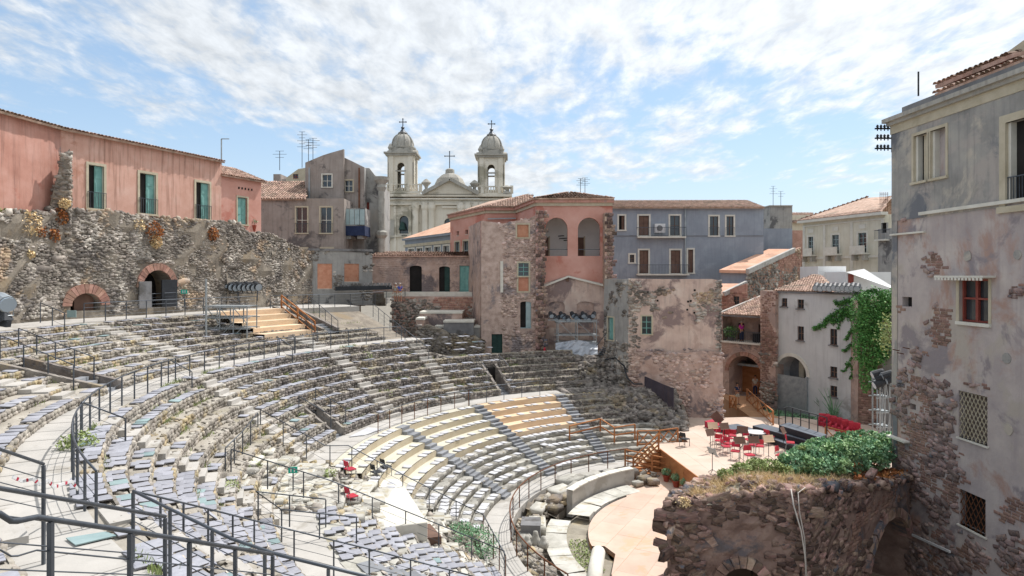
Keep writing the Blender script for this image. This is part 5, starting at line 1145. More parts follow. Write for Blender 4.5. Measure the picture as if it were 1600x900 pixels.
# rough masonry tower in front of it
RT = thing('masonry_tower', 'rough mauve masonry tower with a bricked up window between dark lava pilasters', 'ruin', wxy(800, 56.5)+(5.4,))
DT = 56.6; f = Fac(wxy(752, DT), wxy(838, DT)); zq = lambda y: EZ-(y-HZ)/F*DT
w1, w2, w3, d1 = f.rect(808, 351, 826, 371), f.rect(810, 411, 826, 455), f.rect(813, 471, 830, 513, .3), f.rect(768, 522, 785, 556); w1['z0'] = zq(371); d1['z0'] = 5.45
zt = [(0, zq(345)), (f.uz(770, 0)[0], zq(347)), (f.uz(772, 0)[0], zq(352)), (f.uz(800, 0)[0], zq(345)), (f.uz(826, 0)[0], zq(342)), (f.L, zq(336))]
wall('tower_wall', 'tower', RT, f, 5, zt, [w1, w2, w3, d1], jit=.06, rag=.05, step=.7)
window(f, w1, RT, 'brick', 'trimc', .12); 
hi = dict(w2); hi['z0'] = (w2['z0']+w2['z1'])/2+.1; lo = dict(w2); lo['z1'] = hi['z0']-.1
window(f, hi, RT, 'glass', 'trimc', .14, 'aqua', rows_=3); p_ = fbox(f, lo['u0'], lo['u1'], lo['z0'], lo['z1']+.1, -.2, -.05); p_.build('brick_infill', 'brickn', RT)
for q in ((lo['u0']-.14, lo['u0'], lo['z0'], lo['z1']), (lo['u1'], lo['u1']+.14, lo['z0'], lo['z1']), (lo['u0']-.14, lo['u1']+.14, lo['z0']-.12, lo['z0'])): fbox(f, *q, -.05, .045).build('surround', 'trimc', RT)
window(f, w3, RT, 'half', None, 0, 'shutter'); window(f, d1, RT, 'shut', None, 0, 'doord')
opz = [w1, w2, w3, d1]; inop = lambda u, z, mg=.18: any(o['u0']-mg < u < o['u1']+mg and o['z0']-mg < z < o['z1']+mg for o in opz)
rubble(f, RT, 5.2, zt, .26, 'tower', lambda u, z: not inop(u, z) and ((u > f.uz(787, 0)[0] and NZ2(u, z) > -.6) or NZ2(u+3, z) > .35), dep=.07, jit=.5)
m = fbox(f, f.uz(784, 0)[0]-.12, f.uz(784, 0)[0]+.12, zq(457), zq(408), 0, .08).build('white_strip', 'trimw', RT)
wall('left_side', 'mauve', RT, Fac((wxy(752, DT)[0]-1.5, DT+7), wxy(752, DT)), 5, zq(345), jit=.05)
for (x0, x1, y0, y1, lab_) in ((837, 850, 333, 556, 'left'), (945, 957, 333, 450, 'right')):
    ff = Fac(wxy(x0, DT-.5), wxy(x1, DT-.5)); zt_ = EZ-(y0-HZ)/F*DT; zb_q = EZ-(y1-HZ)/F*DT; m = MB(); a, b = wxy(x0, DT-.4), wxy(x1, DT-.4); m.bbox(a[0], b[0], DT-.4, DT+.9, max(5, zb_q), zt_); m.build('pilaster_core', 'ruin', RT)
    courses(ff, RT, max(5.2, zb_q), zt_, .38, .3, 'ruin' if lab_ else 'ruin', None, name='lava_blocks', dep=.1, off=-.1, keep=60, single_name='lava_block')
# ------------------------------------------------------------------ scaffold with lights
def scaffold(name, label, x0, x1, ybot, ytops, D, dep, cols, decks, m='steel'):
    t = thing(name, label, 'scaffold', W((x0+x1)/2, ybot, D)); zb = W(0, ybot, D).z; zt = W(0, ytops, D).z; xa, xb = W(x0, 0, D).x, W(x1, 0, D).x; n = cols
    for i in range(n+1):
        for y in (D, D+dep): MB().bar((xa+(xb-xa)*i/n, y, zb), (xa+(xb-xa)*i/n, y, zt), .06).build('standard', m, t)
    for py in decks:
        z = W(0, py, D).z
        for y in (D, D+dep): MB().bar((xa-.2, y, z), (xb+.2, y, z), .05).build('ledger', m, t)
        q = MB(); q.bbox(xa, xb, D+.05, D+dep-.05, z+.03, z+.08); q.build('platform', m, t)
    for i in range(n): zz1 = zb+(zt-zb)*.45; MB().bar((xa+(xb-xa)*i/n, D-.03, zb+.1), (xa+(xb-xa)*(i+1)/n, D-.03, zz1), .04).build('brace', m, t); MB().bar((xa+(xb-xa)*(i+1)/n, D-.03, zz1), (xa+(xb-xa)*i/n, D-.03, zt-.1), .04).build('brace', m, t)
    return t
scaffold('scaffold', 'steel scaffold tower with stage lights against the faded pink wall', 872, 932, 556, 500, 54.6, 1.6, 2, (503, 524, 536))
def spot(name, label, p, aim, s=.3, group=None, m='black', cat='stage light', stand=0):
    t = thing(name, label, cat, p, group); p = Vector(p); d = Vector(aim).normalized(); a = p-d*s*.7; b = p+d*s*.7
    q = MB(); q.tube([a, a+d*s*.25, b, b+d*s*.01], [s*.28, s*.42, s*.5, s*.5], 12); q.build('housing', m, t); q = MB(); q.tube([b+d*.005, b+d*.02], [s*.44, s*.44], 12); q.build('lens', 'lens', t)
    x = d.cross(Vector((0, 0, 1))).normalized(); q = MB(); q.tube([p+x*s*.55, p+x*s*.55+Vector((0, 0, -s*.9)), p-x*s*.55+Vector((0, 0, -s*.9)), p-x*s*.55], s*.05, 5); q.build('yoke', m, t)
    return t
for k in range(13):
    px = 860+k*5.6+U(-1, 1); py = 491+(k % 3)*3; p = W(px, py, 54.7+U(0, 1)); spot('stage_light', 'black spotlight of the cluster above the scaffold on the pink wall', p, (U(-.5, .3), -1, -.6), .42, 'spotlights clustered above the scaffold')
tag(MB().bar(W(856, 500, 54.7), W(934, 500, 54.7), .06).build('light_bar', 'steel'), 'horizontal steel bar carrying the spotlight cluster', 'bar')
V = []; n = 14
for i in range(n+1):
    for j in range(7): v = W(868+i*4.7, 556-j*4.2*(1-abs(i-7)*.03), 53.9+j*.12+U(-.12, .12)); V.append(tuple(v))
m = MB(); m.add(V, [(i*7+j, (i+1)*7+j, (i+1)*7+j+1, i*7+j+1) for i in range(n) for j in range(6)]); tag(m.build('plastic_sheet', 'sheet', smooth=False), 'crumpled translucent plastic sheet hung at the foot of the scaffold', 'sheet')
sr = thing('metal_stairs', 'dark metal stairs beside the scaffold leading to the pale green door', 'stairs', W(945, 550, 54))
for i in range(10): a = W(934+i*2.6, 553-i*3.2, 54); m = MB(); m.bbox(a.x, a.x+.35, 53.5, 54.6, a.z-.03, a.z+.03); m.build('tread', 'rail', sr)
MB().bar(W(932, 540, 53.5), W(960, 505, 53.5), .05).build('handrail', 'rail', sr)
a = G(851, 556, 5.42); t = thing('fire_extinguisher', 'red fire extinguisher standing by the rough masonry tower', 'extinguisher', a); m = MB(); m.lathe(a, [(.1, 0), (.11, .05), (.11, .55), (.05, .65), (.03, .72), (0, .74)], 12); m.build('cylinder', 'red', t, smooth=True); m = MB(); m.box((a.x, a.y, a.z+.75), (.14, .04, .05)); m.build('valve', 'black', t)
# ================================================================== slate blue house and its neighbours
SB = thing('slate_blue_house', 'long slate blue house with white framed windows and an orange tiled roof', 'house', wxy(1070, 75)+(8,)); D = 75.
f = Fac(wxy(957, D), wxy(1193, D)); zz = lambda y, D=75.: EZ-(y-HZ)/F*D
defs = [(967, 337, 976, 359, 'half', 'brownw', 0), (998, 337, 1014, 368, 'door', 'brownw', 0), (1047, 337, 1062, 368, 'glass', 'brownw', 0), (1109, 338, 1122, 368, 'glass', 'brownw', .9), (1135, 338, 1146, 368, 'glass', 'brownw', .9),
        (984, 398, 991, 410, 'glass', 'brownw', 0), (999, 391, 1013, 427, 'door', 'brownw', 0), (1048, 391, 1063, 427, 'door', 'brownw', 0), (1075, 390, 1083, 426, 'door', 'brownw', 0)]
rs = [f.rect(*d[:4]) for d in defs]; wall('front_wall', 'blue', SB, f, 7, zz(323), rs, jit=.01)
for r, d in zip(rs, defs): window(f, r, SB, d[4], 'trimw', .18, d[5], rail=d[6])
wall('end_wall', 'blue', SB, Fac(wxy(1193, D), (wxy(1193, D)[0]+2, D+10)), 7, zz(323))
a, b = W(955, 324, D-.5), W(1195, 324, D-.5); c1, c2 = W(955, 313.5, D+5), W(1168, 313.5, D+5); tiles(SB, [tuple(a), tuple(b), tuple(c2), tuple(c1)], 'tile'); 
def balcony(f, x0, x1, y, ytop, t, d=.9):
    r = f.rect(x0, ytop, x1, y); fbox(f, r['u0'], r['u1'], r['z0']-.16, r['z0'], 0, d).build('balcony_slab', 'trimw', t)
    q = MB()
    b_ = fbox(f, r['u0'], r['u1'], r['z0']+.98, r['z0']+1.03, d-.06, d-.02); q.add(b_.v, b_.f); n = int((r['u1']-r['u0'])/.16)
    for i in range(n+1): u = r['u0']+(r['u1']-r['u0'])*i/n; b_ = fbox(f, u-.012, u+.012, r['z0'], r['z0']+1, d-.05, d-.03); q.add(b_.v, b_.f)
    for u in (r['u0'], r['u1']):
        b_ = fbox(f, u-.02, u+.02, r['z0']+.98, r['z0']+1.03, 0, d); q.add(b_.v, b_.f)
    q.build('balcony_railing', 'rail', t)
balcony(f, 995, 1069, 370, 350, SB); balcony(f, 994, 1074, 428, 410, SB)
r = f.rect(1022, 350, 1038, 364); ac = fbox(f, r['u0'], r['u1'], r['z0'], r['z1'], .1, .5).build('air_conditioner', 'white', SB); m = MB(); 
cu, cz = (r['u0']*.55+r['u1']*.45), (r['z0']+r['z1'])/2; n = 16; m.poly([f.pt(cu+.33*math.cos(2*PI*i/n), cz+.33*math.sin(2*PI*i/n), .51) for i in range(n)]); m.build('fan_grille', 'concd', ac)
m = MB(); BX(m, 1070, 325, 1071.6, 430, 74.8, .15); m.build('drain_pipe', 'steel', SB); m = MB(); BX(m, 957, 368, 1193, 368.8, 74.93, .05); m.build('cable', 'concd', SB)
LT = thing('lean_to_house', 'small slate lean-to with a long sloping pale orange roof below the slate blue house', 'house', wxy(1160, 69)+(6,))
f = Fac(wxy(1126, 69), wxy(1168, 68)); wall('front_wall', 'blue', LT, f, 6, EZ+8*69/F); wall('side_wall', 'brick', LT, Fac(wxy(1168, 68), wxy(1252, 78)), 6, [(0, EZ+7*68/F), (8, EZ+30*74/F), (14, EZ+44*78/F)], jit=.03)
fs = Fac(wxy(1168, 68), wxy(1252, 78)); zt = [(0, EZ+7*68/F), (8, EZ+30*74/F), (fs.L, EZ+42*78/F)]; rubble(fs, LT, 8, zt, .4, 'wallst', lambda u, z: NZ(u, z) > 0, dep=.08); courses(fs, LT, 7, zt, .45, .22, 'brick', lambda u, z: NZ(u, z) <= 0)
V = [tuple(W(1124, 421.5, 68.6)), tuple(W(1168, 422.5, 67.6)), tuple(W(1240, 389, 77)), tuple(W(1201, 389, 77.5))]; m = MB(); m.add(V+[(x, y, z-.3) for x, y, z in V], [(0, 1, 2, 3), (7, 6, 5, 4), (0, 4, 5, 1), (1, 5, 6, 2), (2, 6, 7, 3), (3, 7, 4, 0)]); m.build('roof', 'tileo', LT); MB().bar(W(1168, 424, 67.5), W(1241, 390.5, 76.9), .35, .5).build('parapet', 'concrete', LT)
m = MB(); BX(m, 1190, 357, 1238, 390, 79, 5); m.build('upper_room', 'blue', LT); m = MB(); BX(m, 1238, 360, 1254, 440, 80, 5); m.build('brick_end', 'brick', LT)
L2 = thing('brick_outhouse', 'narrow brick outhouse with a dark window and pale orange roof beside the pink ruined wall', 'house', wxy(1145, 64)+(6,))
f = Fac(wxy(1127, 64), wxy(1166, 62.5)); r = f.rect(1146, 463, 1155, 476); wall('front_wall', 'brick', L2, f, 5, [(0, EZ-27*64/F), (f.L, EZ-13*62/F)], [r], jit=.03); window(f, r, L2, 'glass', None, 0, 'brownw'); courses(f, L2, 6, EZ-28*64/F, .4, .2, 'brick', lambda u, z: not (r['u0']-.1 < u < r['u1']+.1 and r['z0']-.1 < z < r['z1']+.1))
V = [tuple(W(1120, 459, 63.5)), tuple(W(1131, 458, 63)), tuple(W(1160, 443, 67)), tuple(W(1120, 443, 67.5))]; MB().add(V+[(x, y, z-.25) for x, y, z in V], [(0, 1, 2, 3), (7, 6, 5, 4), (0, 4, 5, 1), (1, 5, 6, 2), (2, 6, 7, 3), (3, 7, 4, 0)]).build('roof', 'tileo', L2); MB().bar(W(1131, 459, 63), W(1166, 442, 66), .3, .4).build('parapet', 'concrete', L2)
# cream palazzo
CP = thing('cream_palazzo', 'cream stuccoed palazzo with balconies on carved brackets and a tiled hip roof', 'palazzo', wxy(1320, 84)+(8,))
p0, p1 = (39.0, 90.0), (42.9, 77.3); f = Fac(p0, p1); zt = EZ+82*90/F; rs = [f.rect(1263, 370, 1271, 394), f.rect(1300, 367, 1311, 394), f.rect(1341, 364, 1354, 392)]
z1 = max(r['z1'] for r in rs); 
for r in rs: r['z1'] = z1; r['z0'] = z1-2.4
wall('front_wall', 'creamp', CP, f, 7, zt, rs, jit=.01)
for r in rs: window(f, r, CP, 'glass', 'trimw', .22, 'shutter', rows_=4); u = (r['u0']+r['u1'])/2; fbox(f, u-1.1, u+1.1, r['z0']-.2, r['z0'], 0, .9).build('balcony_slab', 'trimw', CP); fbox(f, u-1.1, u+1.1, r['z0'], r['z0']+.85, .75, .88).build('balustrade', 'trimw', CP)
for r in rs:
    for s in (-.8, .8): u = (r['u0']+r['u1'])/2+s; fbox(f, u-.18, u+.18, r['z0']-.9, r['z0']-.2, 0, .7).build('carved_bracket', 'churchd', CP)
    u = (r['u0']+r['u1'])/2; fbox(f, u-.5, u+.5, z1+.5, z1+1.0, 0, .06).build('relief_panel', 'trimw', CP)
fbox(f, -.2, f.L+.3, zt-.1, zt+.25, -.2, .8).build('eave', 'trimw', CP); fbox(f, 0, f.L, zt-.6, zt-.45, 0, .12).build('moulding', 'trimw', CP); fbox(f, 0, f.L, z1-3.0, z1-2.7, 0, .1).build('moulding', 'trimw', CP)
for u in (.2, 3.9, 8.4, f.L-.3): fbox(f, u-.15, u+.25, 8, zt-.6, 0, .08).build('pilaster', 'trimw', CP)
wall('side_wall', 'creamp', CP, Fac(p1, (p1[0]+10, p1[1]+3)), 7, zt); wall('side_wall', 'creamp', CP, Fac((p0[0]+10, p0[1]+4), p0), 7, zt)
e0, e1 = Vector(f.pt(-.4, zt+.25, .8)), Vector(f.pt(f.L+.3, zt+.25, .8)); rr_ = W(1352, 309, 88); rr2 = W(1392, 307, 86)
tiles(CP, [e0, e1, rr2, rr_]); tiles(CP, [(e0.x+14, e0.y+4, e0.z), e0, rr_, (rr_.x+8, rr_.y+3, rr_.z)], 'tile')
m = MB()
for i in range(5): BX(m, 1375+i*3, 300, 1375.5+i*3, 335, 82, .05)
for y in (303, 312, 322, 333): BX(m, 1375, y, 1388, y+.5, 82, .05)
m.build('roof_railing', 'rust', CP)
BR = thing('brown_balcony_house', 'shaded grey house edge with iron balconies squeezed against the tall right building', 'house', wxy(1385, 74)+(7,))
f = Fac(wxy(1372, 74), wxy(1396, 72)); wall('front_wall', 'greyp', BR, f, 6, EZ+72*74/F, [f.rect(1377, 348, 1385, 364)]); archpanel(f, f.rect(1377, 348, 1385, 364), -.22, 'dark', 'pane', BR); balcony(f, 1374, 1390, 374, 362, BR, .7)
for (x0, y0, x1, y1, D, dep, mm, nm, lb) in ((1203, 322, 1238, 345, 95, 6, 'greyp', 'flat_roof_house', 'small flat roofed grey house above the roofs behind the slate blue house'), (1212, 336, 1268, 352, 100, 8, 'creamp', 'distant_house', 'distant low house with a reddish roof left of the cream palazzo')):
    t = thing(nm, lb, 'house', W((x0+x1)/2, y1, D)); m = MB(); BX(m, x0, y0, x1, y1+40, D, dep); m.build('wall', mm, t)
    if nm == 'distant_house': tiles(t, [tuple(W(x0-3, 347, D-.6)), tuple(W(x1+3, 347, D-.6)), tuple(W(x1+3, 333, D+4)), tuple(W(x0+9, 333, D+4))])
    else: m = MB(); BX(m, x0-.6, y0-1.5, x1+.6, y0, D-.3, dep+.5); m.build('roof_slab', 'concrete', t)
# white rooftop volumes behind the grey white house
RV = thing('white_rooftop_rooms', 'white and pale grey rooftop rooms with a small red door behind the row of lights', 'rooftop building', wxy(1320, 62)+(10,))
for (x0, y0, x1, y1, D, dep, mm) in ((1278, 416, 1322, 447, 64, 4, 'whitei'), (1322, 425, 1392, 462, 60, 5, 'whitei'), (1326, 428, 1334, 450, 59.9, .1, 'redw')): m = MB(); BX(m, x0, y0, x1, y1, D, dep); m.build('room' if mm != 'redw' else 'door', mm, RV)
V = [tuple(W(1322, 425, 59.8)), tuple(W(1350, 420, 60)), tuple(W(1392, 446, 58)), tuple(W(1392, 450, 57.5))]; MB().poly(V).build('sloping_roof', 'whitei', RV)
# ================================================================== grey white house with the white arch
GW = thing('grey_white_house', 'tall grey white house with small windows and a big white arch beside the ivy', 'house', (23, 53, .5))
q0, q1 = (W(1211, 0, 55.5).x, 55.5), (W(1347, 0, 48.6).x, 48.6); f = Fac(q0, q1); zt = 10.55
defs = [(1221, 466, 1230, 479), (1246, 468, 1256, 482), (1246, 510, 1256, 532), (1297, 514, 1308, 539), (1297, 573, 1308, 590), (1297, 603, 1308, 620)]
rs = [f.rect(*d) for d in defs]; ar = f.rect(1213.5, 557, 1261, 640, 1); ar['z0'] = 1.0; ar['dep'] = 1.6; ar['z1'] = f.uz(1238, 557)[1]; 
wall('front_wall', 'whitep', GW, f, -.6, zt, rs+[ar], jit=.012)
for r in rs: window(f, r, GW, 'glass', None, 0, 'brownw', rows_=2); fbox(f, r['u0']-.1, r['u1']+.1, r['z0']-.1, r['z0']-.002, 0, .12).build('sill', 'concd', GW)
r_ = (ar['u1']-ar['u0'])/2; c_ = (ar['u0']+ar['u1'])/2; zc0 = ar['z1']-r_; n = 18; mb = MB(); V = []
for k in range(n+1):
    a = PI*k/n
    for q, o in ((0, -.1), (0, .08), (.28, .08), (.28, -.1)): V.append(f.pt(c_+(r_+q)*math.cos(a), zc0+(r_+q)*math.sin(a), o))
mb.add(V, [(i*4+k, i*4+(k+1) % 4, i*4+4+(k+1) % 4, i*4+4+k) for i in range(n) for k in range(4)]); mb.build('arch_moulding', 'trimw', GW)
archpanel(f, ar, -1.55, 'concd', 'arch_back', GW); fbox(f, c_-.1, c_+1.9, 3.1, 4.4, -1.5, -1.3).build('dark_entrance', 'dark', GW); fbox(f, c_-.1, c_+.35, 3, ar['z1']-.5, -1.4, -1.0).build('inner_pier', 'trimc', GW)
fbox(f, ar['u0']-.05, ar['u1']-.05, .8, 3.9, .05, .13).build('metal_screen', 'steel', GW); 
for i in range(1): fbox(f, ar['u1']-.02, ar['u1']+.12, .8, 4, 0, .2).build('screen_post', 'steel', GW)
fbox(f, -.1, f.L, zt, zt+.14, -.4, .12).build('coping', 'concd', GW); wall('far_side_wall', 'whitep', GW, Fac((q0[0]+4, q0[1]+8), q0), -.6, zt)
# its tiled roof at the left
a, b = Vector(f.pt(-.1, zt+.16, .1)), Vector(f.pt(5.6, zt+.16, .1)); tiles(GW, [a, b, tuple(W(1281, 431, 60.5)), tuple(W(1268, 431, 61.5))], 'tile')
PL = thing('brick_buttress', 'tall narrow brown brick buttress between the balcony and the grey white house', 'buttress', (22, 56, 0))
f2 = Fac((W(1188, 0, 56.3).x, 56.3), (W(1212, 0, 55.0).x, 55.0)); wall('core', 'mauve', PL, f2, -.6, 10.7, jit=.03, thick=1); courses(f2, PL, 0, 10.6, .32, .16, 'brickold', lambda u, z: NZ2(u, z) > -.5, keep=0)
rubble(f2, PL, 0, 5.5, .28, 'wallst', lambda u, z: NZ2(u+7, z) > .0, dep=.08)
# balcony house over the passage
PH = thing('passage_house', 'mauve house with an open balcony and tiled roof over a dark arched passage', 'house', (20, 59, 0))
f = Fac((W(1124, 0, 60.5).x, 60.5), (W(1194, 0, 57.2).x, 57.2)); fl = 6.15
pa = f.rect(1139, 556, 1189, 626, .95); pa['z0'] = 1.35; pa['dep'] = 2.5; pa['u1'] = min(pa['u1'], f.L-.1); pa['z1'] = f.uz(1163, 556)[1]
wall('passage_wall', 'mauve', PH, f, -.6, fl-.1, [pa], jit=.04); arch_ring(f, pa, PH, 'brick', 19, .35); courses(f, PH, .2, fl-.3, .34, .17, 'mauve', lambda u, z: not (abs(u-(pa['u0']+pa['u1'])/2) < (pa['u1']-pa['u0'])/2+.45 and z < pa['z1']+.4) and NZ2(u, z) > -.3)
fbox(f, -.1, f.L+.1, fl-.15, fl, -2.5, .2).build('balcony_floor', 'trimw', PH)
archpanel(f, pa, -2.45, 'dim', 'passage_back', PH); fbox(f, pa['u0'], pa['u1'], 1.4, 3.9, -2.3, -2.2).build('timber_screen', 'wood', PH); fbox(f, pa['u0'], pa['u1'], 3.9, 4.1, -2.2, -1.2).build('metal_awning', 'steel', PH)
fb2 = Fac((f.pt(0, 0, -1.9)[0], f.pt(0, 0, -1.9)[1]), (f.pt(f.L, 0, -1.9)[0], f.pt(f.L, 0, -1.9)[1])); d1_, d2_ = dict(u0=2.0, u1=2.75, z0=fl+.02, z1=fl+2.1, arch=0), dict(u0=4.05, u1=4.55, z0=fl+.02, z1=fl+2.05, arch=0)
d1_ = dict(fb2.rect(1153, 505, 1163, 540)); d2_ = dict(fb2.rect(1185, 507, 1190, 545)); d1_['z0'] = d2_['z0'] = fl+.02
wall('balcony_wall', 'mauve', PH, fb2, fl, 9.1, [d1_, d2_]); window(fb2, d1_, PH, 'glass', None, 0, 'brownw', rows_=3); window(fb2, d2_, PH, 'glass', None, 0, 'brownw', rows_=3)
wall('left_side', 'mauve', PH, Fac((f.pt(0, 0, -2)[0], f.pt(0, 0, -2)[1]+.01), (f.p.x, f.p.y-.0)), fl, 8.4)
a, b = Vector(f.pt(.3, 8.55, .35)), Vector(f.pt(f.L+.2, 8.55, .35)); tiles(PH, [a, b, tuple(W(1213, 461, 61.5)), tuple(W(1196, 461, 62.5))], 'tile'); MB().bar(tuple(a), tuple(W(1197, 461, 62.5)), .3, .3).build('verge', 'concrete', PH); fbox(f, .2, f.L, 8.35, 8.5, .2, .34).build('gutter', 'concd', PH)
q = MB(); 
for i in range(22): u = .1+i*(f.L-.2)/21; b_ = fbox(f, u-.01, u+.01, fl, fl+.9, .05, .08); q.add(b_.v, b_.f)
b_ = fbox(f, 0, f.L, fl+.9, fl+.94, .04, .09); q.add(b_.v, b_.f); q.build('balcony_railing', 'rail', PH)
p = Vector(f.pt(.8, fl, -.6)); t = thing('balcony_shrub', 'dark green shrub in the corner of the open balcony', 'plant', p); m = MB(); m.lathe(p, [(0, 0), (.25, 0), (.3, .35), (0, .35)], 10); m.build('pot', 'concd', t); leaves('foliage', 'ivy', t, clump((p.x, p.y, p.z+.75), .7, 500, .8), .13)
p = Vector(f.pt(3.3, fl, -.8)); t = thing('storage_bin', 'dark grey box standing between the balcony doors', 'box', p); m = MB(); m.bbox(p.x-.35, p.x+.35, p.y-.3, p.y+.3, p.z, p.z+.75); m.build('bin_body', 'black', t, bevel=.02); m = MB(); m.bbox(p.x-.38, p.x+.38, p.y-.33, p.y+.33, p.z+.76, p.z+.82); m.build('lid', 'concd', t)
# ramp and rails to the passage
rmp = [(W(1140, 0, 57).x, 60), (f.pt(4.2, 0, 0)[0], f.pt(4.2, 0, 0)[1]+1), (W(1192, 0, 53).x, 53), (W(1215, 0, 49).x+.5, 49.2), (19.6, 50), (17.8, 50.2)]
rp_ = thing('boarded_ramp', 'brown boarded ramp leading from the passage arch to the stage', 'ramp', (19, 54, 1)); m = MB(); m.prism(rmp, -.5, 1.38); m.build('ramp_base', 'ramp', rp_); panels(rmp, 1.35, 1.41, 4, .5, rad(-25), 'ramp_board', 'ramp', rp_, g=.008)
fx = [G(1167, 626, 1.4), G(1184, 643, 1.4), G(1208, 664, 1.4)]; timber_rail('timber_railing', 'brown cross braced railing along the right side of the ramp', fx, x=True, h=1.0, m='wood')
fx = [G(1140, 638, 1.4), G(1150, 640, 1.4), G(1158, 633, 1.4)]; timber_rail('timber_railing', 'brown cross braced railing at the mouth of the passage', [fx[0], fx[1]], x=True, h=1.0, m='wood')
timber_rail('timber_railing', 'long brown cross braced railing behind the black platforms and red armchairs', [G(1290, 690, 1.0), G(1335, 703, 1.0), G(1392, 722, 1.0)], x=True, h=1.0)
# ivy covered brick pier
IP = thing('brick_pier', 'brown brick pier overgrown with ivy at the right end of the grey white house', 'pier', (26, 47.5, 0))
f3 = Fac((W(1341, 0, 48.4).x, 48.4), (W(1374, 0, 47.4).x, 47.4)); wall('core', 'brickold', IP, f3, -.6, 10.2, jit=.03, thick=2.2); courses(f3, IP, 0, 7.4, .34, .17, 'brickold', None); wall('left_side', 'mauve', IP, Fac((f3.p.x-.02, f3.p.y+1.2), (f3.p.x, f3.p.y)), -.6, 10.2)
ww = Fac(wxy(1374, 47.5), wxy(1420, 45)); wall('side_wall', 'greyp', IP, ww, -.6, 10, jit=.03)
ft = thing('ivy', 'dense dark green ivy cascading over the brick pier beside the tall right building', 'ivy', (27, 46, 5))
pts = []
def ivy(cx, cy, D, rx, ry, n, dz=.3):
    D += .7
    for _ in range(n):
        a = U(0, 6.28); r = math.sqrt(U(0, 1)); v = W(cx+rx*r*math.cos(a), cy+ry*r*math.sin(a), D-abs(random.gauss(0, dz))-.05)
        if NZ2(v.x*1.6, v.z*.9) > -.5: pts.append(tuple(v))
for (cx, cy, rx, ry, n) in ((1376, 475, 22, 26, 2600), (1360, 505, 19, 28, 2600), (1382, 515, 16, 55, 3600), (1362, 545, 14, 38, 2400), (1352, 585, 10, 30, 900), (1378, 570, 12, 30, 1500), (1366, 600, 9, 14, 300), (1348, 500, 9, 34, 1500), (1346, 545, 7, 30, 900), (1350, 470, 10, 14, 700), (1388, 460, 12, 12, 600), (1336, 490, 9, 30, 900), (1338, 535, 6, 30, 500)): ivy(cx, cy, 46.4, rx, ry, n, .45)
leaves('foliage', 'ivy', ft, pts, .145)
ft2 = thing('ivy', 'feathery ivy strands trailing across the upper right of the grey white house', 'ivy', (25, 49, 8)); pts = []
for (x0, y0, x1, y1, n, w) in ((1350, 470, 1272, 512, 1100, 9), (1345, 490, 1300, 500, 700, 9), (1340, 512, 1322, 528, 260, 4), (1345, 540, 1318, 545, 260, 5), (1346, 560, 1322, 566, 220, 4), (1350, 478, 1306, 470, 700, 7), (1335, 455, 1390, 462, 800, 7), (1343, 572, 1316, 577, 180, 3), (1296, 494, 1290, 509, 80, 3), (1330, 590, 1340, 560, 160, 4), (1318, 493, 1310, 512, 120, 3)):
    for _ in range(n):
        s = U(0, 1); ww_ = w*(1-.65*s); px, py = x0+(x1-x0)*s+random.gauss(0, ww_*.5), y0+(y1-y0)*s+random.gauss(0, ww_*.55)+4*math.sin(s*9)
        u, z = Fac(q0, q1).uz(px, py); 
        if px < 1347: pts.append(Fac(q0, q1).pt(u, z, abs(random.gauss(.08, .08))))
        else: pts.append(tuple(W(px, py, 47)))
leaves('foliage', 'ivy', ft2, pts, .17)
ft3 = thing('leafy_branch', 'bright yellow green leafy branch sticking out beside the tall right building', 'branch', tuple(W(1388, 520, 40))); MB().tube([W(1400, 548, 40), W(1390, 530, 40), W(1385, 505, 40)], .04, 5).build('stem', 'brownw', ft3); leaves('foliage', 'lime_', ft3, [tuple(W(1386+random.gauss(0, 7), 522+random.gauss(0, 15), 40+U(-.6, .6))) for _ in range(420)], .17)
# planting at the foot of the grey white house
for k, (x0, x1, n, z, mm, lb) in enumerate(((1195, 1300, 2600, .9, 'green', 'low green ground cover between the ramp and the grey white house'), (1300, 1395, 1500, .8, 'ivy', 'dark green ground cover behind the red armchairs'))):
    pts = [];
    for _ in range(n): u = U(0, 1); px = x0+(x1-x0)*u; v = G(px, 640+(px-1195)*.19+U(0, 11), z); pts.append((v.x, v.y, z+U(-.1, .25)))
    leaves('ground_cover', mm, None, pts, .16, 'stuff', label=lb, cat='ground cover')
for k, (px, py, lb) in enumerate(((1288, 652, 'tall leafless spiky shrub against the grey white house'), (1302, 660, 'thin agave like shoots beside the spiky shrub'), (1178, 612, 'young climber at the right foot of the passage arch'))):
    b = G(px, py, 1.0); t = thing('spiky_shrub', lb, 'shrub', b); m = MB()
    for i in range(12): a = U(0, 6.28); r = U(.3, 1.1); h = U(1, 2.6); m.tube([b, b+Vector((r*.4*math.cos(a), r*.4*math.sin(a), h*.6)), b+Vector((r*math.cos(a), r*math.sin(a), h))], [.04, .03, .01], 4)
    m.build('stems', 'green', t); leaves('foliage', 'green', t, clump((b.x, b.y, b.z+.6), .6, 120), .12)
# rooftop row of lights
tag(MB().bar(W(1272, 452, 51), W(1342, 453, 48.5), .07).build('light_bar', 'steel'), 'steel bar on the roof edge of the grey white house carrying lights', 'bar')
for k in range(10): spot('stage_light', 'black spotlight in the row on the roof of the grey white house', W(1276+k*7.1, 447+(k % 2), 51-k*.25), (-.6, -.8, -.5), .5, 'spotlights in a row on the roof of the grey white house')
t = scaffold('light_tower', 'slim steel truss tower carrying dark spotlights beside the tall right building', 1375, 1390, 700, 585, 34, .7, 2, (600, 622, 645, 668))
for k in range(7): spot('stage_light', 'black spotlight on the slim truss tower beside the tall right building', W(1372+(k*5) % 22, 583+(k*7) % 19, 34+U(-.3, .3)), (-1, U(-.3, .4), -.4), .42, 'spotlights on the slim truss tower')
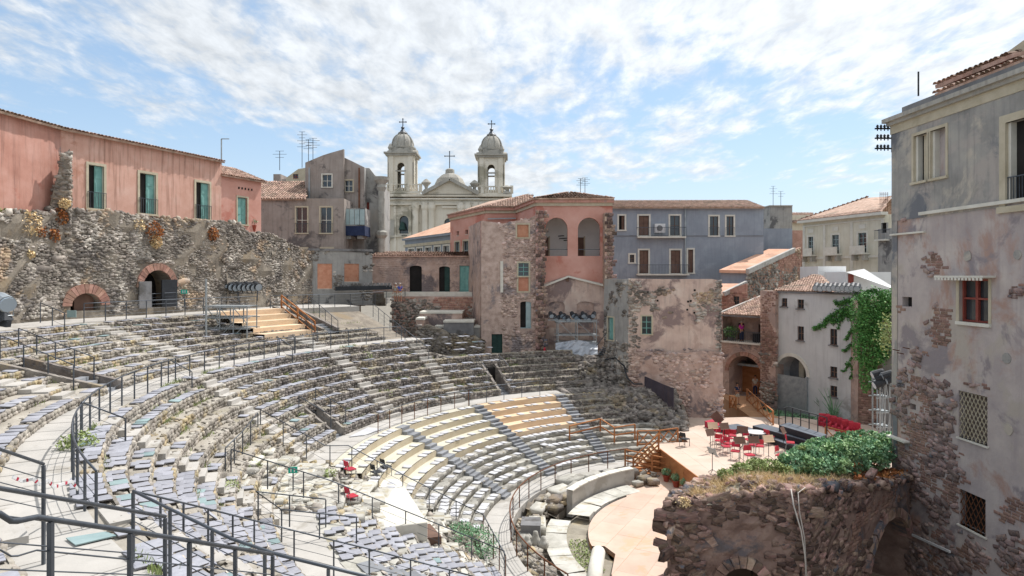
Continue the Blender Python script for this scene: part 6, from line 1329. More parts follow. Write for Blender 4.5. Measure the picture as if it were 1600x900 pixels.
# ================================================================== pink ruined wall behind the stage
PW = thing('pink_ruined_wall', 'big ruined wall of flaking pink plaster over dark rubble behind the stage', 'ruin', wxy(1050, 50)+(1.2,))
g0, g1, g2 = wxy(944, 53.8), wxy(982, 50.6), wxy(1126, 50.0); fl_, fm = Fac(g0, g1), Fac(g1, g2); g3 = (g2[0]+1.2, 56); fr = Fac(g2, g3)
wd_ = fm.rect(1003, 494, 1018, 522); zt = [(0, 11.75), (3, 11.7), (6.4, 11.72), (fm.L, 11.6)]
dr = fl_.rect(950, 496, 959, 531)
wall('left_face', 'greyp', PW, fl_, .8, 11.7, [dr], jit=.07, step=.6); window(fl_, dr, PW, 'shut', 'trimc', .1, 'aqua')
wall('front_face', 'pinkp', PW, fm, .8, zt, [wd_], jit=.03, step=.6); window(fm, wd_, PW, 'glass', 'trimc', .1, 'aqua', rows_=3); wall('right_face', 'mauve', PW, fr, .8, 11.6, jit=.08)
zpl = lambda u: 6.35+.25*math.sin(u*1.7)
msk = lambda u, z: ((z < zpl(u) and NZ2(u*.7, z*.7) > -.75) or (8.9+.35*math.sin(u*2.2) < z < 11.0+.3*math.sin(u) and NZ2(u*.9, z) > -.35) or u < .9 or u > fm.L-.4) and not (wd_['u0']-.35 < u < wd_['u1']+.35 and wd_['z0']-.3 < z < wd_['z1']+.3)
rubble(fm, PW, 1.2, zt, .27, 'wallst', lambda u, z: msk(u, z) and z > 6.5, dep=.08); rubble(fm, PW, 1.2, zt, .3, 'tower', lambda u, z: msk(u, z) and z <= 6.5, dep=.06)
rubble(fl_, PW, 1.2, 11.6, .3, 'wallst', lambda u, z: NZ2(u, z) > -.3 and not (dr['u0']-.2 < u < dr['u1']+.2 and dr['z0']-.2 < z < dr['z1']+.2), dep=.09); rubble(fr, PW, 1.2, 11.5, .3, 'wallst', None, dep=.1)
for i in range(9):
    u = U(1, 6.5); z = U(9.2, 11); fbox(fm, u-.07, u+.07, z-.07, z+.07, -.02, .012+.03).build('putlog_hole', 'dark', PW)
wall('base_skirt', 'mauve', PW, Fac((g1[0]+.2, g1[1]-.25), (g2[0]+.1, g2[1]-.25)), .8, [(0, 6.2), (2, 6.45), (4, 6.15), (6, 6.4), (8, 6.2)], jit=.06, rag=.1, thick=.2)
rubble(Fac((g1[0]+.2, g1[1]-.25), (g2[0]+.1, g2[1]-.25)), PW, 1.3, [(0, 6.2), (2, 6.45), (4, 6.15), (6, 6.4), (8, 6.2)], .27, 'tower', lambda u, z: NZ2(u, z*.8) > -.2, dep=.07)
bp = thing('dark_metal_screen', 'tall dark brown metal screen of two panels between the rubble slope and the pink wall', 'screen', W(1030, 655, 49))
for (x0, x1, d0, d1, yt0, yt1) in ((1007, 1039, 50.2, 48.3, 588, 602), (1039.5, 1052, 48.2, 47.5, 602, 607)):
    a, b = W(x0, yt0, d0), W(x1, yt1, d1); m = MB(); m.add([(a.x, a.y, 1.2), (b.x, b.y, 1.2), tuple(b), tuple(a), (a.x+.06, a.y+.06, 1.2), (b.x+.06, b.y+.06, 1.2), (b.x+.06, b.y+.06, b.z), (a.x+.06, a.y+.06, a.z)], [(0, 1, 2, 3), (7, 6, 5, 4), (0, 4, 5, 1), (1, 5, 6, 2), (2, 6, 7, 3), (3, 7, 4, 0)]); m.build('panel', 'panel', bp)
cbp = [W(945, 562, 52), W(962, 559, 52.2), W(975, 572, 51), W(980, 590, 50), W(990, 600, 49.4), W(1004, 600, 49.2)]; tag(MB().tube(cbp, .06, 6).build('cable', 'black'), 'thick black cable drooping over the top of the rubble slope', 'cable')
# ================================================================== stage furniture
def zst(px, py): return G(px, py, 1.4)
p = zst(1135, 664)
BP = thing('black_platforms', 'stepped black platforms with dark grey tops at the back of the stage', 'platform', zst(1240, 690))
def plat(quad, z0, z1, nm='riser'):
    pl = [(v.x, v.y) for v in quad]; m = MB(); m.prism(pl, z0, z1-.03); m.build(nm, 'black', BP); m = MB(); m.prism(pl, z1-.028, z1); m.build('platform_top', 'grey', BP)
plat([G(1119, 666, 1.75), G(1145, 672, 1.75), G(1158, 668, 1.75), G(1264, 706, 1.75), G(1275, 699, 1.75), G(1152, 662, 1.75)], 1.4, 1.75)
plat([G(1176, 665, 2.1), G(1290, 697, 2.1), G(1300, 690, 2.1), G(1192, 662, 2.1)], 1.4, 2.1)
plat([G(1217, 664, 2.5), G(1284, 684, 2.5), G(1292, 679, 2.5), G(1233, 660, 2.5)], 1.4, 2.5)
top = [G(1217, 664, 2.5), G(1233, 660, 2.5), G(1292, 679, 2.5)]
br = metal_rail('black railing with close bars around the highest black platform', [v+Vector((0, 0, 1.0)) for v in top], m='black', sp=.75, wires=2, drop=1.0, r=.03, wm='black')
pod = thing('red_podium', 'low red podium with a tilted dark board at the back of the stage', 'podium', zst(1118, 662)); a = [G(1101, 658, 1.8), G(1119, 666, 1.8), G(1132, 662, 1.8), G(1113, 655, 1.8)]
m = MB(); m.prism([(v.x, v.y) for v in a], 1.4, 1.8); m.build('podium_block', 'red', pod); c = G(1122, 660, 1.8); m = MB(); m.bar(c+Vector((.2, 0, 0)), c+Vector((-.3, .1, .6)), .6, .05, up=(0, 1, 0)); m.build('tilted_board', 'brownw', pod)
def chair_proto(label, m='red', name='stage_chair', frame='steel', cat='chair', loc=(0, 0, 0)):
    t = thing(name, label, cat, loc); L = Vector(loc)
    q = MB(); q.box(L+Vector((0, 0, .46)), (.46, .44, .06)); o = q.build('seat', m, t, bevel=.02)
    q = MB(); V = []
    for j in range(4):
        for i in range(6): x = -.22+.44*i/5; z = .62+.26*j/3; V.append(L+Vector((x*(1-.12*(j == 3)), .23+.04*j/3-.06*(abs(x)/.22)**2, z)))
    n0 = len(V); V2 = V+[v+Vector((0, .035, 0)) for v in V]; Fq = [(j*6+i, j*6+i+1, (j+1)*6+i+1, (j+1)*6+i) for j in range(3) for i in range(5)]; Fq += [tuple(k+n0 for k in f_)[::-1] for f_ in Fq]
    edge = [0, 1, 2, 3, 4, 5, 11, 17, 23, 22, 21, 20, 19, 18, 12, 6]; Fq += [(edge[i], edge[(i+1) % 16], edge[(i+1) % 16]+n0, edge[i]+n0) for i in range(16)]
    q.add(V2, Fq); q.build('backrest', m, t)
    for (x, y) in ((-.21, -.2), (.21, -.2)): MB().bar(L+Vector((x, y, 0)), L+Vector((x, y+.02, .44)), .025).build('leg', frame, t)
    for x in (-.21, .21): q = MB(); q.tube([L+Vector((x, .26, 0)), L+Vector((x, .2, .44)), L+Vector((x, .26, .7))], .013, 6); q.build('leg', frame, t)
    return t
ch0 = chair_proto('red stage chair at the left front of the orchestra group'); used = []
chairs = [(1127, 693, .6, 'red chair beside the leftmost music stand'), (1124, 701, 2.6, 'red chair behind the left music stands'), (1138, 697, .3, 'red chair in the left part of the group'), (1144, 693, 2.9, 'red chair in the back row near the pale lectern'), (1140, 690, 1.0, 'red chair just in front of the red podium'),
 (1139, 706, 2.2, 'dark red chair in the middle of the left group'), (1149, 718, -.5, 'red chair with its back to the viewer in the centre'), (1169, 699, .4, 'red chair beside the round white table'), (1178, 708, 2.4, 'red chair in the centre of the group behind a stand'), (1187, 710, 2.8, 'large looking red chair right of the centre'),
 (1171, 724, .2, 'red chair at the front centre with its back to the viewer'), (1202, 694, 2.0, 'red chair alone at the foot of the black platforms'), (1235, 704, 1.2, 'red chair half hidden by the bush on the right'), (1220, 725, .8, 'red chair seat just above the bush'), (1134, 710, 1.6, 'red chair second from the left stand')]
for k, (px, py, rz, lb) in enumerate(chairs):
    o = ch0 if k == 0 else copy_tree(ch0); o.location = zst(px, py); o.rotation_euler = (0, 0, rz); o.scale = (1.08,)*3; o['label'] = lb; o['group'] = 'red chairs standing on the stage'
def music_stand(label, m='brownw'):
    t = thing('music_stand', label, 'music stand', (0, 0, 0)); MB().bar((0, 0, .12), (0, 0, 1.05), .025).build('pole', 'black', t)
    for k in range(3): a = k*2.09; MB().bar((0, 0, .22), (.3*math.cos(a), .3*math.sin(a), 0), .02).build('foot', 'black', t)
    q = MB(); q.bar((0, -.06, .98), (0, .1, 1.32), .62, .02, up=(0, 1, .3)); q.build('desk', m, t); q = MB(); q.box((0, -.08, .98), (.62, .07, .02)); q.build('ledge', m, t); return t
ms0 = music_stand('brown music stand at the left edge of the chairs')
for k, (px, py, rz, mm, lb) in enumerate(((1110, 707, .5, 'brownw', 'brown music stand at the left edge of the chairs'), (1132, 696, .3, 'brownw', 'brown music stand behind the left chairs'), (1160, 702, -.4, 'brownw', 'tilted brown music stand near the round table'), (1156, 721, .1, 'brownw', 'brown music stand at the front centre'), (1178, 720, .1, 'brownw', 'brown music stand right of the front centre'),
    (1201, 718, .2, 'ply', 'pale timber music stand in front of the platforms'), (1224, 703, .9, 'brownw', 'music stand at the foot of the platforms on the right'), (1114, 695, .1, 'ply', 'pale timber lectern at the left back'), (1113, 740, 2.0, 'steel', 'bare thin music stand alone at the front of the stage'))):
    o = ms0 if k == 0 else copy_tree(ms0); o.location = zst(px, py); o.rotation_euler = (0, 0, rz); o.scale = (1.05,)*3; o['label'] = lb; o['group'] = 'music stands on the stage'
    if mm != 'brownw':
        for ch in o.children:
            if ch.name.split('.')[0] in ('desk', 'ledge'): ch.data = ch.data.copy(); ch.data.materials[0] = M[mm]
c = zst(1181, 693); t = thing('round_table', 'round white table between the chairs and the black platforms', 'table', c); m = MB(); m.lathe(c, [(0, .74), (.62, .74), (.62, .7), (0, .7)], 24); m.build('tabletop', 'white', t)
for k in range(4): a = PI/4+k*PI/2; MB().bar(c+Vector((.45*math.cos(a), .45*math.sin(a), 0)), c+Vector((.4*math.cos(a), .4*math.sin(a), .7)), .03).build('leg', 'steel', t)
# red armchairs
def armchair(label):
    t = thing('red_armchair', label, 'armchair', (0, 0, 0)); 
    for nm, c, d in (('seat', (0, 0, .3), (.6, .6, .3)), ('backrest', (0, .3, .6), (.72, .16, .75)), ('armrest', (-.36, 0, .4), (.14, .66, .5)), ('armrest', (.36, 0, .4), (.14, .66, .5)), ('base', (0, 0, .06), (.7, .6, .12))):
        q = MB(); q.box(c, d); q.build(nm, 'red' if nm != 'base' else 'black', t, bevel=.04)
    return t
ac0 = armchair('x'); names = ['leftmost', 'second', 'third', 'fourth', 'fifth', 'sixth']
for k in range(6):
    o = ac0 if k == 0 else copy_tree(ac0); px = 1288+k*9.2; py = 669+k*3.0; o.location = G(px, py, 1.2); o.rotation_euler = (0, 0, -.5+U(-.15, .15)); o.scale = (1.0,)*3; o['label'] = '%s red armchair in the row behind the black platforms%s' % (names[k] if k < 5 else 'rightmost', '' if k else ', nearest the railing'); o['group'] = 'red armchairs in a row beside the railing'
cf = chair_proto('black folding chair beside the cross braced railing at the top of the stage stairs', 'black', 'folding_chair', 'black', loc=(0, 0, 0)); cf.location = zst(1070, 697); cf.rotation_euler = (0, 0, 2.2)
for (px, py, mm, lb, z) in ((547, 748, 'red', 'red chair on the dark ground left of the white platform', None), (549, 792, 'red', 'red office style chair leaning at the left edge of the white platform', None), (588, 752, 'black', 'black chair standing on the far edge of the white platform', pz), (603, 743, 'black', 'second black chair behind the white platform near the cream rows', None)):
    o = chair_proto(lb, mm, 'visitor_chair', 'steel'); v = hit(px, py) if z is None else G(px, py, z); o.location = v; o.rotation_euler = (0, 0, 2.3); o.scale = (.95,)*3
# small boxed notice and signs
for (px, py, D, lb, w) in ((458, 738, None, 'small teal sign with two white strokes on a thin post in the marble ruins', .35), (166, 463, 43, 'teal notice on a post beside the low brick arch', .5), (288, 458, 46, 'green notice on a post beside the dark doored niche', .4)):
    b = hit(px, py+30) if D is None else W(px, 482 if D == 43 else 478, D); top = W(px, py, b.y); t = thing('notice_sign', lb, 'sign', b); MB().bar(b, (b.x, b.y, top.z), .04).build('post', 'rail', t); q = MB(); q.box((b.x, b.y-.03, top.z+.1), (w, .03, w*.7), .2); q.build('board', 'sign', t)
    for s in (-.09, .09): q = MB(); q.box((b.x+s*w*2, b.y-.055+s*.1, top.z+.1), (w*.12, .02, w*.42), .2); q.build('white_mark', 'white', t)
pp = hit(112, 496); q = MB(); q.box((pp.x, pp.y, pp.z+.2), (.5, .05, .4)); tag(q.build('leaning_board', 'padt'), 'teal board leaning on the top row below the low brick arch', 'board')
# timber bleachers and scaffold in the upper rows
TBl = thing('timber_bleachers', 'pale new timber bleachers of four steps with a side railing in the upper rows', 'bleachers', hit(430, 520))
for i in range(5):
    z = 8.25+i*.33; R0 = 29.6+i*1.0; m = ringmesh(R0, R0+1.02, z, z, 148.0-i*.4, 156.0-i*.1, 2, front=.42); m.build('timber_step', 'ply', TBl)
hp = [P(29.7, 147.4, 8.8), P(34.6, 145.6, 10.5)]
for k in range(3): MB().bar(hp[0]-Vector((0, 0, k*.42)), hp[1]-Vector((0, 0, k*.42)), .06, .1).build('side_rail', 'wood', TBl)
for p in (hp[0], hp[0].lerp(hp[1], .5), hp[1]): MB().bar(p-Vector((0, 0, 1.1)), p, .1).build('side_post', 'wood', TBl)
b = hit(350, 530); scaffold('scaffold', 'low galvanised scaffold beside the timber bleachers in the upper rows', 322, 386, 528, 478, b.y+1, 1.6, 3, (480, 497, 514))
MB().bar(W(322, 540, 40.5), W(322, 436, 40.5), .09).build('tall_pole', 'steel'); tag(bpy.data.objects['tall_pole'], 'tall thin steel pole left of the timber bleachers', 'pole')
LR = thing('light_rack', 'rack of dark stage lights standing by the ancient wall above the bleachers', 'rack', W(370, 470, 50)); MB().bar(W(340, 450, 50), W(404, 450, 50), .08).build('rack_bar', 'rail', LR)
for k in range(3): MB().bar(W(342+k*30, 450, 50), W(342+k*30, 470, 50), .07).build('rack_leg', 'rail', LR)
for k in range(9): spot('stage_light', 'dark spotlight lying in the rack by the ancient wall above the bleachers', W(344+k*7, 446+(k % 2), 50), (.7, -.6, -.3), .6, 'spotlights in the rack by the ancient wall')
BXs = thing('equipment_row', 'long dark row of boxed equipment in front of the bricked up openings', 'equipment', W(560, 452, 59.5)); q = MB(); q.bar(W(524, 451, 59), W(612, 449, 60.2), 1.0, .35); q.build('base_frame', 'black', BXs)
for k in range(14): q = MB(); p = W(533+k*5.8, 446.5-.1*k, 58.9+k*.07); q.box(p, (.24, .3, .38)); q.build('case', 'steel' if k % 1 else 'concd', BXs)
sp_ = W(4, 470, 5.2); t = spot('foreground_spotlight', 'large grey stage spotlight at the left edge of the view', sp_, (.75, -.5, -.25), .13, None, 'steel', 'stage light'); 
q = MB(); q.bar(sp_+Vector((-.06, 0, -.06)), sp_+Vector((.01, .0, -.17)), .12, .08); q.build('barn_door', 'black', t); q = MB(); q.bar(sp_+Vector((-.12, 0, -.15)), sp_+Vector((.05, .0, -.18)), .05, .05); q.build('lower_yoke', 'black', t); q = MB(); q.bar(sp_+Vector((-.1, 0, -3)), sp_+Vector((-.1, 0, .1)), .05); q.build('stand_pole', 'rail', t)
# loose board, tarp and tape on the walkways
for (a_, b_, c_, d_, mm, lb, z) in (((103, 842), (165, 832), (182, 838), (118, 853), 'padt', 'pale blue sheet lying across the upper walkway near the viewer', 7.33), ((597, 671), (570, 680), (545, 683), (575, 668), 'padw', 'pale blue sheet at the corner of the lower walkway', 3.53), ((300, 549), (330, 547), (352, 562), (322, 566), 'padt', 'grey blue sheet lying on the upper walkway below the scaffold', 7.33)):
    V = [tuple(G(x, y, z)) for x, y in (a_, b_, c_, d_)]; m = MB(); m.add(V+[(x, y, zz_+.02) for x, y, zz_ in V], [(0, 1, 2, 3)[::-1], (4, 5, 6, 7), (0, 1, 5, 4), (1, 2, 6, 5), (2, 3, 7, 6), (3, 0, 4, 7)]); tag(m.build('sheet', mm), lb, 'sheet')
tp_ = [W(20, 745, 11), W(35, 752, 11.2), W(52, 748, 11.3), W(62, 757, 11.4), W(75, 750, 11.8), W(84, 762, 12), W(95, 757, 12.4), W(112, 752, 12.8), W(122, 765, 13)]; q = MB()
for a_, b_ in zip(tp_, tp_[1:]): q.bar(a_, b_, .02, .05)
tag(q.build('barrier_tape', 'white'), 'crumpled red and white barrier tape hanging across the walkway', 'tape'); 
for i, (a_, b_) in enumerate(zip(tp_, tp_[1:])):
    q = MB(); q.bar(a_.lerp(b_, .35), a_.lerp(b_, .55), .023, .053); q.build('red_stripe', 'red', bpy.data.objects['barrier_tape'])
# weeds between the rows
for k, (px, py, r, n, lb) in enumerate(((122, 700, .5, 500, 'bright green weed at the near bend of the walkway railing'), (352, 770, .5, 300, 'green weed among the marble blocks left of the steps'), (392, 735, .45, 300, 'green weed between the near marble blocks'), (740, 860, 1.1, 1500, 'large green bush below the lowest near rows'), (720, 835, .6, 500, 'green weed at the corner of the lowest near rows'), (513, 745, .4, 250, 'green tuft beside the dark ground left of the white platform'), (470, 655, .35, 200, 'green tuft below the pit in the middle rows'), (572, 560, .5, 150, 'green tuft on the far middle rows'), (605, 618, .4, 120, 'green tuft above the lower walkway'))):
    b = hit(px, py); t = thing('weed', lb, 'weed', b); leaves('foliage', ['lime_', 'green'][k in (3, 4)], t, clump((b.x, b.y, b.z+r*.3), r, n, .6), .1)
# ================================================================== TALL RIGHT BUILDING
def topx(p): p = Vector(p); return 800+p.x/p.y*F, HZ+(EZ-p.z)/p.y*F
RBd = thing('tall_weathered_building', 'tall weathered violet and slate building filling the right edge, plaster flaking off brick', 'building', (14, 20, 0))
f = Fac((13.6, 24.0), (14.45, 9.0)); zt = 17.45; zled = 14.1
def rq(*a): return f.rect(*a)
wA, wB, wR, wG, wH, wBig = rq(1429, 210, 1450, 283), rq(1455, 207, 1479, 281), rq(1499, 436, 1545, 504), rq(1498, 615, 1543, 690), rq(1499, 772, 1540, 829), rq(1573, 181, 1650, 318)
wB['z0'] = wA['z0']; wB['z1'] = wA['z1']; wBig['dep'] = .5
hA, hB = rq(1410, 464, 1425, 479), rq(1422, 631, 1431, 640)
wall('lower_wall', 'oldp', RBd, f, -.6, zled, [wR, wG, wH, hA, hB], jit=.012, step=.5); 
fu = Fac((13.58, 24.02), (14.42, 9.0)); wall('upper_wall', 'oldg', RBd, fu, zled+.001, zt, [wA, wB, wBig], jit=.008, step=.5)
for r in (hA, hB): archpanel(f, r, -.22, 'dark', 'hole_back', RBd)
def fray(name, m, parent, u0, u1, z, off0, off1, h):
    q = fbox(f, u0, u1, z, z+h, off0, off1); return q.build(name, m, parent)
uu = lambda px: f.uz(px, 0)[0]
fray('ledge', 'trimw', RBd, uu(1440), f.L, zled-.1, -.05, .12, .1); fray('ledge', 'trimw', RBd, -.02, uu(1447), f.uz(1420, 366)[1], -.05, .1, .06); fray('ledge', 'trimw', RBd, -.02, uu(1422), f.uz(1405, 686)[1], -.05, .22, .06)
# windows: pair of lights with stone surround
for o, last in ((wA, 0), (wB, 1)):
    p_ = window(f, o, RBd, 'dark', 'trimc', .1); fbox(f, o['u0'], o['u0']+.1, o['z0'], o['z1'], -.22, -.05).build('white_jamb', 'trimw', p_); 
    for ch in list(p_.children):
        if ch.name.startswith('dark_opening') and last: ch.data.materials[0] = M['oldp']
    if not last: fbox(f, o['u0']+.25, o['u1']-.08, o['z0'], o['z1'], -.21, -.16).build('curtain_wall', 'trimc', p_)
p_ = window(f, wBig, RBd, 'dark', 'trimc', .22); fbox(f, wBig['u0'], wBig['u0']+.09, wBig['z0'], wBig['z1'], -.45, -.05).build('white_jamb', 'trimw', p_); q = MB(); q.bar(f.pt(wBig['u0']+.1, wBig['z0']+1.0, -.4), f.pt(wBig['u1'], wBig['z0']+.1, -.4), .22, .04); q.build('stair_string', 'concd', p_)
L = MB()
for i in range(16): u = wBig['u0']+.1*i; b_ = fbox(f, u, u+.015, wBig['z0'], wBig['z0']+.8, -.04, -.02); L.add(b_.v, b_.f)
b_ = fbox(f, wBig['u0'], wBig['u1'], wBig['z0']+.8, wBig['z0']+.83, -.05, -.01); L.add(b_.v, b_.f); L.build('railing', 'rail', p_)
p_ = fbox(f, wR['u0']-.1, wR['u1']+.1, wR['z0']-.1, wR['z0'], -.2, .07).build('window', 'trimw', RBd); archpanel(f, wR, -.19, 'glass', 'pane', p_); L = MB(); wd_u = wR['u1']-wR['u0']
for a, b in ((0, .06), (wd_u/2-.05, wd_u/2+.05), (wd_u-.06, wd_u)): b_ = fbox(f, wR['u0']+a, wR['u0']+b, wR['z0'], wR['z1'], -.18, -.1); L.add(b_.v, b_.f)
for a in (0, .55, 1): zz1 = wR['z0']+(wR['z1']-wR['z0']-.06)*a; b_ = fbox(f, wR['u0'], wR['u1'], zz1, zz1+.06, -.175, -.105); L.add(b_.v, b_.f)
L.build('sash', 'redw', p_); fbox(f, wR['u0']-.12, wR['u0'], wR['z0'], wR['z1'], 0, .02).build('surround', 'trimc', p_); fbox(f, wR['u1'], wR['u1']+.1, wR['z0'], wR['z1'], 0, .02).build('surround', 'trimc', p_)
aw = fbox(f, uu(1478), uu(1556), wR['z1']+.04, wR['z1']+.1, 0, .4).build('awning', 'trimw', RBd)
for i in range(14): u = uu(1478)+(uu(1556)-uu(1478))*(i+.5)/14; q = fbox(f, u-.045, u+.045, wR['z1']-.04, wR['z1']+.05, .38, .4); q.build('awning_scallop', 'trimw', aw)
for o in (wG, wH):
    p_ = fbox(f, o['u0']-.06, o['u1']+.06, o['z0']-.05, o['z0'], -.15, .05).build('barred_window', 'trimw', RBd); archpanel(f, o, -.22, 'dim' if o is wG else 'dark', 'pane', p_); q = MB(); w_, h_ = o['u1']-o['u0'], o['z1']-o['z0']; st = .16 if o is wG else .2
    k = -int(h_/st)-2
    while k*st < w_:
        for s in (0, 1):
            # clipped diagonal bars
            pts_ = []
            for tt in np.linspace(0, 1, 60):
                uu2 = k*st+tt*h_*.62*1.0; zz2 = tt*h_
                if 0 <= uu2 <= w_: pts_.append((uu2 if s == 0 else w_-uu2, zz2))
            if len(pts_) > 3: q.bar(f.pt(o['u0']+pts_[0][0], o['z0']+pts_[0][1], -.03-.02*s), f.pt(o['u0']+pts_[-1][0], o['z0']+pts_[-1][1], -.03-.02*s), .018)
        k += 1
    q.build('lattice', 'trimc' if o is wG else 'rust', p_)
# flaked areas showing brick and stone
blobs = [(1469, 515, 22, 42), (1440, 640, 38, 55), (1418, 600, 20, 20), (1448, 720, 36, 60), (1470, 790, 32, 60), (1570, 800, 34, 26), (1440, 850, 40, 50), (1500, 870, 90, 30), (1455, 415, 22, 18), (1405, 480, 10, 14), (1450, 318, 18, 10), (1408, 338, 16, 8), (1588, 455, 16, 12), (1580, 860, 40, 40), (1420, 700, 22, 40), (1517, 606, 30, 8), (1432, 560, 10, 20), (1446, 700, 62, 120), (1450, 850, 80, 75), (1412, 620, 22, 50)]
NB = vnoise(21, 1.3)
def flake(u, z):
    px, py = topx(f.pt(u, z)); d = min(((px-a)/c)**2+((py-b)/e)**2 for a, b, c, e in blobs)
    for o in (wA, wB, wR, wG, wH, hA, hB, wBig):
        if o['u0']-.16 < u < o['u1']+.16 and o['z0']-.14 < z < o['z1']+.14: return False
    v = d+NB(u, z)*.6; return v < .5 or (v < .72 and U(0, 1) < .5)
courses(f, RBd, 1.5, 14.0, .27, .085, 'brickold', lambda u, z: flake(u, z) and NB(u*1.3+4, z*1.3) > .12, name='exposed_brickwork', dep=.03, keep=230, off=-.012)
rubble(f, RBd, 1.5, 14.0, .2, 'oldstone', lambda u, z: flake(u, z) and NB(u*1.3+4, z*1.3) <= .12, name='exposed_stonework', dep=.035, keep=230, off=-.012, flat=.6, T=PIL, tname='pil')
for (px, py, r_) in ((1512, 400, .16), (1590, 398, .14), (1573, 560, .16), (1576, 671, .16)):
    u, z = f.uz(px, py); n = 10; q = MB(); ring = [(u+r_*math.cos(2*PI*i/n)*U(.9, 1.1), z+r_*math.sin(2*PI*i/n)*U(.9, 1.1)) for i in range(n)]; q.add([f.pt(a, b, .0) for a, b in ring]+[f.pt(a, b, .018) for a, b in ring], [(i, (i+1) % n, n+(i+1) % n, n+i) for i in range(n)]+[tuple(range(n, 2*n))]); q.build('plaster_patch', 'oldg', RBd)
# cornice and roof
fray('frieze', 'trimc', RBd, -.06, f.L, zt-.42, -.1, .05, .3); fbox(f, -.12, f.L, zt-.12, zt, -.3, .16).build('cornice', 'churchd', RBd); fbox(f, -.2, f.L, zt, zt+.14, -.3, .28).build('cornice', 'churchd', RBd); fbox(f, .5, f.L, zt+.14, zt+.42, -.5, -.02).build('parapet', 'concd', RBd)
bx = lambda *a: MB().bbox(*a)
wall('back_wall', 'oldg', RBd, Fac((24, 24.05), (13.6, 24.05)), -.6, zt); wall('far_wall', 'oldg', RBd, Fac((24, 9), (24, 24)), -.6, zt); bx(13.9, 24, 9.2, 23.9, zt-.1, zt+.1).build('roof_slab', 'concd', RBd)
e0, e1 = Vector(f.pt(2.2, zt+.44, .0)), Vector(f.pt(f.L, zt+.44, 0)); tiles(RBd, [e0, e1, (e1.x+3, e1.y, e1.z+.9), (e0.x+3, e0.y, e0.z+.9)], 'tile', keep=40, tw=.2, tl=.36)
pa, pb = f.pt(2.0, 0, -.9), f.pt(4.6, 0, -.9); fpz = Fac((pa[0], pa[1]), (pb[0], pb[1])); wall('penthouse_wall', 'brownp', RBd, fpz, zt+.1, zt+.95)
fbox(fpz, .3, fpz.L, zt+.5, zt+.62, 0, .25).build('red_beam', 'redw', RBd); fbox(fpz, .3, fpz.L, zt+.72, zt+.84, 0, .3).build('red_beam', 'redw', RBd)
e0, e1 = Vector(fpz.pt(-.35, zt+.88, .5)), Vector(fpz.pt(fpz.L+.3, zt+.88, .5)); tiles(RBd, [e0, e1, (e1.x+2.5, e1.y, e1.z+.5), (e0.x+2.5, e0.y, e0.z+.5)], 'tile', keep=40, tw=.2, tl=.36)
m = MB(); a = Vector((14.6, 0, 0)); g_ = [(a.x, 20.4, zt), (a.x, 17.8, zt), (a.x, 17.8, W(0, 60, 17.8).z), (a.x, 19.0, W(0, 58, 19.0).z), (a.x, 20.4, W(0, 98, 20.4).z)]; m.add(g_+[(x+4, y, z) for x, y, z in g_], [(0, 1, 2, 3, 4), (9, 8, 7, 6, 5)]+[(i, (i+1) % 5, 5+(i+1) % 5, 5+i) for i in range(5)]); m.build('gabled_chimney', 'trimc', RBd)
IR = thing('insulator_rack', 'dark rack of three bars with white insulators on the corner of the tall right building', 'insulators', (13.2, 24, 16))
for k, py in enumerate((201, 216, 232)):
    a, b = W(1367, py, 24.1), W(1396, py, 24.1); MB().bar(a, b, .04, .05).build('crossbar', 'black', IR)
    for j in range(4):
        c = W(1371+j*5.5, py, 24.1); q = MB(); q.lathe(c, [(.02, -.08), (.02, 0), (.05, .02), (.03, .06), (.055, .08), (.02, .14), (0, .15)], 8); q.build('insulator', 'black', IR)
MB().bar(W(1394, 195, 24.1), W(1394, 238, 24.1), .05).build('bracket', 'black', IR)
tag(MB().bar(W(1435, 150, 22.5), W(1435, 112, 22.5), .04).build('roof_pole', 'black'), 'thin dark pole standing on the cornice of the tall right building', 'pole')
tag(MB().bar(f.pt(uu(1422), f.uz(1422, 832)[1], .1), f.pt(uu(1490), f.uz(1490, 862)[1], .12), .07).build('pale_pipe', 'white'), 'pale broken pipe slanting across the foot of the tall right building', 'pipe')
for (px, py) in ((1405, 548), (1421, 545), (1412, 553)): a = f.pt(*f.uz(px, py), .0); MB().bar(a, Vector(a)+Vector((-.25, -.05, .05)), .03).build('iron_bracket', 'rust', RBd)
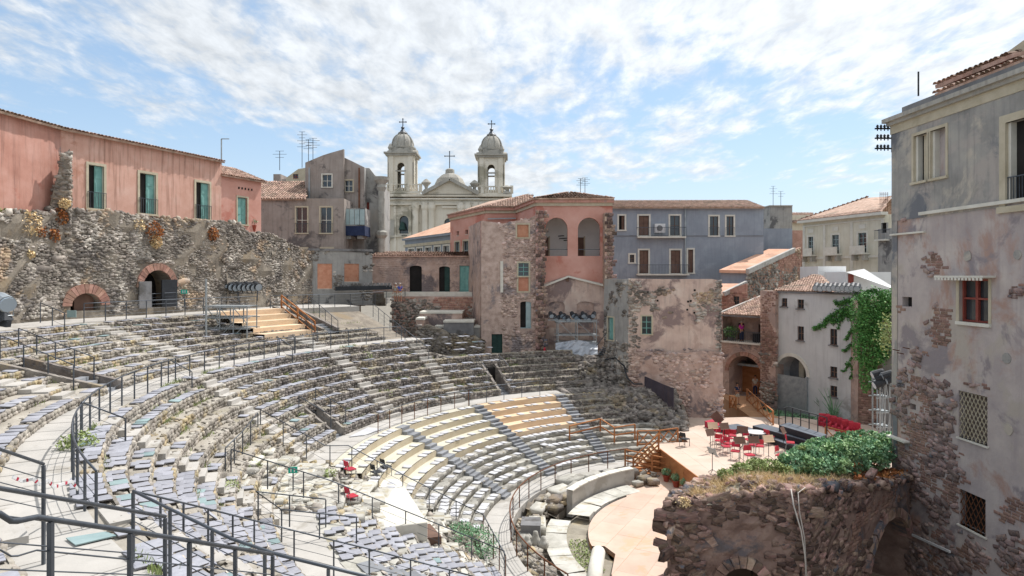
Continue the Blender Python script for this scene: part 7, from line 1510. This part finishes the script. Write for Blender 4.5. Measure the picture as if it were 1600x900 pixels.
# ================================================================== FOREGROUND RUIN
FR = thing('foreground_ruin', 'massive dark red ruined wall of lava stone with overgrown top in the right foreground', 'ruin', (8, 19, 0))
A_, B_, C3, D_, E_, F_ = (4.15, 17.9), (7.65, 17.4), (13.75, 23.1), (13.7, 27.2), (9.0, 24.8), (6.3, 20.8)
ztop = lambda x, y: 5.9+.5*math.exp(-((x-7.6)**2+(y-17.8)**2)/6)-.16*max(0, y-18.5)+.12*NB(x*.7, y*.7)
def faceR(P0, P1, ops, keep, sz, mk=None, name='core_face', rag=.16):
    ff = Fac(P0, P1); n = 8; zt_ = [(ff.L*i/n, ztop(*[P0[k]+(P1[k]-P0[k])*i/n for k in (0, 1)])) for i in range(n+1)]
    for o in ops: o.update({k: v for k, v in zip(('u0', 'u1'), (max(.05, min(o['u0'], ff.L-.3)), min(ff.L-.05, o['u1'])))})
    wall(name, 'ruinb', FR, ff, -.6, zt_, ops, step=.22, jit=.075, rag=rag, thick=.1)
    mkf = lambda u, z: (mk is None or mk(u, z)) and not any(o['u0']-.12 < u < o['u1']+.12 and z < (o['z1']-((o['u1']-o['u0'])/2)*(1-math.sqrt(max(0, 1-((u-(o['u0']+o['u1'])/2)/((o['u1']-o['u0'])/2+.12))**2)))+.12) for o in ops)
    rubble(ff, FR, 1.6, zt_, sz, 'ruin', mkf, name='face_stones', dep=.055, keep=keep, off=-.05, flat=.55, jit=.7, T=PIL, tname='pil')
    rubble(ff, FR, 1.6, zt_, sz*3.2, 'ruin', mkf, name='large_face_stones', dep=.09, keep=keep//4, off=-.08, flat=.32, jit=1.3, T=SLAB, tname='slab')
    return ff
fFA = faceR(F_, A_, [], 40, .21)
ffr = Fac(A_, B_); oA = ffr.rect(1128, 880, 1192, 960, 1); oA['dep'] = 1.6; oA['z1'] = ffr.uz(1150, 884)[1]; oA['z0'] = 1.0
faceR(A_, B_, [oA], 110, .2, lambda u, z: not (1098 < topx(ffr.pt(u, z))[0]+6*math.sin(z*7) < 1210 and topx(ffr.pt(u, z))[1] > 812+7*math.sin(u*6)))
fBC = Fac(B_, C3); oC = fBC.rect(1348, 812, 1424, 960, 1); oC['dep'] = 1.8; oC['z0'] = .8; oC['z1'] = fBC.uz(1385, 812)[1]
faceR(B_, C3, [oC], 130, .21, lambda u, z: NB(u*.6+5, z*1.9) > .0 or z > 5.3)
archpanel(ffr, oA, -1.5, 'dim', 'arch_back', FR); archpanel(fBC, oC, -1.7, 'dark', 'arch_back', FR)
courses(fBC, FR, 2.2, 5.0, .3, .1, 'brickold', lambda u, z: NB(u*.6+5, z*1.9) < -.35 and not (oC['u0']-.3 < u < oC['u1']+.3 and z < oC['z1']+.3), name='brick_lacing', dep=.03)
arch_ring(fBC, oC, FR, 'ruin', 13, .3, 'arch_stone'); arch_ring(ffr, oA, FR, 'ruin', 11, .28, 'arch_stone')
wall('end_face', 'ruinb', FR, Fac(D_, E_), -.6, 4.35, jit=.1, step=.4); wall('end_face', 'ruinb', FR, Fac(E_, F_), -.6, [(0, 4.6), (4.8, 5.25)], jit=.1, step=.4)
# top surface
poly = [A_, B_, C3, D_, E_, F_]
def inpoly(x, y):
    c = False
    for i in range(len(poly)):
        (x1, y1), (x2, y2) = poly[i], poly[(i+1) % len(poly)]
        if (y1 > y) != (y2 > y) and x < (x2-x1)*(y-y1)/(y2-y1)+x1: c = not c
    return c
V = []; idx = {}; Fq = []; st = .22
for i in range(50):
    for j in range(50):
        x, y = 3.8+i*st, 17+j*st
        if inpoly(x+st/2, y+st/2):
            q = []
            for (a, b) in ((i, j), (i+1, j), (i+1, j+1), (i, j+1)):
                if (a, b) not in idx: xx, yy = 3.8+a*st, 17+b*st; idx[(a, b)] = len(V); V.append((xx, yy, ztop(xx, yy)-.08+U(-.04, .04)))
                q.append(idx[(a, b)])
            Fq.append(tuple(q))
m = MB(); m.add(V, Fq); m.build('top_surface', 'tread', FR)
pp = []; ss = []
for _ in range(2600):
    x, y = U(4, 13.8), U(17.2, 27)
    if not inpoly(x, y): continue
    pp.append((x, y, ztop(x, y)-.05+U(-.05, .06))); ss.append(abs(random.gauss(.04, .07))+.04)
for a, b in ((A_, B_), (B_, C3), (F_, A_)):
    for _ in range(150): k = U(0, 1); x, y = a[0]+(b[0]-a[0])*k, a[1]+(b[1]-a[1])*k; pp.append((x+U(-.05, .3), y+U(0, .3), ztop(x, y)-.08+U(-.05, .1))); ss.append(U(.09, .24))
scatter('top_rubble', 'ruin', FR, SLAB, pp, [(s*1.3, s, s*.6) for s in ss], [U(0, 6) for _ in pp], .5)
def topgrow(cond, n, zadd):
    out = []
    while len(out) < n:
        x, y = U(4, 13.8), U(17.2, 27)
        if inpoly(x, y) and cond(*topx((x, y, ztop(x, y))), x, y): out.append((x, y, ztop(x, y)+zadd()))
    return out
pts = topgrow(lambda a, b, x, y: 1075 < a < 1330 and 733 < b < 808 and NB(x*1.6, y*1.6) > -.45, 15000, lambda: -.05)
n = len(pts); scatter('dry_grass', 'dry', None, BLADE, pts, np.stack([np.full(n, .11), np.full(n, .11), RS.uniform(.08, .34, n)], 1), RS.uniform(0, 6.28, n), 1.25, 'stuff', 'straw coloured dry grass on top of the foreground ruin', 'dry grass')
pts = topgrow(lambda a, b, x, y: a > 1335 and b > 728, 1100, lambda: U(0, .18)); leaves('dry_bramble', 'rusty', None, pts, .13, 'stuff', label='rust coloured dry bramble on the ruin beside the tall right building', cat='bramble')
bu = thing('leafy_bush', 'dense blue green leafy bush spreading on top of the foreground ruin', 'bush', (10.8, 23.2, 5.6)); pts = []
for (px, py, D_q, r, n) in ((1245, 722, 21.8, .55, 1500), (1262, 712, 22.3, .6, 1700), (1290, 705, 22.8, .7, 2300), (1322, 702, 23.2, .72, 2300), (1352, 702, 23.8, .7, 2200), (1380, 704, 24.3, .65, 1800), (1276, 728, 21.6, .5, 1200), (1306, 725, 22.1, .5, 1200), (1336, 725, 22.8, .5, 1200), (1366, 722, 23.4, .5, 1100), (1232, 735, 21.4, .3, 500), (1390, 686, 24.6, .4, 600), (1328, 682, 24.2, .3, 350), (1296, 688, 23.5, .25, 250), (1362, 680, 24.6, .28, 300), (1268, 694, 22.8, .2, 200), (1248, 702, 22.4, .16, 120), (1345, 676, 24.4, .16, 100), (1312, 679, 24.0, .14, 90)):
    pts += clump(W(px, py, D_q), r, n, .62)
leaves('foliage', 'green', bu, [p for p in pts if NB(p[0]*3.4+p[2]*4, p[1]*3.4) > -.25], .12); leaves('highlight_foliage', 'greenl', bu, [p for p in pts if NB(p[0]*2.2+9, p[1]*2.2+p[2]*2) > .2], .13); q = MB()  # second, paler leaf set stands in for highlights on the bush
for _ in range(60): c = Vector(random.choice(pts)); q.tube([(c.x+U(-.2, .2), c.y+U(-.2, .2), 5.5), tuple(c)], .012, 4)
q.build('stems', 'brownw', bu)
bu2 = thing('leafy_bush', 'yellow green low plants at the left back edge of the foreground ruin', 'bush', (6.6, 20.6, 6)); pts = []
for (px, py, D_q, r, n) in ((1135, 742, 19.8, .28, 500), (1158, 733, 20.1, .32, 700), (1182, 727, 20.5, .34, 800), (1205, 728, 20.8, .34, 700), (1225, 735, 20.8, .3, 500), (1170, 745, 19.6, .22, 300), (1253, 700, 22, .12, 120)): pts += clump(W(px, py, D_q), r, n, .6)
leaves('foliage', 'lime_', bu2, pts, .085)
t = leaves('dry_tuft', 'dry', None, clump(W(1068, 785, 17.9), .22, 300, .6), .08); del t['kind']; tag(t, 'dry straw tuft on the left corner of the foreground ruin', 'weed')
for (lb, pts_, r) in (('pair of pale cables hanging down the front of the foreground ruin', [W(1236, 764, 17.3), W(1240, 790, 17.1), W(1252, 830, 17.1), W(1258, 870, 17.1), W(1261, 930, 17.1)], .018), ('second pale cable looping beside the pair on the ruin', [W(1258, 762, 17.5), W(1247, 770, 17.25), W(1249, 800, 17.15), W(1257, 840, 17.15), W(1262, 930, 17.1)], .014), ('single tan cable dangling from the right part of the ruin', [W(1360, 768, 21.0), W(1356, 800, 20.85), W(1352, 850, 20.9), W(1338, 895, 20.4), W(1335, 930, 20.3)], .014)):
    tag(MB().tube(pts_, r, 6).build('hanging_cable', 'cable', smooth=True), lb, 'cable')
# ================================================================== antennas and poles
def antenna(px, y0, y1, D, label, n=5, w=.7):
    t = thing('roof_antenna', label, 'antenna', W(px, y1, D)); a, b = W(px, y1, D), W(px, y0, D); MB().bar(a, b, .05).build('mast', 'rail', t)
    for k in range(n): z = b.z-k*(b.z-a.z)*.5/n; ww_ = w*(1 if k % 2 else .6); q = MB(); q.bar((b.x-ww_, b.y, z), (b.x+ww_, b.y, z), .03); q.build('crossbar', 'rail', t)
antenna(437, 236, 266, 68, 'small television antenna at the left, above the tiled roof of the grey brown house', 3); antenna(472, 206, 262, 68, 'tallest television antenna beside the brown apartment house', 6, .5); antenna(482, 218, 256, 68.5, 'middle television antenna beside the brown apartment house', 4, .5); antenna(489, 216, 252, 69, 'television antenna nearest the roof edge of the brown apartment house', 5, .7)
antenna(907, 279, 306, 66, 'left one of the twin antennas behind the loggia house roof', 4, .4); antenna(914, 278, 306, 66, 'right one of the twin antennas behind the loggia house roof', 5, .5); antenna(1208, 291, 322, 92, 'left antenna behind the end of the slate blue house', 4, .5); antenna(1220, 299, 322, 92, 'right antenna behind the end of the slate blue house', 3, .6)
t = thing('street_lamp', 'slim lamp post rising behind the ridge of the salmon house', 'lamp', W(346, 250, 60)); MB().bar(W(346, 262, 60), W(346, 217, 60), .09).build('pole', 'steel', t); MB().bar(W(346, 217, 60), W(358, 217, 60), .12, .06).build('lamp_head', 'steel', t)
# ================================================================== people
def skinned(name, pts, edges, radii, m, parent, root=0, sub=2):
    org = absorg(parent) if parent is not None else Vector((0, 0, 0)); me = bpy.data.meshes.new(name); me.from_pydata([tuple(Vector(p)) for p in pts], edges, []); o = link(name, me, m, parent)
    s = o.modifiers.new('skin', 'SKIN'); 
    for i, r in enumerate(radii): v = me.skin_vertices[0].data[i] if me.skin_vertices else None; 
    return o
def person(label, loc, rot, top, bottom, hair='hair', arms=0, sc=1.0, legs_bare=False):
    t = thing('person', label, 'person', loc, rot=rot); t.scale = (sc,)*3
    def sk(name, chain, m, z=0):
        """chain: list of polylines of (x,y,z,r) sharing start points; grown as one surface with the Skin modifier"""
        pts = []; rr = []; ed = []; key = {}
        for pl in chain:
            prev = None
            for (x, y, zz_, r) in pl:
                k = (round(x, 3), round(y, 3), round(zz_, 3))
                if k not in key: key[k] = len(pts); pts.append((x, y, zz_)); rr.append(r)
                if prev is not None: ed.append((prev, key[k]))
                prev = key[k]
        me = bpy.data.meshes.new(name); me.from_pydata(pts, ed, []); o = link(name, me, m, t); bpy.context.view_layer.objects.active = o
        sm = o.modifiers.new('skin', 'SKIN'); 
        lay = me.skin_vertices[0] if len(me.skin_vertices) else None
        if lay is None:
            me.attributes  # layer is created with the modifier through the operator-free path below
        if len(me.skin_vertices):
            for i, r in enumerate(rr): me.skin_vertices[0].data[i].radius = r if isinstance(r, tuple) else (r, r)
            me.skin_vertices[0].data[0].use_root = True
        ss = o.modifiers.new('subdivision', 'SUBSURF'); ss.levels = 1; ss.render_levels = 1; return o
    pelvis = (0, 0, .95, (.15, .11)); chest = (0, 0, 1.32, (.17, .11)); neck = (0, 0, 1.5, .055)
    hx = .1; body = [[pelvis, (0, 0, 1.12, (.13, .095)), chest, neck, (0, -.02, 1.56, .06), (0, -.03, 1.64, (.075, .095)), (0, -.02, 1.73, (.07, .085)), (0, -.02, 1.775, .03)]]
    for s in (-1, 1):
        body.append([pelvis, (s*hx, 0, .9, .09), (s*.11, -.02, .5, .058), (s*.11, .01, .1, .038), (s*.12, -.12, .04, .035)])
        if arms == 0: arm = [(s*.19, 0, 1.42, .055), (s*.24, .02, 1.14, .04), (s*.22, -.1, .9, .03), (s*.215, -.13, .83, .032)]
        elif arms == 1: arm = [(s*.19, 0, 1.42, .055), (s*.25, -.02, 1.16, .042), (s*.12, -.24, 1.16, .03), (s*.06, -.3, 1.2, .03)]
        else: arm = [(s*.19, 0, 1.42, .055), (s*.26, .04, 1.16, .042), (s*.16, -.16, 1.05, .03), (s*.14, -.22, 1.08, .03)]
        body.append([chest]+arm); c = Vector(arm[-1][:3]); d = (c-Vector(arm[-2][:3])).normalized()
        for k in range(5):
            sp_x = Vector((.017*(k-2), 0, 0)); e = c+d*(.07+.012*(2-abs(k-2)))+sp_x*(1.0 if k else 2.0); body.append([arm[-1], tuple(c+d*.035+sp_x*.9)+(.011,), tuple(e)+(.008,)])
    sk('body', body, 'skin')
    sk('shirt', [[(0, 0, .98, (.165, .125)), (0, 0, 1.15, (.15, .115)), (0, 0, 1.34, (.185, .125)), (0, 0, 1.46, (.12, .08))]]+[[(0, 0, 1.34, (.185, .125)), (s*.19, 0, 1.42, .066), (s*.225, .01, 1.22, .055)] for s in (-1, 1)], top)
    hem = .55 if legs_bare else .1
    sk('trousers', [[(0, 0, 1.0, (.16, .12)), (0, 0, .92, (.165, .125))]]+[[(0, 0, .92, (.165, .125)), (s*hx, 0, .86, .105), (s*.11, -.018, hem, .072 if legs_bare else .055)] for s in (-1, 1)], bottom)
    q = MB(); q.lathe((0, .0, 1.66), [(.098, 0), (.105, .05), (.09, .1), (.05, .14), (0, .15)], 12); o = q.v; me = bpy.data.meshes.new('hair'); me.from_pydata([(x, y*1.05+.012, z) for x, y, z in q.v], [], q.f); link('hair', me, hair, t)
    for s in (-1, 1): q = MB(); q.box((s*.12, -.06, .035), (.09, .26, .07)); me = bpy.data.meshes.new('shoe'); me.from_pydata(q.v, [], q.f); link('shoe', me, 'black', t)
    q = MB(); q.box((0, -.125, 1.655), (.022, .03, .04)); me = bpy.data.meshes.new('nose'); me.from_pydata(q.v, [], q.f); link('nose', me, 'skin', t)
    for s in (-1, 1): q = MB(); q.box((s*.03, -.118, 1.685), (.018, .01, .01)); me = bpy.data.meshes.new('eye'); me.from_pydata(q.v, [], q.f); link('eye', me, 'dark', t)
    return t
fP = Fac((W(1124, 0, 60.5).x, 60.5), (W(1194, 0, 57.2).x, 57.2))
person('person in a magenta top standing on the open balcony', fP.pt(1.9, fl, -.5), .3, 'magenta', 'navy', 'hairw', 2)
person('person in a dark shirt and pale shorts at the mouth of the passage', G(1152, 632, 1.4), .2, 'navy', 'khaki', 'hair', 1, 1.0, True)
person('person in a pale top standing at the right side of the passage', G(1180, 618, 1.4), -.4, 'khaki', 'navy', 'hair', 0)
person('person in a blue shirt standing on the top walkway by the brick building', Vector((W(625, 0, 60).x, 60, 9.6)), .2, 'bluec', 'khaki', 'hairw', 1, .95, True)
person('person in a pale shirt beside the one in blue on the top walkway', Vector((W(617.5, 0, 60).x, 60.2, 9.6)), -.3, 'khaki', 'khaki', 'hairw', 0, .95, True)
